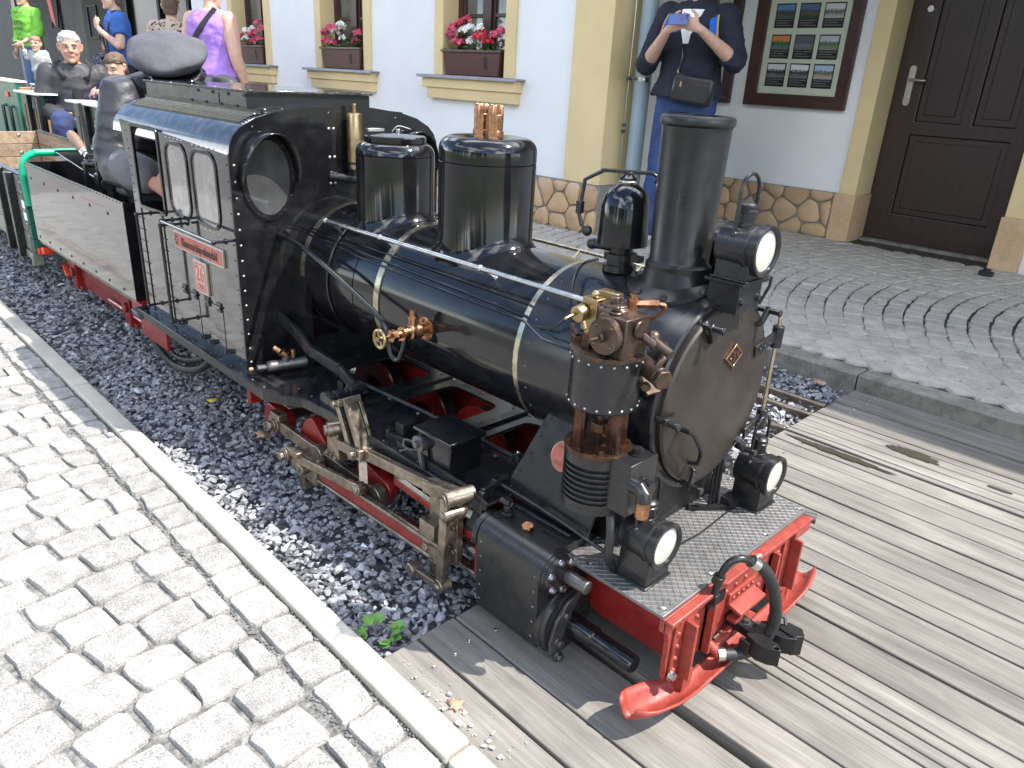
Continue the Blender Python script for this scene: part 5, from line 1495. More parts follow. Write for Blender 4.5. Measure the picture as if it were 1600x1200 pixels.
# lifting arms and reversing gear above the board
b = MB(); b.bar((-1.895, -0.225, 0.40), (-1.80, -0.225, 0.375), 0.012, 0.030); b.bar((-1.80, -0.225, 0.375), (-1.735, -0.225, 0.345), 0.012, 0.032); b.bar((-1.735, -0.225, 0.345), (-1.585, -0.225, 0.335), 0.012, 0.032)
b.bar((-1.585, -0.225, 0.335), (-1.515, -0.225, 0.305), 0.012, 0.030)
part('reach_rod', b, M_SATIN, loco, bev=0.002)
b = MB(); b.cyl((-1.515, -0.245, 0.305), (-1.515, -0.205, 0.307), 0.016); b.hexbolt((-1.515, -0.245, 0.305), (0, -1, 0), 0.009, 0.008); b.bar((-1.515, -0.232, 0.30), (-1.525, -0.228, 0.285), 0.014, 0.026)
b.bar((-1.51, -0.20, 0.303), (-1.545, -0.195, 0.278), 0.014, 0.03); b.cyl((-1.555, -0.18, 0.276), (-1.555, -0.28, 0.276), 0.012); b.cyl((-1.555, -0.245, 0.276), (-1.555, -0.262, 0.276), 0.018)
b.bar((-1.555, -0.285, 0.278), (-1.44, -0.29, 0.245), 0.013, 0.036); b.cyl((-1.555, -0.277, 0.278), (-1.555, -0.293, 0.278), 0.02); b.prism([(-1.60, 0.262), (-1.575, 0.262), (-1.575, 0.30), (-1.60, 0.30)], XZ, -0.225, -0.20); b.box((-1.555, -0.225, 0.268), (0.06, 0.03, 0.013))
part('lifting_arm', b, M_SATIN, loco, bev=0.002)
b = MB(); b.tube([(-1.515, -0.200, 0.312), (-1.3, -0.17, 0.302), (-1.0, -0.145, 0.292)], 0.0055, 8); b.cyl((-1.0, -0.155, 0.292), (-1.0, -0.135, 0.292), 0.012); b.bar((-1.0, -0.15, 0.292), (-0.955, -0.165, 0.262), 0.01, 0.016)
b.bar((-0.965, -0.165, 0.275), (-0.93, -0.10, 0.285), 0.012, 0.012); b.bar((-0.965, -0.17, 0.285), (-0.955, -0.29, 0.285), 0.008, 0.012); b.bar((-0.955, -0.29, 0.285), (-0.955, -0.29, 0.262), 0.012, 0.01)
part('reversing_rod', b, M_SATIN, loco, bev=0.001)
# small bracket and pump gear beside the expansion link
b = MB(); b.box((-1.275, -0.245, 0.285), (0.03, 0.035, 0.045)); b.bar((-1.30, -0.272, 0.268), (-1.20, -0.262, 0.272), 0.008, 0.022); b.cyl((-1.20, -0.245, 0.262), (-1.20, -0.245, 0.296), 0.009); b.cyl((-1.2, -0.245, 0.296), (-1.2, -0.245, 0.302), 0.014, n=6); b.cyl((-1.305, -0.272, 0.262), (-1.305, -0.272, 0.285), 0.006)
part('pump_bracket', b, M_SATIN, loco, bev=0.0015)
# mechanical lubricator box
b = MB(); b.bb(-1.175, -1.065, -0.285, -0.195, 0.263, 0.338)
lub = part('lubricator', b, M_GLOSS, loco, bev=0.004)
b = MB(); b.bb(-1.183, -1.057, -0.293, -0.187, 0.338, 0.347); part('lubricator_lid', b, M_GLOSS, lub, bev=0.003)
b = MB(); b.cyl((-1.155, -0.285, 0.315), (-1.155, -0.302, 0.315), 0.019); b.cyl((-1.155, -0.302, 0.315), (-1.155, -0.309, 0.315), 0.008, n=6)
b.bar((-1.155, -0.298, 0.315), (-1.135, -0.298, 0.24), 0.006, 0.011, (1, 0, 0)); b.tube([(-1.155, -0.302, 0.300), (-1.18, -0.31, 0.297), (-1.195, -0.315, 0.287)], 0.002, 6); b.tube(spline([(-1.17, -0.30, 0.315), (-1.195, -0.305, 0.312), (-1.195, -0.308, 0.297), (-1.17, -0.305, 0.292)], 4), 0.0018, 6)
part('ratchet_drive', b, M_DKSTEEL, lub)
b = MB(); b.bar((-1.25, -0.285, 0.272), (-1.0, -0.292, 0.271), 0.005, 0.018); b.bar((-1.0, -0.292, 0.271), (-0.93, -0.30, 0.262), 0.005, 0.018)
part('guard_strip', b, M_SATIN, loco)
# ---------------- cylinders
def cylinder_block(s):
    fn = lambda y, z, d: (d, s * y, z)
    arc = [(0.297 + 0.038 * math.cos(rad(a)), 0.2155 + 0.038 * math.sin(rad(a))) for a in range(0, 91, 10)]
    b = MB(); b.prism([(0.326, 0.045), (0.333, 0.08), (0.335, 0.2155)] + arc[1:] + [(0.27, 0.2545), (0.18, 0.246), (0.165, 0.235), (0.165, 0.06)], fn, -0.918, -0.748)
    cy = part('cylinder', b, M_GLOSS if s > 0 else M_SATIN, loco, bev=0.0015)
    b = MB(); b.lathe((-0.918, s * 0.297, 0.214), (-1, 0, 0), [(0, 0.041), (0.012, 0.041), (0.014, 0.035), (0.016, 0.028), (0.05, 0.021), (0.054, 0.013)], 32); part('valve_chest_end', b, M_SATIN, cy)
    b = MB(); b.lathe((-0.748, s * 0.297, 0.214), (1, 0, 0), [(0, 0.0415), (0.006, 0.0415), (0.007, 0.039), (0.013, 0.039), (0.014, 0.0365), (0.022, 0.0355), (0.024, 0.03), (0.025, 0.012)], 40)
    vc = part('valve_cover', b, M_SATIN, cy)
    b = MB()
    for k in range(6):
        a = 2 * math.pi * (k + 0.35) / 6; b.hexbolt((-0.725, s * (0.297 + 0.031 * math.cos(a)), 0.214 + 0.031 * math.sin(a)), (1, 0, 0), 0.0055, 0.006)
    part('cover_bolt', b, M_STEEL, vc, kind='stuff')
    b = MB(); b.cyl((-0.724, s * 0.282, 0.208), (-0.672, s * 0.282, 0.208), 0.0135, n=20); part('valve_tail', b, M_DKSTEEL, vc, bev=0.002)
    b = MB(); b.lathe((-0.748, s * 0.262, 0.092), (1, 0, 0), [(0, 0.074), (0.01, 0.074), (0.012, 0.07), (0.02, 0.068)], 40)
    cc = part('cylinder_cover', b, M_SATIN, cy)
    b = MB(); b.plate([(0.228, 0.155), (0.247, 0.135), (0.27, 0.095), (0.285, 0.055), (0.288, 0.012), (0.296, 0.012), (0.312, 0.035), (0.318, 0.07), (0.305, 0.11), (0.275, 0.143)], [], fn, -0.727, -0.720)
    for y, z in ((0.283, 0.122), (0.296, 0.062), (0.292, 0.026)): b.hexbolt((-0.72, s * y, z), (1, 0, 0), 0.0085, 0.009)
    part('cover_strap', b, M_DKSTEEL, cc, bev=0.001)
    b = MB(); b.lathe((-0.74, s * 0.255, 0.086), (1, 0, 0), [(0, 0.021), (0.075, 0.0205), (0.079, 0.0185), (0.08, 0.0175), (0.165, 0.0175), (0.170, 0.0155)], 24)
    part('tail_rod_tube', b, M_GLOSS, cy)
    b = MB(); b.dome((-0.83, s * 0.283, 0.2535), (0, -s * 0.25 * -1, 1), 0.012, 0.003, 12); b.cyl((-0.83, s * 0.283, 0.254), (-0.829, s * 0.285, 0.266), 0.0125, n=6)
    part('brass_plug', b, M_COPPER, cy, bev=0.001)
    b = MB(); b.cyl((-0.895, s * 0.275, 0.2545), (-0.895, s * 0.275, 0.262), 0.0135); b.cyl((-0.895, s * 0.275, 0.262), (-0.895, s * 0.275, 0.276), 0.009); b.cyl((-0.915, s * 0.275, 0.279), (-0.882, s * 0.272, 0.279), 0.0065); b.box((-0.895, s * 0.275, 0.283), (0.016, 0.014, 0.012))
    part('relief_valve', b, M_SATIN, cy, bev=0.001)
    b = MB()
    for k in range(5):
        b.dome((-0.905, s * 0.335, 0.075 + 0.034 * k), (0, s, 0), 0.003, 0.002, 6); b.dome((-0.757, s * 0.335, 0.075 + 0.034 * k), (0, s, 0), 0.003, 0.002, 6)
    part('rivet', b, M_DKSTEEL, cy, kind='stuff')
    return cy
cyl_n = cylinder_block(-1); cyl_f = cylinder_block(1)
# smokebox saddle, sloping side plates with the round works plate
b = MB(); b.prism([(-0.165, 0.10), (0.165, 0.10), (0.165, 0.26), (0.13, 0.42), (0.08, 0.36), (0.0, 0.344), (-0.08, 0.36), (-0.13, 0.42), (-0.165, 0.26)], YZ, -0.945, -0.70)
sad = part('smokebox_saddle', b, M_SATIN, loco, bev=0.002)
def slope(y): return 0.256 + (0.213 + y) * 3.0
b = MB()
P = [(-0.965, -0.222, 0.257), (-0.735, -0.222, 0.257), (-0.725, -0.158, 0.43), (-0.905, -0.152, 0.455)]
nrm = (Vector(P[1]) - Vector(P[0])).cross(Vector(P[3]) - Vector(P[0])).normalized()
b.add(P + [tuple(Vector(p) - nrm * 0.006) for p in P], [(0, 1, 2, 3), (7, 6, 5, 4), (0, 4, 5, 1), (1, 5, 6, 2), (2, 6, 7, 3), (3, 7, 4, 0)])
for k in range(5):
    t = (k + 0.4) / 5; p = Vector(P[0]).lerp(Vector(P[3]), t) + Vector((0.012, 0, 0)); b.dome(p, -nrm if nrm.y > 0 else nrm, 0.0035, 0.0025, 8)
    p = Vector(P[1]).lerp(Vector(P[2]), t) - Vector((0.012, 0, 0)); b.dome(p, -nrm if nrm.y > 0 else nrm, 0.0035, 0.0025, 8)
sp_ = part('saddle_plate', b, M_SATIN, loco)
nn = nrm if nrm.y < 0 else -nrm
cpos = Vector((-0.842, -0.178, 0.374)) + nn * 0.0015
b = MB(); b.lathe(cpos, nn, [(0, 0.031), (0.003, 0.031), (0.0035, 0.029)], 36); wp = part('works_plate', b, M_BRASS, sp_)
b = MB(); b.lathe(cpos + nn * 0.0036, nn, [(0, 0.0285), (0.0006, 0.0285)], 36); part('plate_field', b, M_PLATE, wp)
ux = Vector((1, 0, 0)); uy = nn.cross(ux).normalized()
if uy.z < 0: uy = -uy
MT = Matrix((ux, uy, ux.cross(uy))).transposed().to_4x4()
for body, off, sz in (('KNORR', 0.016, 0.0115), ('BERLIN', -0.016, 0.0115)):
    MT2 = MT.copy(); MT2.translation = cpos + nn * 0.0046 + uy * off
    text('lettering', body, sz, MT2, M_BRASS, wp, 0.0005)
b = MB(); b.tube(spline([(-0.97, -0.245, 0.262), (-0.985, -0.235, 0.275), (-0.96, -0.238, 0.283), (-0.80, -0.236, 0.276), (-0.70, -0.238, 0.268), (-0.672, -0.238, 0.270), (-0.668, -0.232, 0.29), (-0.67, -0.225, 0.32)], 6), 0.0042, 8)
b.tube([(-0.955, -0.245, 0.2585), (-0.76, -0.24, 0.2575)], 0.003, 6)
part('drain_pipe', b, M_SATIN, loco)
# ---------------- air pump beside the smokebox
ax, ay = -0.709, -0.250
b = MB(); b.lathe((ax, ay, 0.556), (0, 0, 1), [(0, 0.030), (0.001, 0.056), (0.005, 0.0605), (0.094, 0.0605), (0.094, 0.0632), (0.1, 0.0632), (0.1005, 0.05), (0.101, 0.0)], 48)
pump = part('air_pump', b, M_SATIN, loco)
b = MB(); ring((ax, ay, 0.647), (0, 0, 1), 0.0, 1, 0.0001, b)
for zz, nn_ in ((0.643, 18), (0.566, 18)):
    for k in range(nn_):
        a = 2 * math.pi * k / nn_; b.dome((ax + 0.0605 * math.cos(a), ay + 0.0605 * math.sin(a), zz), (math.cos(a), math.sin(a), 0), 0.0026, 0.002, 6)
part('rivet', b, M_RIVET, pump, kind='stuff')
b = MB(); b.lathe((ax, ay, 0.6505), (0, 0, 1), [(0, 0.0634), (0.0065, 0.0634), (0.0075, 0.060), (0.0085, 0.03), (0.009, 0.001)], 48); part('pump_head_plate', b, M_BRONZE, pump)
b = MB(); b.lathe((ax - 0.002, ay + 0.01, 0.658), (0, 0, 1), [(0, 0.028), (0.066, 0.028), (0.067, 0.0225), (0.072, 0.022)], 28); b.cyl((ax - 0.002, ay + 0.01, 0.728), (ax - 0.002, ay + 0.01, 0.742), 0.0095, n=6)
b.box((ax + 0.030, ay - 0.004, 0.690), (0.055, 0.062, 0.066)); b.cyl((ax + 0.022, ay - 0.018, 0.723), (ax + 0.022, ay - 0.018, 0.727), 0.0115); b.cyl((ax + 0.022, ay - 0.018, 0.727), (ax + 0.022, ay - 0.018, 0.736), 0.0075, n=6)
b.cyl((ax + 0.025, ay - 0.035, 0.692), (ax + 0.025, ay - 0.045, 0.692), 0.030, n=32); b.cyl((ax + 0.058, ay - 0.004, 0.705), (ax + 0.064, ay - 0.004, 0.705), 0.014)
part('valve_head', b, M_BRONZE, pump, bev=0.002)
b = MB(); b.cyl((ax + 0.025, ay - 0.0455, 0.692), (ax + 0.025, ay - 0.050, 0.692), 0.0295, n=32); b.cyl((ax + 0.025, ay - 0.05, 0.692), (ax + 0.025, ay - 0.062, 0.692), 0.0085, n=6); b.cyl((ax + 0.025, ay - 0.062, 0.692), (ax + 0.025, ay - 0.082, 0.692), 0.0032)
for k in range(4): b.dome((ax + 0.025 + 0.022 * math.cos(k * 1.57 + 0.8), ay - 0.05, 0.692 + 0.022 * math.sin(k * 1.57 + 0.8)), (0, -1, 0), 0.004, 0.003)
part('head_cover', b, M_BRONZE, pump)
b = MB(); b.box((ax - 0.043, ay + 0.012, 0.700), (0.032, 0.034, 0.062)); b.box((ax - 0.028, ay + 0.03, 0.735), (0.04, 0.02, 0.012))
b.cyl((ax - 0.055, ay - 0.005, 0.706), (ax - 0.055, ay - 0.022, 0.702), 0.0145); b.cyl((ax - 0.058, ay - 0.022, 0.704), (ax - 0.06, ay - 0.045, 0.698), 0.0032, n=8); b.sphere((ax - 0.038, ay + 0.002, 0.738), 0.0072, 10, 6)
b.cyl((ax - 0.032, ay - 0.03, 0.698), (ax - 0.018, ay - 0.04, 0.690), 0.003); b.cyl((ax - 0.018, ay - 0.035, 0.69), (ax - 0.018, ay - 0.035, 0.68), 0.006)
part('governor', b, M_BRASS, pump, bev=0.0015)
b = MB(); b.cyl((ax - 0.018, ay - 0.035, 0.658), (ax - 0.018, ay - 0.035, 0.672), 0.0115, n=6); b.cyl((ax - 0.018, ay - 0.035, 0.672), (ax - 0.018, ay - 0.035, 0.684), 0.0085)
b.cyl((ax - 0.05, ay - 0.02, 0.658), (ax - 0.05, ay - 0.02, 0.668), 0.012, n=6); b.tube([(ax - 0.05, ay - 0.02, 0.665), (ax - 0.09, ay + 0.01, 0.668)], 0.006, 8)
part('oil_union', b, M_OILED, pump)
b = MB(); b.cyl((ax + 0.02, ay + 0.028, 0.722), (ax + 0.02, ay + 0.028, 0.738), 0.010, n=8); b.cyl((ax + 0.02, ay + 0.028, 0.738), (ax + 0.02, ay + 0.028, 0.748), 0.0065, n=6); b.cyl((ax + 0.025, ay + 0.03, 0.732), (ax + 0.05, ay + 0.042, 0.736), 0.0065, n=10); b.cyl((ax + 0.043, ay + 0.04, 0.735), (ax + 0.058, ay + 0.047, 0.737), 0.0088, n=6); b.tube(spline([(ax + 0.055, ay + 0.046, 0.737), (ax + 0.066, ay + 0.052, 0.734), (ax + 0.05, ay + 0.06, 0.715), (ax + 0.03, ay + 0.065, 0.70)], 5), 0.003, 8)
part('copper_union', b, M_COPPER, pump)
b = MB(); b.cyl((ax + 0.06, ay + 0.01, 0.690), (ax + 0.085, ay + 0.012, 0.680), 0.0075); b.sphere((ax + 0.072, ay + 0.02, 0.69), 0.012, 10, 6); b.cyl((ax + 0.07, ay + 0.018, 0.688), (ax + 0.115, ay + 0.01, 0.675), 0.0075)
part('lever', b, M_BRONZE, pump)
b = MB(); b.cyl((ax + 0.035, ay + 0.045, 0.632), (ax + 0.095, ay + 0.02, 0.628), 0.0165, n=18); b.cyl((ax + 0.095, ay + 0.02, 0.628), (ax + 0.105, ay + 0.016, 0.627), 0.0175, n=6); b.tube(spline([(ax + 0.08, ay + 0.025, 0.64), (ax + 0.085, ay + 0.04, 0.66), (ax + 0.06, ay + 0.07, 0.665), (ax + 0.03, ay + 0.08, 0.65)], 5), 0.006, 8)
b.bar((ax + 0.04, ay + 0.05, 0.605), (ax + 0.07, ay + 0.045, 0.585), 0.03, 0.006); b.hexbolt((ax + 0.062, ay + 0.03, 0.60), (0.5, -1, 0), 0.007, 0.006)
part('exhaust_valve', b, M_BRONZE, pump, bev=0.0015)
# open frame between the cylinders
b = MB(); b.cyl((ax, ay, 0.483), (ax, ay, 0.560), 0.0055); b.cyl((ax, ay, 0.505), (ax, ay, 0.522), 0.016)
for a in (40, 175, 235, 345):
    a = rad(a); p = Vector((ax + 0.04 * math.cos(a), ay + 0.04 * math.sin(a), 0)); 
    b.bar(p + Vector((0, 0, 0.482)), p + Vector((0, 0, 0.557)), 0.008 if a > 6 else 0.006, 0.03 if a > 6 else 0.014, (math.cos(a), math.sin(a), 0))
part('distance_piece', b, M_OILED, pump, bev=0.001)
b = MB(); b.lathe((ax, ay, 0.474), (0, 0, 1), [(0, 0.0585), (0.006, 0.0595), (0.009, 0.0585), (0.0095, 0.0)], 44)
for k in range(8):
    a = 2 * math.pi * k / 8; b.hexbolt((ax + 0.05 * math.cos(a), ay + 0.05 * math.sin(a), 0.483), (0, 0, 1), 0.0055, 0.005)
part('oily_flange', b, M_OILED, pump)
prof_f = [(0, 0.05), (0.001, 0.0565), (0.022, 0.0575), (0.0225, 0.052)]
for k in range(6): prof_f += [(0.0275 + 0.0105 * k, 0.0515), (0.028 + 0.0105 * k, 0.0575), (0.0315 + 0.0105 * k, 0.0575), (0.032 + 0.0105 * k, 0.0515)]
prof_f += [(0.0905, 0.0515), (0.091, 0.0575), (0.1085, 0.0578), (0.109, 0.04)]
b = MB(); b.lathe((ax, ay, 0.365), (0, 0, 1), prof_f, 44); part('finned_cylinder', b, M_SATIN, pump)
b = MB(); b.box((ax + 0.062, ay + 0.012, 0.432), (0.062, 0.075, 0.098)); vb = part('valve_block', b, M_SATIN, pump, bev=0.002)
b = MB()
for dx, dy in ((0.045, -0.008), (0.072, 0.018)): b.hexbolt((ax + dx, ay + dy, 0.481), (0, 0, 1), 0.0095, 0.011)
part('block_bolt', b, M_SATIN, vb)
b = MB(); b.hexbolt((ax + 0.09, ay + 0.02, 0.428), (1, 0, 0), 0.014, 0.014); b.tube([(ax + 0.09, ay - 0.015, 0.444), (ax + 0.108, ay - 0.016, 0.444), (ax + 0.117, ay - 0.017, 0.437), (ax + 0.118, ay - 0.017, 0.424)], 0.0135, 12)
af = part('air_intake', b, M_SATIN, vb)
b = MB(); b.lathe((ax + 0.118, ay - 0.017, 0.425), (0, 0, -1), [(0, 0.013), (0.03, 0.0118), (0.032, 0.010)], 20); part('intake_filter', b, M_COPPER, af)
b = MB(); b.tube(spline([(ax + 0.03, ay + 0.01, 0.37), (ax + 0.045, ay + 0.0, 0.352), (ax + 0.055, ay - 0.008, 0.32), (ax + 0.055, ay - 0.008, 0.28), (ax + 0.05, ay + 0.02, 0.235)], 6), 0.0085, 10); part('delivery_pipe', b, M_SATIN, pump)
b = MB(); b.tube(spline([(ax - 0.055, ay + 0.0, 0.57), (ax - 0.068, ay + 0.0, 0.555), (ax - 0.062, ay + 0.002, 0.53), (ax - 0.048, ay + 0.005, 0.505)], 5), 0.004, 8); b.box((ax - 0.05, ay + 0.005, 0.503), (0.014, 0.014, 0.018)); part('oil_pipe', b, M_OILED, pump)
b = MB(); b.bb(ax - 0.05, ax + 0.02, ay + 0.045, -0.15, 0.40, 0.46); part('pump_bracket', b, M_SATIN, pump)
# ---------------- front footplate, lamps, beam
b = MB(); b.bb(-0.80, -0.522, -0.266, 0.266, 0.224, 0.231)
fp = part('front_footplate', b, M_TREAD, loco, bev=0.001)
b = MB(); L1, W1, H1 = 0.0052, 0.0011, 0.0010
ii = 0
for i in range(34):
    for j in range(64):
        x = -0.795 + 0.0082 * i; y = -0.262 + 0.0083 * j
        if x > -0.526: continue
        s = 1 if (i + j) % 2 else -1
        dx, dy = 0.707 * L1, 0.707 * L1 * s; ex, ey = -0.707 * W1 * s, 0.707 * W1
        b.add([(x - dx - ex, y - dy - ey, 0.2311), (x + dx - ex, y + dy - ey, 0.2311), (x + dx + ex, y + dy + ey, 0.2311), (x - dx + ex, y - dy + ey, 0.2311), (x - dx * 0.8, y - dy * 0.8, 0.2311 + H1), (x + dx * 0.8, y + dy * 0.8, 0.2311 + H1)],
              [(0, 1, 5, 4), (2, 3, 4, 5), (0, 4, 3), (1, 2, 5)])
part('tread_pattern', b, M_TREAD, fp, kind='stuff', sharp=10)
b = MB()
for x, y in ((-0.532, -0.25), (-0.532, -0.1), (-0.532, 0.1), (-0.532, 0.25), (-0.7, 0.25), (-0.7, -0.25)): b.lathe((x, y, 0.231), (0, 0, 1), [(0, 0.0065), (0.0022, 0.006), (0.0015, 0.003), (0.0005, 0.001)], 12)
part('plate_screw', b, M_STEEL, fp, kind='stuff')
def lamp(x, y, z, base, lab):
    r = part('lamp', MB().lathe((x - 0.078, y, z), (1, 0, 0), [(0, 0.030), (0.004, 0.0385), (0.055, 0.0400), (0.056, 0.0425), (0.062, 0.0425), (0.064, 0.040), (0.072, 0.040), (0.0725, 0.0445), (0.083, 0.0445), (0.085, 0.042), (0.083, 0.0365), (0.0775, 0.036)], 40, caps=True), M_SATIN, loco)
    b = MB(); b.lathe((x - 0.002, y, z), (1, 0, 0), [(0, 0.0362), (0.0025, 0.0355), (0.005, 0.025), (0.006, 0.002)], 32); part('lens', b, M_LENS, r)
    b = MB(); b.lathe((x - 0.045, y, z + 0.036), (0, 0, 1), [(0, 0.019), (0.005, 0.0185), (0.006, 0.0155), (0.022, 0.0155), (0.023, 0.017), (0.027, 0.017), (0.028, 0.0155), (0.031, 0.0155), (0.032, 0.017), (0.036, 0.0168), (0.04, 0.012), (0.041, 0.002)], 28)
    ch = part('lamp_chimney', b, M_SATIN, r)
    b = MB()
    for k in range(10): b.cyl((x - 0.045 + 0.0156 * math.cos(k * 0.628), y + 0.0156 * math.sin(k * 0.628), z + 0.05), (x - 0.045 + 0.0158 * math.cos(k * 0.628), y + 0.0158 * math.sin(k * 0.628), z + 0.05), 0.0025, n=6)
    part('vent_hole', b, M_BLACKPL, ch, kind='stuff')
    b = MB(); q = [(x - 0.045, y + 0.030, z + 0.022)] + [(x - 0.045, y + 0.030 * math.cos(rad(a)), z + 0.092 + 0.03 * math.sin(rad(a))) for a in range(0, 181, 15)] + [(x - 0.045, y - 0.030, z + 0.022)]
    b.tube(q, 0.0034, 8); b.sphere((x - 0.045, y - 0.030, z + 0.024), 0.006, 8, 6); b.sphere((x - 0.045, y + 0.030, z + 0.024), 0.006, 8, 6); part('lamp_handle', b, M_SATIN, r)
    b = MB(); b.prism([(y - 0.036, base), (y + 0.036, base), (y + 0.032, z - 0.02), (y - 0.032, z - 0.02)], YZ, x - 0.07, x - 0.006); b.prism([(y - 0.040, base), (y + 0.040, base), (y + 0.040, base + 0.004), (y - 0.040, base + 0.004)], YZ, x - 0.074, x - 0.002); part('lamp_foot', b, M_SATIN, r, bev=0.0015)
    return r
lamp(-0.580, -0.197, 0.312, 0.2315, 'l'); lamp(-0.580, 0.197, 0.312, 0.2315, 'r')
tl = lamp(-0.592, 0.0, 0.810, 0.757, 't')
b = MB(); b.bb(-0.665, -0.605, -0.038, 0.038, 0.70, 0.752); b.bb(-0.672, -0.595, -0.046, 0.046, 0.752, 0.757); b.hexbolt((-0.605, -0.028, 0.722), (1, 0, 0), 0.006, 0.005); b.hexbolt((-0.605, 0.028, 0.722), (1, 0, 0), 0.006, 0.005)
b.tube([(-0.60, 0.06, 0.757), (-0.60, 0.058, 0.74), (-0.61, 0.05, 0.705)], 0.003, 6)
part('lamp_bracket', b, M_SATIN, loco, bev=0.0015)
b = MB(); b.cyl((-0.735, 0.07, 0.79), (-0.66, 0.07, 0.79), 0.032, n=28); b.box((-0.70, 0.07, 0.75), (0.06, 0.045, 0.05)); b.cyl((-0.70, 0.035, 0.765), (-0.70, 0.05, 0.765), 0.0085, n=6); b.cyl((-0.66, 0.07, 0.79), (-0.655, 0.07, 0.79), 0.034, n=28); b.cyl((-0.69, 0.05, 0.74), (-0.65, 0.035, 0.735), 0.008)
part('turbo_generator', b, M_SATIN, loco, bev=0.001)
b = MB(); b.box((-0.645, -0.175, 0.245), (0.025, 0.04, 0.024)); b.box((-0.64, 0.145, 0.245), (0.03, 0.035, 0.02)); b.tube([(-0.63, 0.15, 0.235), (-0.62, 0.0, 0.234), (-0.63, -0.16, 0.236)], 0.002, 6)
for y in (0.10, 0.115, 0.13): b.tube([(-0.665, y, 0.231), (-0.665, y, 0.34)], 0.0035, 6)
b.bar((-0.69, 0.06, 0.237), (-0.63, 0.135, 0.237), 0.01, 0.008)
part('lamp_socket', b, M_SATIN, loco, kind='stuff')
# buffer beam
bp_ = [(-0.262, 0.222), (-0.262, 0.195), (-0.245, 0.182), (-0.238, 0.16), (-0.236, 0.075), (0.236, 0.075), (0.238, 0.16), (0.245, 0.182), (0.262, 0.195), (0.262, 0.222)]
b = MB(); b.prism(bp_, YZ, -0.530, -0.520); beam = part('buffer_beam', b, M_BEAM, loco, bev=0.0015)
b = MB(); b.bb(-0.52, -0.503, -0.262, 0.262, 0.214, 0.2225); b.bb(-0.5185, -0.5125, -0.262, 0.262, 0.195, 0.2135); part('top_angle', b, M_BEAM, beam, bev=0.002)
for y in (-0.198, 0.198):
    b = MB(); b.bb(-0.5195, -0.514, y - 0.03, y + 0.03, 0.072, 0.194); b.bb(-0.5138, -0.490, y - 0.004, y + 0.004, 0.072, 0.194); part('stiffener', b, M_BEAM, beam, bev=0.0015)
for y in (-0.12, 0.12):
    b = MB(); b.bb(-0.5195, -0.5135, y - 0.004, y + 0.026 if y < 0 else y + 0.004, 0.08, 0.193); b.bb(-0.5195, -0.500, y - 0.004, y + 0.004, 0.08, 0.193); part('angle_iron', b, M_BEAM, beam, bev=0.001)
b = MB()
for y in (-0.218, -0.152, 0.152, 0.222):
    for k in range(5): b.dome((-0.5145 if abs(y) > 0.17 else -0.5195, y, 0.092 + 0.027 * k), (1, 0, 0), 0.0052, 0.0045, 10)
for k in range(6): b.dome((-0.5195, -0.09 + 0.036 * k, 0.178), (1, 0, 0), 0.0048, 0.004, 10)
for y in (-0.09, 0.085):
    for k in range(3): b.dome((-0.5195, y, 0.095 + 0.03 * k), (1, 0, 0), 0.005, 0.0045, 10)
part('beam_rivet', b, M_BEAM, beam, kind='stuff')
b = MB()
for y in (-0.225, 0.228): b.hexbolt((-0.5135, y, 0.085), (1, 0, 0), 0.008, 0.008)
part('beam_bolt', b, M_STEEL, beam, kind='stuff')
b = MB(); b.bb(-0.5195, -0.513, -0.045, 0.05, 0.140, 0.168); b.prism([(-0.513, 0.139), (-0.513, 0.147), (-0.485, 0.140), (-0.485, 0.133)], lambda x, z, d: (x, d, z), -0.045, 0.05)
for k in range(5): b.dome((-0.513, -0.034 + 0.018 * k, 0.158), (1, 0, 0), 0.0048, 0.005, 8)
part('coupler_guide', b, M_BEAM, beam, bev=0.0012)
b = MB(); b.bb(-0.5195, -0.495, -0.04, 0.045, 0.078, 0.09); b.bar((-0.505, -0.09, 0.075), (-0.505, 0.02, 0.10), 0.012, 0.016); b.box((-0.503, -0.03, 0.115), (0.02, 0.03, 0.01)); b.cyl((-0.515, -0.098, 0.082), (-0.485, -0.098, 0.072), 0.0105, n=12)
part('brake_pipe_stub', b, M_BEAM, beam, bev=0.001)
b = MB(); b.bb(-0.525, -0.503, 0.185, 0.25, 0.196, 0.215); part('beam_step', b, M_BEAM, beam, bev=0.001)
b = MB(); b.cyl((-0.52, 0.262, 0.216), (-0.50, 0.268, 0.216), 0.011, n=12); part('beam_knob', b, M_DKSTEEL, beam)
# side aprons of the front frame
for s in (-1, 1):
    b = MB(); b.prism([(-0.531, 0.222), (-0.90, 0.222), (-0.90, 0.15), (-0.70, 0.085), (-0.531, 0.085)], lambda x, z, d: (x, d, z), s * 0.19, s * 0.196); part('front_apron', b, M_RED, loco)
# rail guard (curved trough)
b = MB(); n = 25; sec = []
ys = [-0.33 + 0.645 * k / 40 for k in range(41)]
vs = []; m = 9
for y in ys:
    t = max(0.0, (abs(y) - 0.17) / 0.165)
    zc_ = 0.038 + 0.020 * t ** 2; hw = 0.020 + 0.016 * min(1, t * 2.2)
    if abs(y) > 0.288: hw *= math.sqrt(max(0.03, 1 - ((abs(y) - 0.288) / 0.0485) ** 2)) 
    xc = -0.497 - 0.03 * t
    for k in range(m):
        u = -1 + 2 * k / (m - 1)
        vs.append((xc + hw * u, y, zc_ + (0.006 + 0.026 * min(1, t * 2)) * (u * u) - (0.012 * min(1, t * 2))))
fs = [(i * m + k, i * m + k + 1, (i + 1) * m + k + 1, (i + 1) * m + k) for i in range(40) for k in range(m - 1)]
b.add(vs, fs); rg = part('rail_guard', b, M_BEAM, loco); md = rg.modifiers.new('thickness', 'SOLIDIFY'); md.thickness = 0.0045; md.offset = 0
b = MB()
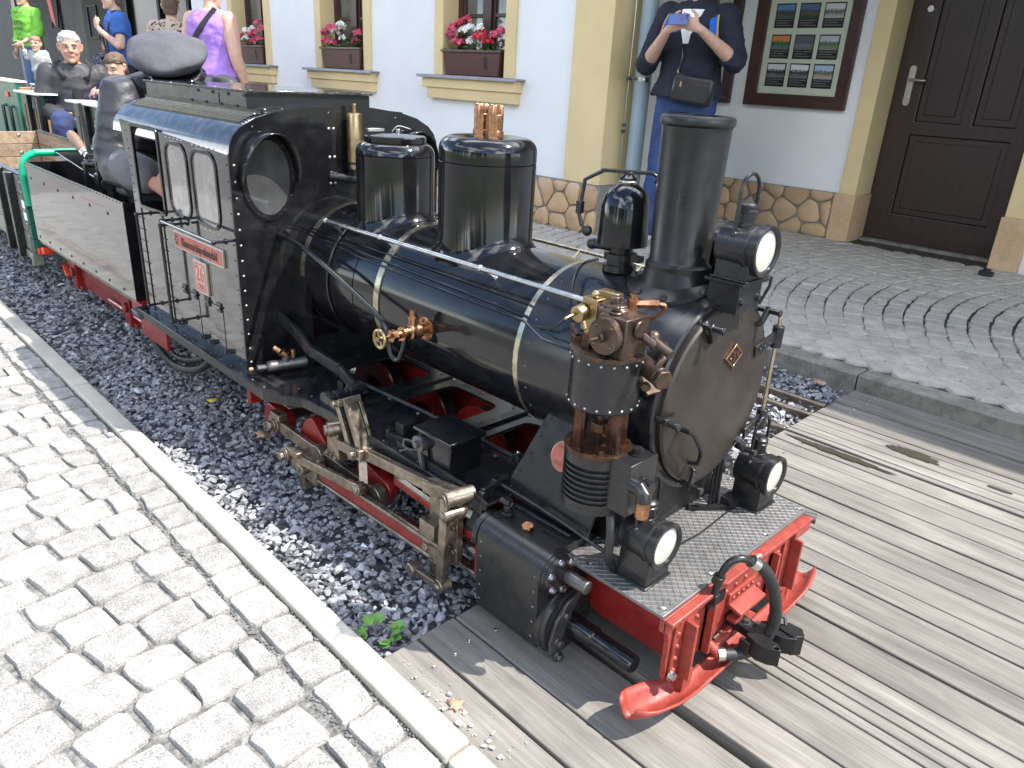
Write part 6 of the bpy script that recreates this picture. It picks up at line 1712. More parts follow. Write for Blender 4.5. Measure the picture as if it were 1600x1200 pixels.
for s in (-1, 1): b.bb(-0.528, -0.500, s * 0.17, s * 0.20, 0.04, 0.078)
part('guard_strut', b, M_BEAM, rg, kind='stuff')
# brake hose on the beam
b = MB(); b.tube(spline([(-0.512, -0.128, 0.185), (-0.505, -0.13, 0.22), (-0.50, -0.130, 0.262), (-0.492, -0.122, 0.290), (-0.48, -0.105, 0.298), (-0.466, -0.082, 0.288)], 6), 0.0068, 12); b.cyl((-0.505, -0.1305, 0.245), (-0.5005, -0.130, 0.262), 0.0105); b.box((-0.508, -0.118, 0.208), (0.02, 0.035, 0.022))
hb = part('hose_pipe', b, M_SATIN, loco, bev=0.0008)
b = MB(); b.tube(spline([(-0.468, -0.085, 0.290), (-0.455, -0.062, 0.270), (-0.442, -0.035, 0.225), (-0.436, -0.015, 0.17), (-0.436, -0.010, 0.125), (-0.445, -0.022, 0.088), (-0.462, -0.052, 0.068), (-0.482, -0.085, 0.070), (-0.492, -0.10, 0.073)], 7), 0.0115, 14)
part('brake_hose', b, M_RUBBER, loco)
b = MB(); b.lathe((-0.469, -0.087, 0.2905), (0.45, 0.65, -0.6), [(0, 0.0125), (0.016, 0.0125)], 14); b.lathe((-0.492, -0.10, 0.073), (0.6, 0.7, 0.0), [(0, 0.0132), (0.013, 0.0132)], 14); b.tube([(-0.466, -0.075, 0.296), (-0.462, -0.068, 0.30)], 0.003, 6)
part('hose_clip', b, M_CHROME, hb, kind='stuff')
# automatic coupler
b = MB()
b.bar((-0.515, 0.018, 0.105), (-0.435, 0.018, 0.098), 0.042, 0.018); b.plate([(-0.445, -0.022), (-0.405, -0.035), (-0.375, -0.028), (-0.352, -0.012), (-0.372, 0.006), (-0.395, 0.004), (-0.40, 0.03), (-0.372, 0.034), (-0.345, 0.055), (-0.352, 0.075), (-0.39, 0.085), (-0.43, 0.07), (-0.445, 0.05)], [ellipse(-0.365, -0.013, 0.007, 0.005, 10), ellipse(-0.405, 0.014, 0.012, 0.008, 10)], XY, 0.075, 0.112)
b.prism([(-0.40, 0.055), (-0.352, 0.05), (-0.335, 0.072), (-0.352, 0.094), (-0.39, 0.092)], XY, 0.072, 0.116)
b.box((-0.44, -0.03, 0.088), (0.03, 0.012, 0.03)); 
b.v = [(-0.515 + (x + 0.515) * 0.72, y * 0.78 - 0.035, z) for x, y, z in b.v]
cp = part('coupler', b, M_GRAPH, loco, bev=0.003)
b = MB(); b.sphere((-0.425, 0.062, 0.126), 0.010, 10, 6); b.sphere((-0.412, 0.078, 0.130), 0.009, 10, 6); b.tube([(-0.43, 0.055, 0.118), (-0.42, 0.066, 0.135), (-0.40, 0.082, 0.128), (-0.39, 0.075, 0.115)], 0.005, 8); b.hexbolt((-0.47, 0.018, 0.109), (0, 0, 1), 0.009, 0.007); b.hexbolt((-0.445, 0.03, 0.109), (0, 0, 1), 0.007, 0.006)
b.v = [(-0.515 + (x + 0.515) * 0.72, y * 0.78 - 0.035, z) for x, y, z in b.v]
part('coupler_pin', b, M_DKSTEEL, cp)
# ------------------------------------------------------------------ tender
ten = root('tender', (-3.37, 0, 0.0), 'black locomotive tender with riveted sides and red frame behind the cab', 'tender')
TX0, TX1 = -3.995, -2.745
def strip_fn(s): return lambda a, z, d: (a, s * d, z)
for s in (-1, 1):
    b = MB(); b.plate([(TX0, 0.255), (TX1, 0.258), (TX1, 0.603), (TX0, 0.605)], [], strip_fn(s), 0.331, 0.335)
    sp2 = part('tank_side', b, M_CABSIDE, ten, bev=0.001)
    b = MB()
    for k in range(36): b.dome((TX0 + 0.02 + 0.0345 * k, s * 0.335, 0.597), (0, s, 0), 0.0026, 0.002, 6)
    for k in range(8): b.dome((TX0 + 0.05 + 0.155 * k, s * 0.335, 0.275), (0, s, 0), 0.0062, 0.003, 8)
    for k in range(6): b.dome((TX0 + 0.08 + 0.2 * k, s * 0.335, 0.54), (0, s, 0), 0.0068, 0.003, 8)
    part('rivet', b, M_BLACKPL, sp2, kind='stuff')
    b = MB(); b.bar((TX0 + 0.2, s * 0.3352, 0.555), (TX1 - 0.2, s * 0.3352, 0.556), 0.0006, 0.0022); b.bar((TX0 + 0.2, s * 0.3352, 0.335), (TX1 - 0.2, s * 0.3352, 0.335), 0.0006, 0.0022)
    part('lining_stripe', b, M_PLATE, sp2, kind='stuff')
b = MB(); b.bb(TX0, TX1 - 0.001, -0.330, 0.330, 0.24, 0.2545); b.bb(TX0 + 0.003, TX1 - 0.005, -0.330, 0.330, 0.2547, 0.44); part('tank', b, M_BOARD, ten)
b = MB(); b.plate([(-0.33, 0.26), (0.33, 0.26), (0.33, 0.60), (0.20, 0.60), (0.20, 0.46), (-0.20, 0.46), (-0.20, 0.60), (-0.33, 0.60)], [], YZ, TX1 - 0.004, TX1); part('front_plate', b, M_GLOSS, ten)
b = MB(); b.plate([(-0.33, 0.26), (0.33, 0.26), (0.33, 0.60), (-0.33, 0.60)], [], YZ, TX0, TX0 + 0.004); part('rear_plate', b, M_GLOSS, ten)
b = MB()
for s in (-1, 1): b.plate([(-3.985, 0.44), (-3.12, 0.44), (-3.12, 0.56), (-3.985, 0.645)], [], strip_fn(s), 0.205, 0.209)
bun = part('bunker_side', b, M_CABSIDE, ten)
b = MB(); b.plate([(-0.205, 0.44), (0.205, 0.44), (0.205, 0.645), (-0.205, 0.645)], [], YZ, -3.985, -3.981); b.bar((-3.985, -0.207, 0.645), (-3.985, 0.207, 0.645), 0.008, 0.006); part('bunker_end', b, M_GLOSS, ten)
b = MB()
for k in range(18): b.dome((-3.97 + 0.05 * k, -0.209, 0.636 - 0.0049 * k), (0, -1, 0), 0.0026, 0.002, 6)
part('rivet', b, M_BLACKPL, bun, kind='stuff')
b = MB(); b.box((-3.42, 0, 0.565), (0.36, 0.36, 0.06)); b.box((-3.42, 0, 0.49), (0.3, 0.3, 0.09)); M_SEAT = mat('pale_seat_vinyl', (0.62, 0.62, 0.6), 0.45); part('driver_seat', b, M_SEAT, ten, bev=0.02)
b = MB()
for s in (-1, 1):
    b.plate([(-3.90, 0.24), (-2.80, 0.24), (-2.80, 0.10), (-2.95, 0.085), (-3.80, 0.085), (-3.90, 0.12)], [], strip_fn(s), 0.245, 0.257)
fr = part('tender_frame', b, M_RED, ten, bev=0.001)
for x0 in (-3.72, -3.05):
    b = MB(); b.bb(x0 - 0.03, x0 + 0.03, -0.28, -0.257, 0.075, 0.20); b.cyl((x0, -0.28, 0.15), (x0, -0.292, 0.15), 0.02); b.bb(x0 - 0.06, x0 + 0.06, -0.272, -0.257, 0.075, 0.09); part('axle_box', b, M_RED, fr, bev=0.002)
    for s in (-1, 1):
        b = MB(); b.lathe((x0, s * 0.09, 0.10), (0, s, 0), [(-0.02, 0.02), (-0.02, 0.105), (-0.015, 0.098), (0.015, 0.096), (0.016, 0.02)], 32); part('wheel', b, M_RED, ten)
b = MB(); b.bb(-3.05, -2.95, -0.272, -0.258, 0.19, 0.235); b.tube([(-3.3, -0.268, 0.12), (-2.85, -0.268, 0.12)], 0.006, 6); part('brake_rigging', b, M_RED, ten)
b = MB(); b.bb(-2.80, -2.70, -0.335, -0.30, 0.20, 0.255); b.bb(-2.715, -2.70, -0.33, 0.33, 0.19, 0.25); part('front_step', b, M_RED, ten, bev=0.002)
# brake column, wooden handled lever, water gauge, oil can holder
b = MB(); b.tube([(-3.50, -0.195, 0.62), (-3.515, -0.195, 0.72), (-3.545, -0.195, 0.875)], [0.012, 0.0095, 0.008], 10); b.box((-3.50, -0.195, 0.645), (0.05, 0.05, 0.03)); b.box((-3.50, -0.223, 0.60), (0.03, 0.014, 0.09)); b.cyl((-3.52, -0.223, 0.64), (-3.44, -0.2, 0.645), 0.011)
lv = part('brake_lever', b, M_SATIN, ten, bev=0.002)
b = MB(); b.lathe((-3.525, -0.2, 0.665), (-0.9, 0.0, 0.36), [(0, 0.012), (0.02, 0.0125), (0.022, 0.017), (0.05, 0.018)], 18); part('lever_ferrule', b, M_CHROME, lv)
M_HANDLE = mat('worn_wood_handle', (0.19, 0.12, 0.08), 0.5, var=0.2, vscale=30, stretch=(1, 4, 4))
b = MB(); b.lathe((-3.572, -0.2, 0.684), (-0.9, 0.0, 0.36), [(0, 0.014), (0.02, 0.0185), (0.08, 0.022), (0.13, 0.021), (0.155, 0.0165), (0.165, 0.006)], 20); part('wooden_handle', b, M_HANDLE, lv)
b = MB(); b.bar((-3.33, -0.22, 0.46), (-3.345, -0.22, 0.695), 0.016, 0.016, (1, 0, 0)); b.cyl((-3.345, -0.22, 0.69), (-3.39, -0.24, 0.69), 0.005); b.box((-3.335, -0.222, 0.60), (0.05, 0.03, 0.04)); part('stand_rod', b, M_SATIN, ten, bev=0.001)
b = MB(); b.cyl((-3.255, -0.21, 0.50), (-3.255, -0.21, 0.62), 0.014); b.cyl((-3.255, -0.21, 0.62), (-3.255, -0.21, 0.67), 0.007); b.box((-3.255, -0.222, 0.595), (0.03, 0.02, 0.05)); part('brass_valve', b, M_BRASS, ten, bev=0.001)
b = MB(); b.cyl((-3.215, -0.215, 0.60), (-3.175, -0.245, 0.60), 0.024, n=20); b.cyl((-3.22, -0.21, 0.60), (-3.22, -0.21, 0.50), 0.008); part('pressure_gauge', b, M_SATIN, ten, bev=0.002)
b = MB(); b.cyl((-3.24, -0.25, 0.46), (-3.23, -0.25, 0.52), 0.012); part('red_valve', b, M_ORANGE, ten)
rsb = random.Random(2); b = MB()
for k in range(6): b.sphere((-3.43 + 0.03 * k, -0.27 + rsb.uniform(-0.02, 0.02), 0.455 + rsb.uniform(0, 0.02)), 0.04, 8, 6, (1, 0.7, 0.6))
M_RAG = mat('blue_rag', (0.03, 0.035, 0.075), 0.9, var=0.4, vscale=40)
tag(part('rag', b, M_RAG, None, sharp=80), 'crumpled dark blue rag lying in the tender trough', 'rag')
b = MB(); b.bar((-3.93, -0.262, 0.135), (-3.80, -0.285, 0.115), 0.018, 0.012); b.box((-3.98, -0.31, 0.20), (0.04, 0.04, 0.03)); part('coupling_handle', b, M_ORANGE, ten, bev=0.003)

# ------------------------------------------------------------------ open wagon
wag = root('open_wagon', (-5.2, 0.0, 0.0), 'low open wagon with grey plank sides and green front end behind the tender', 'wagon')
WX0, WX1, WZ0, WZ1 = -6.5, -4.065, 0.17, 0.525
for s in (-1, 1):
    for k in range(4):
        z0 = WZ0 + (WZ1 - WZ0) * k / 4
        b = MB(); b.bb(WX0, WX1 - 0.052, s * 0.318, s * 0.338, z0 + 0.002, z0 + (WZ1 - WZ0) / 4 - 0.002); part('side_board', b, M_WAGON if s < 0 else M_CRATE, wag, bev=0.003)
    b = MB(); b.bb(WX0, WX1 - 0.05, s * 0.314, s * 0.342, WZ1, WZ1 + 0.008); part('top_rail', b, M_SATIN, wag)
for x0 in (-4.245, -4.44, -5.2, -5.9):
    b = MB(); b.prism([(x0 - 0.022, WZ1 + 0.004), (x0 + 0.022, WZ1 + 0.004), (x0 + 0.016, 0.13), (x0 - 0.016, 0.13)], XZ, -0.372, -0.339); part('stake', b, M_SATIN, wag, bev=0.003)
b = MB(); b.bb(WX1 - 0.05, WX1 - 0.004, -0.346, -0.318, WZ0, WZ1 + 0.004)
cp2 = part('corner_plate', b, M_GRAPH, wag, bev=0.002)
for z in (0.345, 0.40):
    b = MB(); b.bb(WX1 - 0.0505, WX1 - 0.0035, -0.349, -0.3465, z - 0.018, z + 0.018); part('reflector_strip', b, M_WHITE, cp2)
b = MB()
for z in (0.50, 0.455, 0.373, 0.31, 0.25): b.dome((WX1 - 0.027, -0.3465, z), (0, -1, 0), 0.005, 0.003, 8)
part('bolt', b, M_STEEL, cp2, kind='stuff')
for k in range(5):
    z0 = WZ0 + (WZ1 - WZ0) * k / 5
    b = MB(); b.bb(WX1 - 0.003, WX1 + 0.012, -0.345, 0.345, z0 + 0.0015, z0 + (WZ1 - WZ0) / 5 - 0.0015); part('end_board', b, M_GREEN, wag, bev=0.002)
for k in range(3):
    z0 = WZ0 + 0.09 + (WZ1 - WZ0 - 0.09) * k / 3
    b = MB(); b.bb(WX0 - 0.02, WX0, -0.315, 0.315, z0 + 0.002, z0 + (WZ1 - WZ0 - 0.09) / 3 - 0.002); part('rear_board', b, M_CRATE, wag, bev=0.003)
b = MB()
for z in (0.5, 0.38):
    for y in (0.2, -0.2): b.dome((WX0, y, z), (1, 0, 0), 0.014, 0.008, 10)
part('bolt', b, M_STEEL, wag, kind='stuff')
b = MB(); b.bb(WX0, WX1, -0.316, 0.316, WZ0, WZ0 + 0.03); part('floor', b, M_CRATE, wag)
b = MB(); b.tube(spline([(WX1 + 0.02, -0.33, 0.40), (WX1 + 0.02, -0.335, 0.54), (WX1 + 0.02, -0.322, 0.60), (WX1 + 0.02, -0.28, 0.628), (WX1 + 0.02, -0.22, 0.632), (WX1 + 0.02, 0.22, 0.632), (WX1 + 0.02, 0.30, 0.615), (WX1 + 0.02, 0.33, 0.55), (WX1 + 0.02, 0.33, 0.40)], 6), 0.0165, 14); part('grab_hoop', b, M_GREENB, wag)
b = MB(); b.bb(WX0, WX1, -0.22, 0.22, 0.10, 0.168); part('underframe', b, M_SATIN, wag)
b = MB(); b.box((WX1 + 0.015, -0.30, 0.185), (0.03, 0.07, 0.03)); part('red_buffer', b, M_ORANGE, wag, bev=0.004)
b = MB(); b.bar((WX1 - 0.03, -0.33, 0.17), (WX1 - 0.03, -0.33, 0.11), 0.05, 0.03, (1, 0, 0)); b.bb(-4.36, -4.12, -0.345, -0.30, 0.13, 0.165); part('step_board', b, M_WAGON, wag, bev=0.004)
for x0 in (-5.9, -4.6):
    for s in (-1, 1):
        b = MB(); b.lathe((x0, s * 0.09, 0.085), (0, s, 0), [(-0.02, 0.02), (-0.02, 0.09), (-0.015, 0.083), (0.015, 0.081), (0.016, 0.02)], 24); part('wheel', b, M_DKSTEEL, wag)

# ------------------------------------------------------------------ passenger car on the parallel track
car = root('passenger_car', (-7.6, 0.95, 0.0), 'open dark green passenger car with white capped side panels', 'railway car')
CY0, CY1, CZ0, CZ1 = 0.55, 1.42, 0.20, 0.735
M_SEATWD = mat('varnished_seat_wood', (0.34, 0.19, 0.085), 0.4, var=0.2, vscale=20)
b = MB(); b.bb(-10.5, -5.62, CY0, CY1, 0.14, CZ0); part('floor', b, M_BLACKPL, car, bev=0.004)
def car_panel(x0, x1, y):
    s = 1 if y < 1 else -1
    b = MB(); w = x1 - x0
    q = [(x0 + w * 0.12, x0 + w * 0.34), (x0 + w * 0.56, x0 + w * 0.80)]
    hl = [rrect(a, c, CZ0 + 0.10, CZ1 - 0.09, 0.012) for a, c in q]
    b.plate([(x0, CZ0), (x1, CZ0), (x1, CZ1), (x0, CZ1)], hl, XZ, y, y + s * 0.03)
    p = part('side_panel', b, M_DKGREEN, car, bev=0.003)
    for a, c in q:
        b = MB(); b.plate(rrect(a, c, CZ0 + 0.10, CZ1 - 0.09, 0.012), [rrect(a + 0.03, c - 0.03, CZ0 + 0.13, CZ1 - 0.12, 0.006)], XZ, y + s * 0.006, y + s * 0.022); part('slot_frame', b, M_SEATWD, p)
    b = MB(); b.bb(x0 - 0.012, x1 + 0.012, y - 0.05 * s, y + 0.13 * s, CZ1 + 0.0005, CZ1 + 0.014); part('panel_cap', b, M_WHITE, p, bev=0.003)
    for a in (x0 + w * 0.45, x1 - 0.02):
        b = MB(); b.bb(a - 0.02, a + 0.02, y - 0.028 * s, y - 0.002 * s, CZ0, CZ1 - 0.01); part('panel_post', b, M_SATIN, p, bev=0.004)
for y in (CY0, CY1):
    for (x0, x1) in ((-7.80, -7.22), (-6.36, -5.66)): car_panel(x0, x1, y)
b = MB(); b.bb(-5.66, -5.63, CY0 + 0.01, CY1 - 0.01, CZ0, CZ1); part('front_panel', b, M_DKGREEN, car, bev=0.006)
b = MB(); b.bb(-9.7, -7.93, CY0, CY0 + 0.03, 0.2, CZ1 + 0.07); gp = part('green_panel', b, M_GREEN, car, bev=0.006)
b = MB(); b.bb(-9.7, -7.92, CY0 - 0.04, CY0 + 0.09, CZ1 + 0.071, CZ1 + 0.083); part('panel_cap', b, M_WHITE, gp)
for x0 in (-8.12, -8.38):
    b = MB(); b.tube([(x0, CY0 - 0.001, 0.60), (x0, CY0 - 0.028, 0.59), (x0, CY0 - 0.028, 0.34), (x0, CY0 - 0.001, 0.33)], 0.014, 8); part('grab_bar', b, M_DKGREEN, gp)
b = MB(); b.box((-8.25, CY0 - 0.006, 0.695), (0.12, 0.012, 0.04)); part('red_reflector', b, M_ORANGE, gp, bev=0.003)
for x0 in (-7.55, -6.35, -9.0):
    b = MB(); b.bb(x0 - 0.22, x0 + 0.2, CY0 + 0.05, CY1 - 0.05, 0.36, 0.39) ; b.bb(x0 - 0.26, x0 - 0.23, CY0 + 0.05, CY1 - 0.05, 0.38, 0.72) if x0 < -7 else None
    part('bench', b, M_SEATWD, car, bev=0.004)
b = MB(); b.tube([(-7.80, CY0 + 0.09, 0.75), (-7.80, CY0 + 0.09, 0.80), (-7.35, CY0 + 0.09, 0.80), (-7.35, CY0 + 0.09, 0.75)], 0.008, 6); part('arm_rail', b, M_STEEL, car)

# ------------------------------------------------------------------ people
from mathutils import noise as mnoise
def wrinkle(me, amp, f=(13, 13, 25)):
    n = len(me.vertices); co = np.empty(n * 3); no = np.empty(n * 3)
    me.vertices.foreach_get('co', co); me.vertex_normals.foreach_get('vector', no)
    co = co.reshape(-1, 3); no = no.reshape(-1, 3); out = co.copy()
    for i in range(n):
        p = Vector(co[i])
        q = Vector((p.x * f[0] + p.z * 9, p.y * f[1] - p.z * 7, p.z * f[2]))
        n1 = 1 - abs(mnoise.noise(q)) * 2.2; n2 = 1 - abs(mnoise.noise(q * 0.5 + Vector((7, 3, 1)))) * 2.0
        out[i] = co[i] + no[i] * (amp * (n1 * 0.45 + n2 * 0.8 - 0.45))
    me.vertices.foreach_set('co', out.ravel()); me.update()
def remesh(mb, voxel, smooth_it=4, name='body', m=None, wr=0):
    me = mb.mesh(name, m, 180)
    o = bpy.data.objects.new(name, me)
    r = o.modifiers.new('r', 'REMESH'); r.mode = 'VOXEL'; r.voxel_size = voxel; r.use_smooth_shade = True
    s = o.modifiers.new('s', 'SMOOTH'); s.iterations = smooth_it; s.factor = 0.5
    me2 = baked(o)
    bpy.data.objects.remove(o); bpy.data.meshes.remove(me)
    me2.name = name
    if wr:
        wrinkle(me2, wr)
    me2.materials.clear()
    for q in (m if isinstance(m, (list, tuple)) else [m]): me2.materials.append(q)
    return me2
def loft(b, rings, n=20):
    """rings: (centre, side axis * half width, front axis * half depth)"""
    vs = []
    for c, a, f in rings:
        for k in range(n):
            t = 2 * math.pi * k / n
            vs.append(c + a * math.cos(t) + f * math.sin(t))
    m = len(rings)
    fs = [(i * n + k, i * n + (k + 1) % n, (i + 1) * n + (k + 1) % n, (i + 1) * n + k) for i in range(m - 1) for k in range(n)]
    fs += [tuple(range(n - 1, -1, -1)), tuple((m - 1) * n + k for k in range(n))]
    b.add(vs, fs)
def seg(b, pts, rs, n=12, sub=4):
    P = spline(pts, sub); R = []
    for i in range(len(P)):
        t = i / sub; k = min(int(t), len(rs) - 2); R.append(rs[k] + (rs[k + 1] - rs[k]) * (t - k))
    b.tube(P, R, n); b.sphere(P[0], R[0] * 0.98, 10, 6); b.sphere(P[-1], R[-1] * 0.98, 10, 6)
def fr2(d, up):
    d = Vector(d).normalized(); s = Vector(up).cross(d)
    s.normalize(); return d, s, d.cross(s)
def hand(b, w, d, n, side, curl=0.6, spread=1.0, k=1.0):
    """palm and five fingers; w wrist, d direction of the palm, n direction the palm faces, side = +1 thumb towards n x d"""
    d = Vector(d).normalized(); n = (Vector(n) - d * Vector(n).dot(d)).normalized(); t = n.cross(d) * side
    w = Vector(w)
    loft(b, [(w - d * 0.02 * k, t * 0.024 * k, n * 0.019 * k), (w + d * 0.02 * k, t * 0.03 * k, n * 0.016 * k), (w + d * 0.06 * k, t * 0.039 * k, n * 0.0145 * k), (w + d * 0.088 * k, t * 0.037 * k, n * 0.012 * k)], 14)
    for i, (o, l, q) in enumerate(((0.030, 0.068, 0.0088), (0.010, 0.076, 0.0092), (-0.011, 0.071, 0.0088), (-0.030, 0.056, 0.0078))):
        p0 = w + d * 0.082 * k + t * o * k; a = curl * (1 + 0.12 * i)
        p1 = p0 + (d * math.cos(a * 0.6) + n * math.sin(a * 0.6) + t * o * 1.2 * spread) * l * 0.42 * k
        p2 = p1 + (d * math.cos(a * 1.5) + n * math.sin(a * 1.5)) * l * 0.34 * k
        p3 = p2 + (d * math.cos(a * 2.3) + n * math.sin(a * 2.3)) * l * 0.26 * k
        b.tube([w + d * 0.05 * k + t * o * 0.9 * k, p0, p1, p2, p3], [q * k, q * 1.05 * k, q * k, q * 0.92 * k, q * 0.75 * k], 8)
    p0 = w + d * 0.025 * k + t * 0.026 * k; p1 = p0 + (d * 0.55 + t * 0.75 + n * 0.25).normalized() * 0.036 * k; p2 = p1 + (d * 0.85 + t * 0.35 + n * 0.45).normalized() * 0.03 * k; p3 = p2 + (d * 0.9 + n * 0.4).normalized() * 0.022 * k
    b.tube([p0 - t * 0.012 * k, p0, p1, p2, p3], [0.012 * k, 0.0125 * k, 0.0105 * k, 0.0095 * k, 0.0075 * k], 8)
def head(b, c, f, u, k=1.0):
    """one head with brow, nose, lips, chin and ears; c centre, f facing, u up"""
    f = Vector(f).normalized(); u = (Vector(u) - f * Vector(u).dot(f)).normalized(); l = u.cross(f)
    c = Vector(c)
    R = [(-0.112, 0.030, 0.034, 0.040), (-0.10, 0.044, 0.05, 0.034), (-0.075, 0.056, 0.066, 0.022), (-0.045, 0.064, 0.078, 0.012), (-0.01, 0.071, 0.088, 0.002), (0.03, 0.076, 0.096, -0.004), (0.065, 0.073, 0.093, -0.008), (0.095, 0.058, 0.073, -0.008), (0.112, 0.034, 0.045, -0.007), (0.12, 0.01, 0.014, -0.006)]
    loft(b, [(c + u * z * k + f * o * k, l * a * k, f * d * k) for z, a, d, o in R], 22)
    b.tube([c + f * 0.088 * k + u * 0.022 * k, c + f * 0.101 * k + u * 0.0 * k, c + f * 0.114 * k - u * 0.022 * k, c + f * 0.092 * k - u * 0.031 * k], [0.008 * k, 0.010 * k, 0.0145 * k, 0.012 * k], 8)
    for s in (-1, 1):
        b.sphere(c + f * 0.098 * k - u * 0.025 * k + l * s * 0.0125 * k, 0.0095 * k, 8, 6)
        b.tube([c + f * 0.092 * k + u * 0.024 * k + l * s * 0.012 * k, c + f * 0.089 * k + u * 0.027 * k + l * s * 0.032 * k, c + f * 0.07 * k + u * 0.02 * k + l * s * 0.052 * k], [0.007 * k, 0.008 * k, 0.006 * k], 8)
        b.sphere(c + f * 0.068 * k - u * 0.03 * k + l * s * 0.034 * k, 0.022 * k, 8, 6)
        b.tube([c - f * 0.004 * k + u * 0.028 * k + l * s * 0.076 * k, c - f * 0.018 * k + u * 0.024 * k + l * s * 0.088 * k, c - f * 0.016 * k - u * 0.005 * k + l * s * 0.086 * k, c - f * 0.002 * k - u * 0.028 * k + l * s * 0.074 * k], [0.008 * k, 0.010 * k, 0.009 * k, 0.008 * k], 8)
    b.tube([c + f * 0.082 * k - u * 0.054 * k + l * 0.024 * k, c + f * 0.094 * k - u * 0.052 * k, c + f * 0.082 * k - u * 0.054 * k - l * 0.024 * k], [0.006 * k, 0.009 * k, 0.006 * k], 8)
    b.tube([c + f * 0.08 * k - u * 0.064 * k + l * 0.02 * k, c + f * 0.091 * k - u * 0.064 * k, c + f * 0.08 * k - u * 0.064 * k - l * 0.02 * k], [0.006 * k, 0.009 * k, 0.006 * k], 8)
    b.sphere(c + f * 0.078 * k - u * 0.098 * k, 0.024 * k, 10, 6)
    return c, f, u, l
SKIN = {}
def skin(name, col):
    if name not in SKIN:
        m = mat(name, col, 0.5, var=0.1, vscale=30, bump=0.1, bscale=200)
        m.node_tree.nodes['Principled BSDF'].inputs['Subsurface Weight'].default_value = 0.12
        m.node_tree.nodes['Principled BSDF'].inputs['Subsurface Radius'].default_value = (0.012, 0.005, 0.003)
        SKIN[name] = m
    return SKIN[name]
M_SKIN = skin('fair_skin', (0.60, 0.37, 0.27)); M_SKIN2 = skin('ruddy_skin', (0.50, 0.26, 0.175))
M_EYE = mat('eye_dark', (0.03, 0.022, 0.02), 0.2); M_EYEW = mat('eye_white', (0.34, 0.30, 0.27), 0.3); M_LIP = mat('lip', (0.36, 0.14, 0.11), 0.5)
def cloth(name, col, rough=0.85, **kw): return mat(name, col, rough, var=kw.pop('var', 0.15), vscale=kw.pop('vscale', 14), bump=kw.pop('bump', 0.35), bscale=kw.pop('bscale', 26), bdist=0.012, **kw)
def hairmat(name, col): return mat(name, col, 0.5, var=0.45, vscale=60, stretch=(3, 3, 0.6), bump=0.8, bscale=110, bdist=0.005)
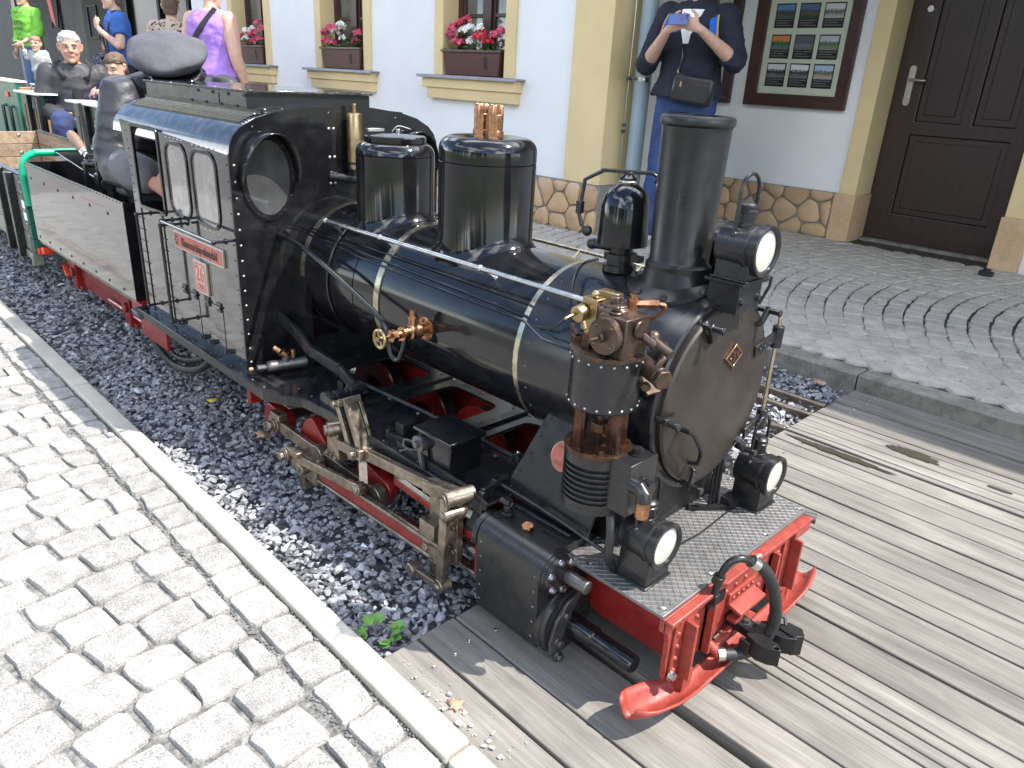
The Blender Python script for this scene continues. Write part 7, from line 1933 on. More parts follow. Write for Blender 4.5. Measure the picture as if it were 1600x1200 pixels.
def person(name, label, loc, rz, J, spec):
    """J: joints in a local frame (x ahead, y to the person's left, z up)"""
    M = Matrix.Translation(loc) @ Matrix.Rotation(rz, 4, 'Z')
    G = lambda p: M @ Vector(p)
    D = lambda p: (M.to_3x3() @ Vector(p))
    k = spec.get('k', 1.0); w = spec.get('w', 1.0)
    r = root('person', tuple(loc), label, 'person', spec.get('group'))
    pel, che, nek, hd = G(J['pelvis']), G(J['chest']), G(J['neck']), G(J['head'])
    shl, shr = G(J['sl']), G(J['sr'])
    side = (shl - shr).normalized()
    face = D(J.get('face', (1, 0, 0))).normalized(); hup = D(J.get('up', (0, 0, 1)))
    vox = spec.get('vox', 0.011)
    def torso(b, off, top=True, z0=0.0, flare=0.0):
        rings = []
        tab = [(-0.12, 0.150, 0.105), (0.0, 0.168, 0.118), (0.22, 0.150, 0.108), (0.42, 0.145, 0.105), (0.66, 0.165, 0.118), (0.84, 0.170, 0.105), (0.95, 0.14, 0.085), (1.04, 0.075, 0.065)]
        tot = (che - pel).length + (nek - che).length
        belly = spec.get('belly', 0.0)
        for t, a, d in tab:
            if t < z0 or (t > 1.0 and not top): continue
            l1 = (che - pel).length / tot
            base = pel.lerp(che, t / l1) if t < l1 else che.lerp(nek, (t - l1) / (1 - l1))
            ax = (che - pel) if t < l1 else (nek - che)
            s_ = (side - ax.normalized() * side.dot(ax.normalized())).normalized(); f_ = s_.cross(ax.normalized()).normalized()
            bl = belly * math.exp(-((t - 0.25) / 0.25) ** 2)
            fl = flare * max(0, 0.3 - t)
            rings.append((base + f_ * bl * 0.6, s_ * (a * w * k + off + bl * 0.3 + fl), f_ * (d * w * k + off + bl * 0.5 + fl)))
        loft(b, rings, 24)
    arms = {s: [G(J['s' + s]), G(J['e' + s]), G(J['w' + s])] for s in 'lr'}
    legs = {s: [G(J['h' + s]), G(J['k' + s]), G(J['a' + s])] for s in 'lr'}
    # body: one continuous surface
    b = MB(); torso(b, -0.004)
    for s in 'lr':
        A = arms[s]
        seg(b, [A[0], A[0].lerp(A[1], 0.5), A[1], A[1].lerp(A[2], 0.35), A[2]], [0.052 * k * w, 0.047 * k * w, 0.038 * k * w, 0.038 * k * w, 0.025 * k])
        hd_ = J.get('hd' + s); d = D(hd_[0]) if hd_ else (A[2] - A[1]); nn = D(hd_[1]) if hd_ else D((0, -1 if s == 'l' else 1, 0))
        hand(b, A[2] + d.normalized() * 0.012, d, nn, (1 if s == 'l' else -1) * spec.get('thumb' + s, 1), spec.get('curl' + s, spec.get('curl', 0.5)), 1.0, k * 0.98)
        Lg = legs[s]
        seg(b, [Lg[0], Lg[0].lerp(Lg[1], 0.5), Lg[1], Lg[1].lerp(Lg[2], 0.35), Lg[2]], [0.078 * k * w, 0.068 * k * w, 0.05 * k, 0.052 * k, 0.034 * k])
        toe = D(J.get('toe' + s, (1, 0, -0.15))).normalized()
        seg(b, [Lg[2] - toe * 0.02, Lg[2] + toe * 0.06 - Vector((0, 0, 0.035)) * k, Lg[2] + toe * 0.15 * k - Vector((0, 0, 0.05)) * k], [0.036 * k, 0.036 * k, 0.028 * k], 10, 2)
    seg(b, [che.lerp(nek, 0.6), nek, nek.lerp(hd, 0.7)], [0.06 * k, 0.056 * k, 0.052 * k], 14)
    c, f, u, l = head(b, hd, face, hup, k * spec.get('hk', 1.0)); hk = k * spec.get('hk', 1.0)
    me = remesh(b, spec.get('bvox', vox * 0.75), 2, 'body', spec.get('skin', M_SKIN)); link('body', me, r)
    for s in (-1, 1):
        e = MB(); p = c + f * 0.0825 * hk + u * 0.006 * hk + l * s * 0.031 * hk
        e.sphere(p, 0.0112 * hk, 10, 6, (1, 1, 0.42)); eo = part('eye', e, M_EYEW, r)
        e = MB(); e.sphere(p + f * 0.0062 * hk, 0.0055 * hk, 8, 6, (1, 1, 0.8)); part('iris', e, M_EYE, eo)
        e = MB(); e.tube([c + f * 0.098 * hk + u * 0.030 * hk + l * s * 0.014 * hk, c + f * 0.095 * hk + u * 0.034 * hk + l * s * 0.034 * hk, c + f * 0.078 * hk + u * 0.028 * hk + l * s * 0.052 * hk], 0.0042 * hk, 6); part('eyebrow', e, spec.get('hair', M_EYE), r)
    e = MB(); e.tube([c + f * 0.0905 * hk - u * 0.0588 * hk + l * 0.022 * hk, c + f * 0.1005 * hk - u * 0.0588 * hk, c + f * 0.0905 * hk - u * 0.0588 * hk - l * 0.022 * hk], 0.0036 * hk, 6); part('mouth', e, M_LIP, r)
    # hair
    if spec.get('hair'):
        hb_ = MB(); hs = spec.get('hairstyle', 'short'); rs_ = random.Random(hash(label) % 1000 if False else len(label))
        loft(hb_, [(c + u * z * hk + f * o * hk, l * a * hk, f * d * hk) for z, a, d, o in [(0.0, 0.078, 0.07, -0.038), (0.03, 0.083, 0.088, -0.022), (0.06, 0.083, 0.098, -0.012), (0.085, 0.076, 0.096, -0.008), (0.108, 0.056, 0.074, -0.006), (0.124, 0.03, 0.04, -0.004), (0.13, 0.01, 0.014, -0.004)]], 22)
        if hs in ('short', 'long'):
            loft(hb_, [(c + u * z * hk + f * o * hk, l * a * hk, f * d * hk) for z, a, d, o in [(-0.075, 0.058, 0.035, -0.062), (-0.04, 0.07, 0.05, -0.05), (0.01, 0.078, 0.065, -0.04)]], 18)
        if hs == 'long':
            loft(hb_, [(c + u * z * hk + f * o * hk, l * a * hk, f * d * hk) for z, a, d, o in [(-0.22, 0.095, 0.045, -0.075), (-0.15, 0.105, 0.06, -0.062), (-0.06, 0.095, 0.07, -0.05), (0.03, 0.088, 0.08, -0.03)]], 20)
        for i in range(70 if hs != 'bald' else 0):
            a = rs_.uniform(0, 6.28); z = rs_.uniform(0.045, 0.12); rr_ = math.sqrt(max(0.0004, 1 - (z / 0.135) ** 2))
            p = c + u * z * hk + l * 0.084 * rr_ * math.cos(a) * hk + f * (0.1 * rr_ * math.sin(a) - 0.01) * hk
            q = (p - c).normalized(); t_ = (l * rs_.uniform(-1, 1) + f * rs_.uniform(-0.4, 1)) * 0.02 * hk
            hb_.tube([p - q * 0.004, p + q * 0.005 * hk + t_ * 0.5, p + t_ * 1.3], [0.008 * hk, 0.0068 * hk, 0.003 * hk], 6)
        link('hair', remesh(hb_, 0.0055, 1, 'hair', spec['hair']), r)
    if spec.get('beard'):
        bb_ = MB(); loft(bb_, [(c + u * z * hk + f * o * hk, l * a * hk, f * d * hk) for z, a, d, o in [(-0.128, 0.03, 0.03, 0.05), (-0.105, 0.054, 0.054, 0.037), (-0.075, 0.064, 0.068, 0.0255), (-0.05, 0.069, 0.072, 0.0195), (-0.03, 0.069, 0.06, 0.013)]], 18)
        link('beard', remesh(bb_, 0.006, 1, 'beard', spec['beard']), r)
    # clothing
    if 'shirt' in spec:
        m_, sl, hem, off = spec['shirt']
        b = MB(); torso(b, off, spec.get('collar', True), hem, spec.get('flare', 0.0))
        for s in 'lr':
            A = arms[s]; o2 = off
            if sl <= 0: continue
            if sl <= 0.5:
                e_ = A[0].lerp(A[1], sl * 2); pts = [A[0], A[0].lerp(e_, 0.5), e_]; rs2 = [0.056 * k * w + o2, 0.054 * k * w + o2, 0.050 * k * w + o2 * 1.6]
            else:
                e_ = A[1].lerp(A[2], (sl - 0.5) * 2); pts = [A[0], A[0].lerp(A[1], 0.5), A[1], A[1].lerp(e_, 0.6), e_]; rs2 = [0.056 * k * w + o2, 0.050 * k * w + o2, 0.044 * k * w + o2, 0.042 * k * w + o2, (0.032 if sl > 0.9 else 0.04) * k * w + o2]
            P = spline(pts, 4); R = []
            for i in range(len(P)):
                t = i / 4; q = min(int(t), len(rs2) - 2); R.append(rs2[q] + (rs2[q + 1] - rs2[q]) * (t - q))
            b.tube(P, R, 14); b.sphere(P[0], R[0] * 0.98, 10, 6)
        link(spec.get('shirt_name', 'shirt'), remesh(b, vox, 3, 'shirt', m_, spec.get('wr', 0.007)), r)
    if 'trousers' in spec:
        m_, ln, off = spec['trousers']
        b = MB(); ax = (che - pel).normalized(); s_ = (side - ax * side.dot(ax)).normalized(); f_ = s_.cross(ax)
        hw = 0.160 * w * k
        loft(b, [(pel - ax * 0.09 * k, s_ * (hw * 0.92 + off), f_ * (0.105 * w * k + off)), (pel, s_ * (hw + off + 0.006), f_ * (0.118 * w * k + off)), (pel + ax * 0.09 * k, s_ * (hw * 0.93 + off), f_ * (0.106 * w * k + off))], 22)
        for s in 'lr':
            Lg = legs[s]; e_ = Lg[1].lerp(Lg[2], ln)
            pts = [Lg[0], Lg[0].lerp(Lg[1], 0.5), Lg[1], Lg[1].lerp(e_, 0.5), e_]
            seg(b, pts, [0.084 * k * w + off, 0.074 * k * w + off, 0.058 * k * w + off, 0.055 * k * w + off, 0.046 * k * w + off], 14)
        link('trousers', remesh(b, vox, 3, 'trousers', m_, 0.006), r)
    if 'shoes' in spec:
        for s in 'lr':
            Lg = legs[s]; toe = D(J.get('toe' + s, (1, 0, -0.1))); toe.z = 0; toe.normalize(); b = MB()
            c0 = Vector((Lg[2].x, Lg[2].y, Lg[2].z)); sd2 = Vector((-toe.y, toe.x, 0)); zb = Lg[2].z - 0.078 * k
            loft(b, [(c0 - toe * 0.055 * k + Vector((0, 0, zb - c0.z + 0.035 * k)), sd2 * 0.032 * k, Vector((0, 0, 0.035 * k))), (c0 + Vector((0, 0, zb - c0.z + 0.048 * k)), sd2 * 0.038 * k, Vector((0, 0, 0.048 * k))), (c0 + toe * 0.07 * k + Vector((0, 0, zb - c0.z + 0.036 * k)), sd2 * 0.043 * k, Vector((0, 0, 0.036 * k))), (c0 + toe * 0.15 * k + Vector((0, 0, zb - c0.z + 0.026 * k)), sd2 * 0.041 * k, Vector((0, 0, 0.026 * k))), (c0 + toe * 0.185 * k + Vector((0, 0, zb - c0.z + 0.022 * k)), sd2 * 0.024 * k, Vector((0, 0, 0.02 * k)))], 16)
            link('shoe', remesh(b, 0.009, 1, 'shoe', spec['shoes']), r)
    return r, c, f, u, l, G, D
STAND = dict(pelvis=(0, 0, 0.93), chest=(0.01, 0, 1.20), neck=(0.0, 0, 1.44), head=(0.025, 0, 1.585), sl=(0, 0.175, 1.385), sr=(0, -0.175, 1.385), el=(-0.02, 0.235, 1.10), er=(-0.02, -0.235, 1.10),
             wl=(0.06, 0.25, 0.87), wr=(0.06, -0.25, 0.87), hl=(0, 0.085, 0.90), hr=(0, -0.085, 0.90), kl=(0.02, 0.095, 0.49), kr=(0.02, -0.095, 0.49), al=(-0.01, 0.10, 0.08), ar=(-0.01, -0.10, 0.08))
def pose(scale=1.0, **kw):
    d = dict(STAND); d.update(kw)
    return {a: (tuple(c * scale for c in v) if a not in ('face', 'up', 'hdl', 'hdr', 'toel', 'toer') else v) for a, v in d.items()}
H_GREY = hairmat('grey_hair', (0.42, 0.41, 0.40)); H_BROWN = hairmat('brown_hair', (0.10, 0.062, 0.04)); H_DARK = hairmat('dark_hair', (0.03, 0.02, 0.016)); H_BLOND = hairmat('light_brown_hair', (0.26, 0.17, 0.10))
# woman with the phone
wm, c, f, u, l, G, D = person('person', 'woman in dark navy cardigan and jeans looking at a phone beside the downpipe', (-2.86, 3.13, 0.06), rad(-72),
    pose(1.015, wr=(0.285, -0.085, 1.285), wl=(0.30, 0.11, 1.29), er=(0.07, -0.265, 1.10), el=(0.07, 0.285, 1.13), head=(0.06, 0, 1.585), face=(0.85, 0, -0.5), hdr=((0.35, 0.75, 0.35), (-0.5, 0.7, 0.3)), hdl=((0.2, -0.8, 0.35), (-0.6, -0.55, 0.3)),
         kr=(0.05, -0.11, 0.49), ar=(0.06, -0.15, 0.08), kl=(0.02, 0.10, 0.49), al=(-0.03, 0.13, 0.08)),
    dict(w=1.12, vox=0.009, bvox=0.0055, curl=0.75, hair=H_BROWN, hairstyle='long', shirt=(cloth('navy_cardigan', (0.012, 0.014, 0.026)), 0.62, 0.0, 0.016), shirt_name='cardigan', flare=0.12,
         trousers=(cloth('blue_jeans', (0.028, 0.055, 0.15), var=0.45, vscale=6), 0.94, 0.012), shoes=M_WHITE))
b = MB(); loft(b, [(G((0.145, -0.01, 1.24)), D((0, 0.018, 0)), D((0.018, 0, 0))), (G((0.142, -0.01, 1.34)), D((0, 0.05, 0)), D((0.022, 0, 0))), (G((0.10, 0, 1.43)), D((0, 0.072, 0)), D((0.026, 0, 0)))], 16)
part('undershirt', b, M_WHITE, wm)
b = MB(); PM = Matrix.Translation(G((0.365, -0.005, 1.355))) @ Matrix.Rotation(rad(-72), 4, 'Z') @ Euler((0, rad(-35), rad(0))).to_matrix().to_4x4()
b.box((0, 0, 0), (0.009, 0.115, 0.072), PM); M_PHONE = mat('violet_phone', (0.17, 0.12, 0.33), 0.25, col2=(0.10, 0.22, 0.38), vscale=9)
ph = part('phone', b, M_PHONE, None, bev=0.004); tag(ph, 'violet blue phone held in both hands by the woman', 'phone')
b = MB()
for q in range(3): b.cyl(PM @ Vector((0.0045, 0.045, 0.025 - 0.014 * q)), PM @ Vector((0.0062, 0.045, 0.025 - 0.014 * q)), 0.0045, n=12)
part('camera_lens', b, M_BLACKPL, ph, kind='stuff')
bag = root('shoulder_bag', tuple(G((0.15, 0.0, 0.92))), 'small black leather shoulder bag with gold zip hanging in front of the woman', 'bag')
BM = Matrix.Translation(G((0.165, 0.075, 0.985))) @ Matrix.Rotation(rad(-72), 4, 'Z') @ Euler((rad(-6), 0, 0)).to_matrix().to_4x4()
M_LEATHER = mat('black_leather', (0.014, 0.014, 0.017), 0.3, bump=0.2, bscale=120, rvar=0.08)
b = MB(); b.box((0, 0, 0), (0.075, 0.255, 0.165), BM); part('pouch', b, M_LEATHER, bag, bev=0.022)
b = MB(); b.bar(BM @ Vector((0.0355, -0.07, 0.035)), BM @ Vector((0.0355, 0.085, 0.032)), 0.004, 0.006); b.box((0.037, -0.072, 0.022), (0.004, 0.012, 0.028), BM); part('zip', b, M_BRASS, bag)
b = MB(); q0 = BM @ Vector((0.0, -0.108, 0.055)); q1 = BM @ Vector((0, 0.108, 0.05))
b.tube(spline([q0 + Vector((0, 0, 0.05)), G((0.155, -0.02, 1.2)), G((0.10, -0.10, 1.36)), G((0.0, -0.13, 1.43))], 6), 0.007, 8); b.tube([q1, G((0.10, 0.19, 1.1)), G((-0.02, 0.21, 1.2)), G((-0.1, 0.10, 1.3)), G((-0.05, -0.10, 1.42))], 0.006, 8); part('strap', b, M_LEATHER, bag)
b = MB(); b.tube([q0, q0 + Vector((0.004, 0, 0.02)), q0 + Vector((-0.004, 0, 0.035)), q0 + Vector((0, 0, 0.05))], [0.006, 0.009, 0.006, 0.008], 8); b.sphere(q1, 0.009, 8, 6); part('ring_clip', b, M_BRASS, bag)
bpk = root('backpack', tuple(G((-0.2, 0, 1.1))), 'backpack with blue and yellow shoulder straps on the woman by the wall', 'backpack')
b = MB(); loft(b, [(G((-0.20, 0, 0.98)), D((0, 0.13, 0)), D((0.06, 0, 0))), (G((-0.21, 0, 1.1)), D((0, 0.145, 0)), D((0.075, 0, 0))), (G((-0.19, 0, 1.36)), D((0, 0.12, 0)), D((0.05, 0, 0)))], 18)
M_BLUE = cloth('blue_strap', (0.02, 0.11, 0.48)); M_YEL = mat('yellow_strap_edge', (0.60, 0.36, 0.03), 0.7)
part('pack_body', b, M_BLUE, bpk)
for s in (-1, 1):
    pts = [G((-0.08, s * 0.10, 1.43)), G((0.03, s * 0.115, 1.435)), G((0.125, s * 0.135, 1.36)), G((0.15, s * 0.15, 1.27))]
    P = spline(pts, 5); b = MB(); b2 = MB()
    for i in range(len(P) - 1): b.bar(P[i], P[i + 1], 0.042, 0.010, D((1, 0, 0.6))); b2.bar(P[i] + D((-0.002, s * 0.006, 0)), P[i + 1] + D((-0.002, s * 0.006, 0)), 0.048, 0.007, D((1, 0, 0.6)))
    b2.bar(P[-1], P[-1] + D((0.004, s * 0.02, -0.06)), 0.02, 0.005, D((1, 0, 0)))
    so = part('shoulder_strap', b, M_BLUE, bpk); part('strap_edge', b2, M_YEL, so)
# engine driver bowed over the controls
drv, c, f, u, l, G, D = person('person', 'engine driver in dark jacket and grey cap bowed over the cab controls', (0, 0, 0), 0,
    dict(pelvis=(-3.32, 0, 0.69), chest=(-3.16, 0, 0.85), neck=(-3.07, 0, 0.965), head=(-3.045, 0.0, 1.012), face=(0.9, 0, -0.42), up=(0.4, -0.2, 0.88), sl=(-3.05, 0.195, 0.935), sr=(-3.05, -0.19, 0.925), el=(-2.97, 0.28, 0.72), er=(-2.985, -0.265, 0.705),
         wl=(-2.72, 0.22, 0.68), wr=(-2.71, -0.235, 0.665), hl=(-3.30, 0.09, 0.66), hr=(-3.30, -0.09, 0.66), kl=(-2.98, 0.15, 0.60), kr=(-2.98, -0.15, 0.60), al=(-2.78, 0.14, 0.34), ar=(-2.78, -0.14, 0.34)),
    dict(w=1.0, hk=0.94, vox=0.010, wr=0.011, skin=M_SKIN2, curl=0.9, shirt=(cloth('charcoal_work_jacket', (0.022, 0.022, 0.027), 0.5, bump=0.6, bscale=14), 0.93, -0.1, 0.020), shirt_name='jacket', trousers=(cloth('charcoal_trousers', (0.02, 0.02, 0.024)), 0.95, 0.014), shoes=M_BLACKPL))
M_CAP = cloth('grey_cap_cloth', (0.075, 0.075, 0.085), bump=0.5, bscale=18)
sl_ = MB(); seg(sl_, [G((-2.90, -0.262, 0.702)), G((-2.84, -0.258, 0.70)), G((-2.78, -0.25, 0.685)), G((-2.745, -0.243, 0.675))], [0.055, 0.064, 0.064, 0.05], 14)
link('sleeve', remesh(sl_, 0.008, 2, 'sleeve', cloth('washed_grey_denim', (0.13, 0.13, 0.14)), 0.008), drv)
n_ = Vector((0.38, -0.28, 0.88)).normalized(); cc_ = Vector((-3.045, 0.0, 1.012)) + n_ * 0.075
capo = root('cap', tuple(cc_), 'soft grey peaked cap with domed crown on the bowed driver', 'cap')
b = MB(); b.lathe(cc_, n_, [(-0.04, 0.09), (-0.036, 0.104), (-0.024, 0.124), (-0.010, 0.1355), (0.004, 0.138), (0.016, 0.133), (0.029, 0.112), (0.040, 0.078), (0.046, 0.036), (0.047, 0.003)], 40)
me = b.mesh('crown', M_CAP, 60)
for v in me.vertices:
    p = Vector(v.co) - cc_; h_ = p.dot(n_)
    if h_ > 0.01:
        s_, u_ = b.frame(n_); a = math.atan2(p.dot(u_), p.dot(s_))
        v.co = v.co + (p - n_ * h_) * (0.05 * math.sin(a * 2 + 0.6) + 0.03 * math.sin(a * 5)) + n_ * 0.007 * math.sin(p.x * 45) 
link('crown', me, capo)
b = MB(); s_, u_ = b.frame(n_); b.tube([cc_ - n_ * 0.030 + (s_ * math.cos(2 * math.pi * k / 40) + u_ * math.sin(2 * math.pi * k / 40)) * 0.112 * (1 + 0.05 * math.sin(4 * math.pi * k / 40 + 0.6) + 0.03 * math.sin(10 * math.pi * k / 40)) + n_ * 0.006 * math.sin(45 * 0.1365 * s_.x * math.cos(2 * math.pi * k / 40)) for k in range(40)], 0.0035, 6, closed=True); part('cap_piping', b, M_BLACKPL, capo)
b = MB(); b.lathe(cc_, n_, [(-0.045, 0.098), (-0.044, 0.102), (0.006, 0.105), (0.007, 0.10)], 40, caps=False); part('cap_band', b, M_BLACKPL, capo)
fw_ = Vector((0.9, 0, -0.4)); sd_2 = n_.cross(fw_).normalized(); fw_ = sd_2.cross(n_)
b = MB(); vs = []
for i in range(13):
    a = rad(-62 + 124 * i / 12); d_ = fw_ * math.cos(a) + sd_2 * math.sin(a)
    vs += [cc_ - n_ * 0.038 + d_ * 0.1, cc_ - n_ * 0.062 + d_ * (0.1 + 0.055 * math.cos(a * 1.3))]
b.add(vs, [(2 * i, 2 * i + 1, 2 * i + 3, 2 * i + 2) for i in range(12)]); o = part('peak', b, M_GLOSS, capo); md = o.modifiers.new('t', 'SOLIDIFY'); md.thickness = 0.004
b = MB(); b.tube([cc_ - n_ * 0.03 + sd_2 * 0.104 * math.cos(rad(a)) + fw_ * 0.106 * math.sin(rad(a)) for a in range(0, 181, 12)], 0.003, 6); b.sphere(cc_ - n_ * 0.03 + sd_2 * 0.106, 0.007, 8, 6); b.sphere(cc_ - n_ * 0.03 - sd_2 * 0.106, 0.007, 8, 6); part('cap_cord', b, M_BRASS, capo)
# older man in the car
SEAT = dict(pelvis=(0, 0, 0.10), chest=(0.0, 0, 0.36), neck=(0.02, 0, 0.585), head=(0.06, 0, 0.715), sl=(0.0, 0.185, 0.525), sr=(0.0, -0.185, 0.525), el=(0.02, 0.27, 0.26), er=(0.02, -0.27, 0.26), wl=(0.24, 0.14, 0.19), wr=(0.24, -0.14, 0.19),
            hl=(0.02, 0.09, 0.09), hr=(0.02, -0.09, 0.09), kl=(0.44, 0.14, 0.16), kr=(0.44, -0.15, 0.17), al=(0.43, 0.14, -0.22), ar=(0.43, -0.15, -0.22))
def seated(scale=1.0, **kw):
    d = dict(SEAT); d.update(kw)
    return {a: (tuple(c * scale for c in v) if a not in ('face', 'up', 'hdl', 'hdr', 'toel', 'toer') else v) for a, v in d.items()}
om, c, f, u, l, G, D = person('person', 'grey haired older man in charcoal jacket seated in the open passenger car', (-7.30, 0.85, 0.385), rad(-14), seated(face=(1, -0.03, -0.02)),
    dict(w=1.1, belly=0.03, vox=0.011, bvox=0.007, wr=0.005, skin=M_SKIN2, hair=H_GREY, hairstyle='short', shirt=(cloth('charcoal_jacket', (0.036, 0.036, 0.041), 0.6, bump=0.5, bscale=16), 0.97, -0.1, 0.018), shirt_name='jacket', trousers=(cloth('dark_blue_jeans', (0.022, 0.035, 0.10), vscale=7, var=0.4), 0.95, 0.014), shoes=M_BLACKPL))
b = MB()
for s in (-1, 1): b.add([G((0.03, s * 0.085, 0.61)), G((0.125, s * 0.03, 0.50)), G((0.15, s * 0.10, 0.47)), G((0.07, s * 0.14, 0.59)), G((-0.05, s * 0.10, 0.63))], [(0, 1, 2, 3), (0, 3, 4)])
M_COLL = cloth('black_collar', (0.014, 0.014, 0.016)); o = part('collar', b, M_COLL, om); md = o.modifiers.new('t', 'SOLIDIFY'); md.thickness = 0.012
b = MB(); loft(b, [(G((0.140, 0, 0.16)), D((0, 0.03, 0)), D((0.03, 0, 0))), (G((0.142, 0, 0.36)), D((0, 0.045, 0)), D((0.03, 0, 0))), (G((0.095, 0, 0.555)), D((0, 0.07, 0)), D((0.02, 0, 0)))], 14); part('undershirt', b, M_COLL, om)
# boy in the orange vest
by, c, f, u, l, G, D = person('person', 'boy with brown hair in an orange safety vest leaning on the car panel', (-7.02, 1.12, 0.40), rad(-48), seated(0.80, wl=(0.36, 0.10, 0.44), el=(0.14, 0.28, 0.34), wr=(0.33, -0.14, 0.44), er=(0.12, -0.29, 0.34), face=(0.95, -0.1, -0.3)),
    dict(k=0.80, hk=1.12, vox=0.010, hair=H_BROWN, hairstyle='short', shirt=(cloth('navy_sleeve', (0.015, 0.02, 0.07)), 0.95, -0.1, 0.012), shirt_name='sweater', trousers=(cloth('navy_trousers', (0.02, 0.025, 0.05)), 0.95, 0.01), shoes=M_BLACKPL))
b = MB(); loft(b, [(G((0.0, 0, 0.06)), D((0, 0.17, 0)), D((0.13, 0, 0))), (G((0.0, 0, 0.28)), D((0, 0.16, 0)), D((0.125, 0, 0))), (G((0.0, 0, 0.40)), D((0, 0.165, 0)), D((0.11, 0, 0))), (G((0.005, 0, 0.455)), D((0, 0.09, 0)), D((0.075, 0, 0)))], 22)
M_VEST = cloth('orange_vest', (0.80, 0.16, 0.015)); part('vest', b, M_VEST, by)
# man in the blue shirt with a camera
bl, c, f, u, l, G, D = person('person', 'man in blue t-shirt with one hand on his camera strap behind the train', (-9.75, 2.06, 0.0), rad(258), pose(1.04, er=(0.05, -0.26, 1.10), wr=(0.20, -0.03, 1.30), hdr=((0.2, 0.75, 0.4), (-0.8, 0.2, 0.2)), el=(0.03, 0.27, 1.11), wl=(0.19, 0.08, 1.26), hdl=((0.3, -0.6, 0.5), (-0.8, -0.2, 0.2))),
    dict(w=1.08, vox=0.012, curl=0.9, hair=H_BROWN, shirt=(cloth('blue_tshirt', (0.035, 0.115, 0.38)), 0.30, -0.1, 0.014), trousers=(cloth('dark_trousers', (0.02, 0.022, 0.035)), 0.95, 0.012), shoes=M_BLACKPL))
cmr = root('camera', tuple(G((0.16, 0.16, 1.03))), 'black camera with lens hanging at the hip of the man in blue', 'camera')
b = MB(); CMx = Matrix.Translation(G((0.16, 0.17, 1.05))) @ Matrix.Rotation(rad(258), 4, 'Z'); b.box((0, 0, 0), (0.06, 0.13, 0.09), CMx); b.box((0, 0, 0.055), (0.05, 0.05, 0.03), CMx); part('camera_body', b, M_BLACKPL, cmr, bev=0.008)
b = MB(); b.lathe(CMx @ Vector((0.03, 0, 0)), D((1, 0, -0.2)), [(0, 0.035), (0.05, 0.036), (0.055, 0.034), (0.052, 0.028)], 20); part('camera_lens', b, M_SATIN, cmr)
b = MB(); P = spline([CMx @ Vector((0, 0.065, 0.04)), G((0.14, 0.15, 1.25)), G((0.05, 0.10, 1.50)), G((-0.06, 0.05, 1.5)), G((0.05, -0.11, 1.47)), G((0.16, -0.06, 1.30)), CMx @ Vector((0, -0.065, 0.04))], 5); b.tube(P, 0.011, 6); part('camera_strap', b, M_BLACKPL, cmr)
b = MB(); b.lathe(G((0.165, -0.06, 1.335)), D((0.35, 0.75, 0.35)), [(-0.012, 0.03), (0.012, 0.03)], 16, caps=False); part('wristwatch', b, M_BLACKPL, bl)
# woman in purple, seen from behind
pw, c, f, u, l, G, D = person('person', 'woman in lilac sleeveless top seen from behind with black bag strap', (-6.88, 1.86, 0.0), rad(112), pose(1.0, el=(-0.03, 0.275, 1.10), er=(-0.03, -0.275, 1.10), wl=(0.04, 0.30, 0.87), wr=(0.04, -0.30, 0.87), sl=(0, 0.205, 1.385), sr=(0, -0.205, 1.385)),
    dict(w=1.38, vox=0.012, hair=H_DARK, hairstyle='bald', shirt=(cloth('lilac_top', (0.36, 0.20, 0.62), bump=0.2, bscale=30), 0.0, -0.1, 0.006), shirt_name='top', flare=0.06, trousers=(cloth('grey_trousers', (0.25, 0.24, 0.23)), 0.95, 0.012), shoes=M_BLACKPL))
b = MB(); P = spline([G((-0.06, -0.12, 1.47)), G((-0.155, -0.06, 1.34)), G((-0.178, 0.05, 1.2)), G((-0.165, 0.17, 1.06)), G((-0.09, 0.24, 0.99))], 6)
for i in range(len(P) - 1): b.bar(P[i], P[i + 1], 0.045, 0.006, D((-1, 0, 0)))
tag(part('bag_strap', b, M_BLACKPL, None), 'wide black bag strap across the back of the woman in lilac', 'strap')
# woman in leopard print
M_LEO = mat('leopard_print', (0.42, 0.31, 0.22), 0.8); nt = M_LEO.node_tree; vo = nt.nodes.new('ShaderNodeTexVoronoi'); vo.inputs['Scale'].default_value = 34; tc = nt.nodes.new('ShaderNodeTexCoord'); rp_ = nt.nodes.new('ShaderNodeValToRGB')
rp_.color_ramp.elements[0].position = 0.32; rp_.color_ramp.elements[0].color = (0.03, 0.02, 0.016, 1); rp_.color_ramp.elements[1].position = 0.42; rp_.color_ramp.elements[1].color = (0.46, 0.36, 0.28, 1)
nt.links.new(tc.outputs['Object'], vo.inputs['Vector']); nt.links.new(vo.outputs['Distance'], rp_.inputs['Fac']); nt.links.new(rp_.outputs['Color'], nt.nodes['Principled BSDF'].inputs['Base Color'])
person('person', 'woman in leopard print blouse half hidden behind the woman in lilac', (-8.62, 2.22, 0.0), rad(150), pose(0.98), dict(w=1.05, vox=0.013, hair=H_BROWN, hairstyle='short', shirt=(M_LEO, 0.9, -0.1, 0.014), shirt_name='blouse', trousers=(cloth('black_trousers', (0.015, 0.015, 0.017)), 0.95, 0.012), shoes=M_BLACKPL))
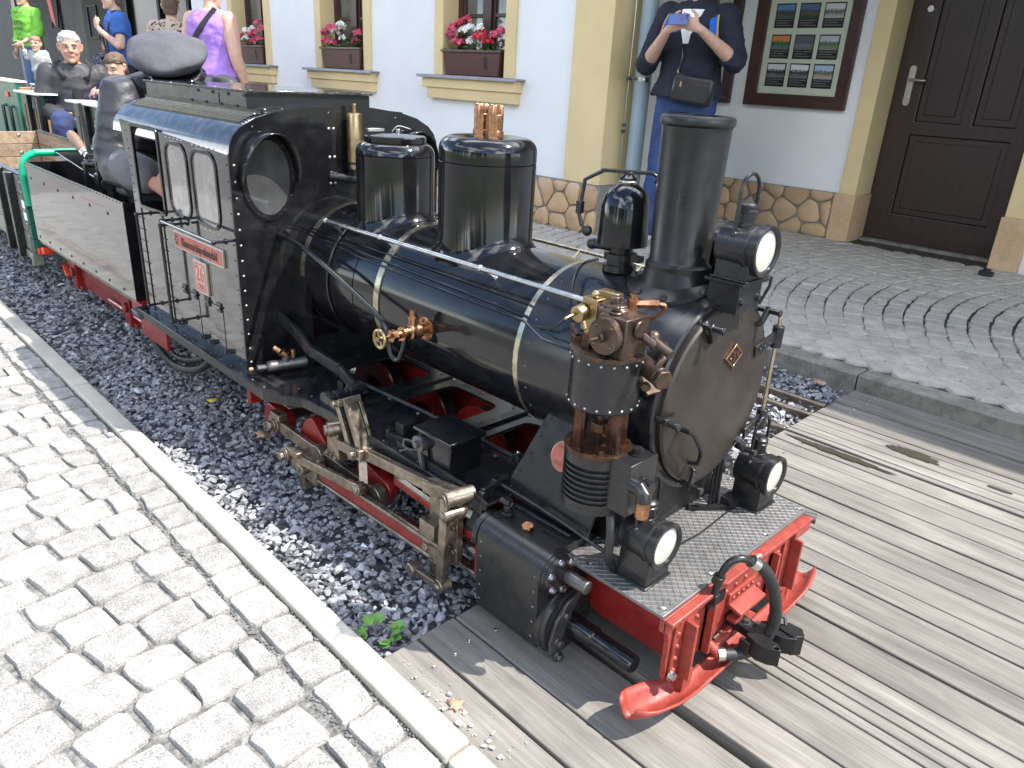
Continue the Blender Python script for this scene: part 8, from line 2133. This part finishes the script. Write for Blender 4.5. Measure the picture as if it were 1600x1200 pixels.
# bearded man at the terrace table
person('person', 'bearded man in dark dotted shirt sitting at the terrace table', (-12.9, 2.95, 0.47), rad(-40), seated(1.0, wl=(0.30, 0.10, 0.30), wr=(0.30, -0.12, 0.30)), dict(w=1.15, vox=0.014, skin=M_SKIN2, hair=H_DARK, beard=hairmat('brown_beard', (0.12, 0.07, 0.045)), shirt=(mat('dotted_navy', (0.012, 0.016, 0.045), 0.8, speck=0.0, dust=0.9, dustcol=(0.25, 0.27, 0.35), vscale=14), 0.4, -0.1, 0.014), trousers=(cloth('dark_trousers', (0.02, 0.022, 0.035)), 0.95, 0.012), shoes=M_BLACKPL))
tb = root('table', (-12.35, 2.5, 0.0), 'dark terrace table in front of the bearded man', 'table')
b = MB(); b.bb(-12.75, -12.0, 2.1, 2.9, 0.70, 0.735); part('tabletop', b, M_GRAPH, tb, bev=0.005)
for x in (-12.7, -12.05):
    for y in (2.15, 2.85):
        b = MB(); b.bb(x - 0.02, x + 0.02, y - 0.02, y + 0.02, 0.05, 0.699); part('leg', b, M_BLACKPL, tb)
ch = root('chair', (-12.95, 2.98, 0.0), 'dark terrace chair under the bearded man', 'chair')
b = MB(); b.bb(-13.18, -12.72, 2.76, 3.2, 0.43, 0.46); part('seat', b, M_BLACKPL, ch)
b = MB(); b.bb(-13.2, -13.17, 2.76, 3.2, 0.46, 0.85); part('backrest', b, M_BLACKPL, ch)
for x in (-13.15, -12.75):
    for y in (2.79, 3.17):
        b = MB(); b.bb(x - 0.016, x + 0.016, y - 0.016, y + 0.016, 0.05, 0.429); part('leg', b, M_BLACKPL, ch)
# boy in green, toddler
gb, c, f, u, l, G, D = person('person', 'boy in bright green printed sweatshirt holding the toddler', (-13.25, 2.02, 0.22), rad(-62), pose(0.97, el=(0.05, 0.24, 1.12), wl=(0.24, 0.12, 0.98), er=(-0.02, -0.24, 1.1), wr=(0.06, -0.24, 0.88)), dict(w=0.98, vox=0.013, hair=H_BROWN, shirt=(cloth('bright_green_sweatshirt', (0.19, 0.52, 0.06)), 0.82, -0.05, 0.018), shirt_name='sweatshirt', trousers=(cloth('mid_blue_jeans', (0.07, 0.13, 0.26)), 0.95, 0.012), shoes=M_BLACKPL))
TM = Matrix.Rotation(rad(-62), 4, 'Z') @ Matrix(((0, 0, 1, 0), (1, 0, 0, 0), (0, 1, 0, 0), (0, 0, 0, 1)))
for body, z, s in (('OUTDOOR', 1.33, 0.05), ('ic', 1.275, 0.035), ('FEIO-', 1.2, 0.085), ('NWAY', 1.12, 0.055), ('A', 1.05, 0.05), ('M  A', 0.99, 0.05)):
    T2 = TM.copy(); T2.translation = G((0.150, -0.03, z)); text('lettering', body, s, T2, M_LETTER, gb, 0.001)
person('person', 'toddler in a pale grey hooded jacket standing in front of the green boy', (-11.72, 1.70, 0.40), rad(-35), pose(0.46, er=(0.05, -0.26, 1.25), wr=(0.12, -0.30, 1.5), head=(0.04, 0, 1.62)), dict(k=0.5, hk=1.5, w=1.1, vox=0.009, hair=H_BLOND, hairstyle='short', shirt=(cloth('pale_grey_jacket', (0.42, 0.42, 0.40)), 0.95, -0.1, 0.012), shirt_name='jacket', trousers=(cloth('grey_trousers', (0.25, 0.24, 0.23)), 0.95, 0.008), shoes=M_WHITE))
bnch = root('bench', (-11.75, 1.70, 0.0), 'dark bench the toddler stands on', 'bench')
b = MB(); b.bb(-12.2, -11.3, 1.53, 1.88, 0.36, 0.40); part('seat', b, M_BLACKPL, bnch)
for x in (-12.1, -11.4):
    b = MB(); b.bb(x - 0.03, x + 0.03, 1.55, 1.86, 0.0, 0.36); part('leg', b, M_BLACKPL, bnch)
# greenery on the platform edge, fallen leaves, ballast plant
def leaf(name, loc, size, m, label, rz, pts=None):
    pts = pts or [(0, -0.5), (0.16, -0.3), (0.42, -0.32), (0.26, -0.05), (0.5, 0.18), (0.2, 0.16), (0.0, 0.55), (-0.2, 0.16), (-0.5, 0.18), (-0.26, -0.05), (-0.42, -0.32), (-0.16, -0.3)]
    b = MB(); n = len(pts); c0 = [(0, 0, 0.06)]
    vs = [(x, y, 0.05 * math.sin(6 * x + 4 * y)) for x, y in pts] + c0
    b.add(vs, [(k, (k + 1) % n, n) for k in range(n)], Matrix.Translation(loc) @ Matrix.Rotation(rz, 4, 'Z') @ Matrix.Scale(size, 4))
    o = part(name, b, m, None); tag(o, label, 'leaf'); md = o.modifiers.new('t', 'SOLIDIFY'); md.thickness = 0.0006
M_DRY = mat('dry_leaf', (0.36, 0.22, 0.14), 0.7, var=0.3, vscale=60); M_YLEAF = mat('yellow_leaf', (0.55, 0.40, 0.03), 0.5, var=0.2, vscale=60)
leaf('fallen_leaf', (-2.32, -0.27, 0.006), 0.045, M_YLEAF, 'small bright yellow leaf lying on the slate ballast', 0.5)
leaf('fallen_leaf', (-1.98, -0.265, 0.008), 0.06, M_DRY, 'brown dry star shaped leaf lying on the slate ballast', 2.2)
leaf('fallen_leaf', (-1.08, 1.62, 0.012), 0.06, M_DRY, 'brown dry leaf lying against the far kerb', 1.2)
leaf('fallen_leaf', (-0.775, -0.505, 0.004), 0.035, M_DRY, 'curled brown leaf scrap among stone chips on the deck', 1.9)
M_WEED = mat('weed_leaf', (0.09, 0.22, 0.03), 0.45, var=0.3, vscale=50)
pl = root('weed_plant', (-1.02, -0.50, -0.01), 'small bright green weed growing in the ballast at the kerb', 'plant')
rsw = random.Random(8)
for i in range(14):
    a = rsw.uniform(0, 6.28); s = rsw.uniform(0.018, 0.034); p0 = Vector((-1.02 + 0.015 * math.cos(a), -0.5 + 0.012 * math.sin(a), 0.0)); d = Vector((math.cos(a), math.sin(a), rsw.uniform(0.1, 0.5))).normalized(); sd = d.cross(Vector((0, 0, 1))).normalized() * s * 0.45
    b = MB(); p = p0 + d * 0.012
    b.add([p, p + d * s * 0.35 + sd, p + d * s * 0.75 + sd * 0.7, p + d * s, p + d * s * 0.75 - sd * 0.7, p + d * s * 0.35 - sd, p + d * s * 0.5 + Vector((0, 0, -0.004))], [(0, 1, 6), (1, 2, 6), (2, 3, 6), (3, 4, 6), (4, 5, 6), (5, 0, 6)])
    part('leaf', b, M_WEED, pl)

# step of the terrace the boy stands on, wood behind the photographer (it shows as reflections in the black paint)
b = MB(); b.bb(-14.2, -12.7, 1.85, 2.6, 0.0, 0.22); tag(part('terrace_step', b, M_GRAPH, None), None, None, kind='structure')
b = MB(); rt = random.Random(21); M_TREE = mat('tree_foliage', (0.035, 0.075, 0.018), 0.6, var=0.5, vscale=1.2)
for i in range(15):
    tx = -26 + 3.6 * i + rt.uniform(-1, 1); ty = -24 - rt.uniform(0, 6); th = rt.uniform(6.0, 9.5)
    b.cyl((tx, ty, -0.2), (tx, ty, th * 0.6), 0.22, 0.1, 8)
    for k in range(520):
        a = rt.uniform(0, 6.28); e = rt.uniform(-1, 1); q = rt.random() ** 0.4
        p = Vector((tx + 2.4 * q * math.cos(a) * math.sqrt(1 - e * e), ty + 2.0 * q * math.sin(a) * math.sqrt(1 - e * e), th * 0.55 + th * 0.45 * q * e)); s = rt.uniform(0.25, 0.5)
        d1 = Vector((rt.gauss(0, 1), rt.gauss(0, 1), rt.gauss(0, 1))).normalized(); d2 = d1.orthogonal().normalized()
        b.add([p - d1 * s, p + d2 * s * 0.6, p + d1 * s, p - d2 * s * 0.6], [(0, 1, 2, 3)])
part('wood', b, M_TREE, None, kind='stuff')
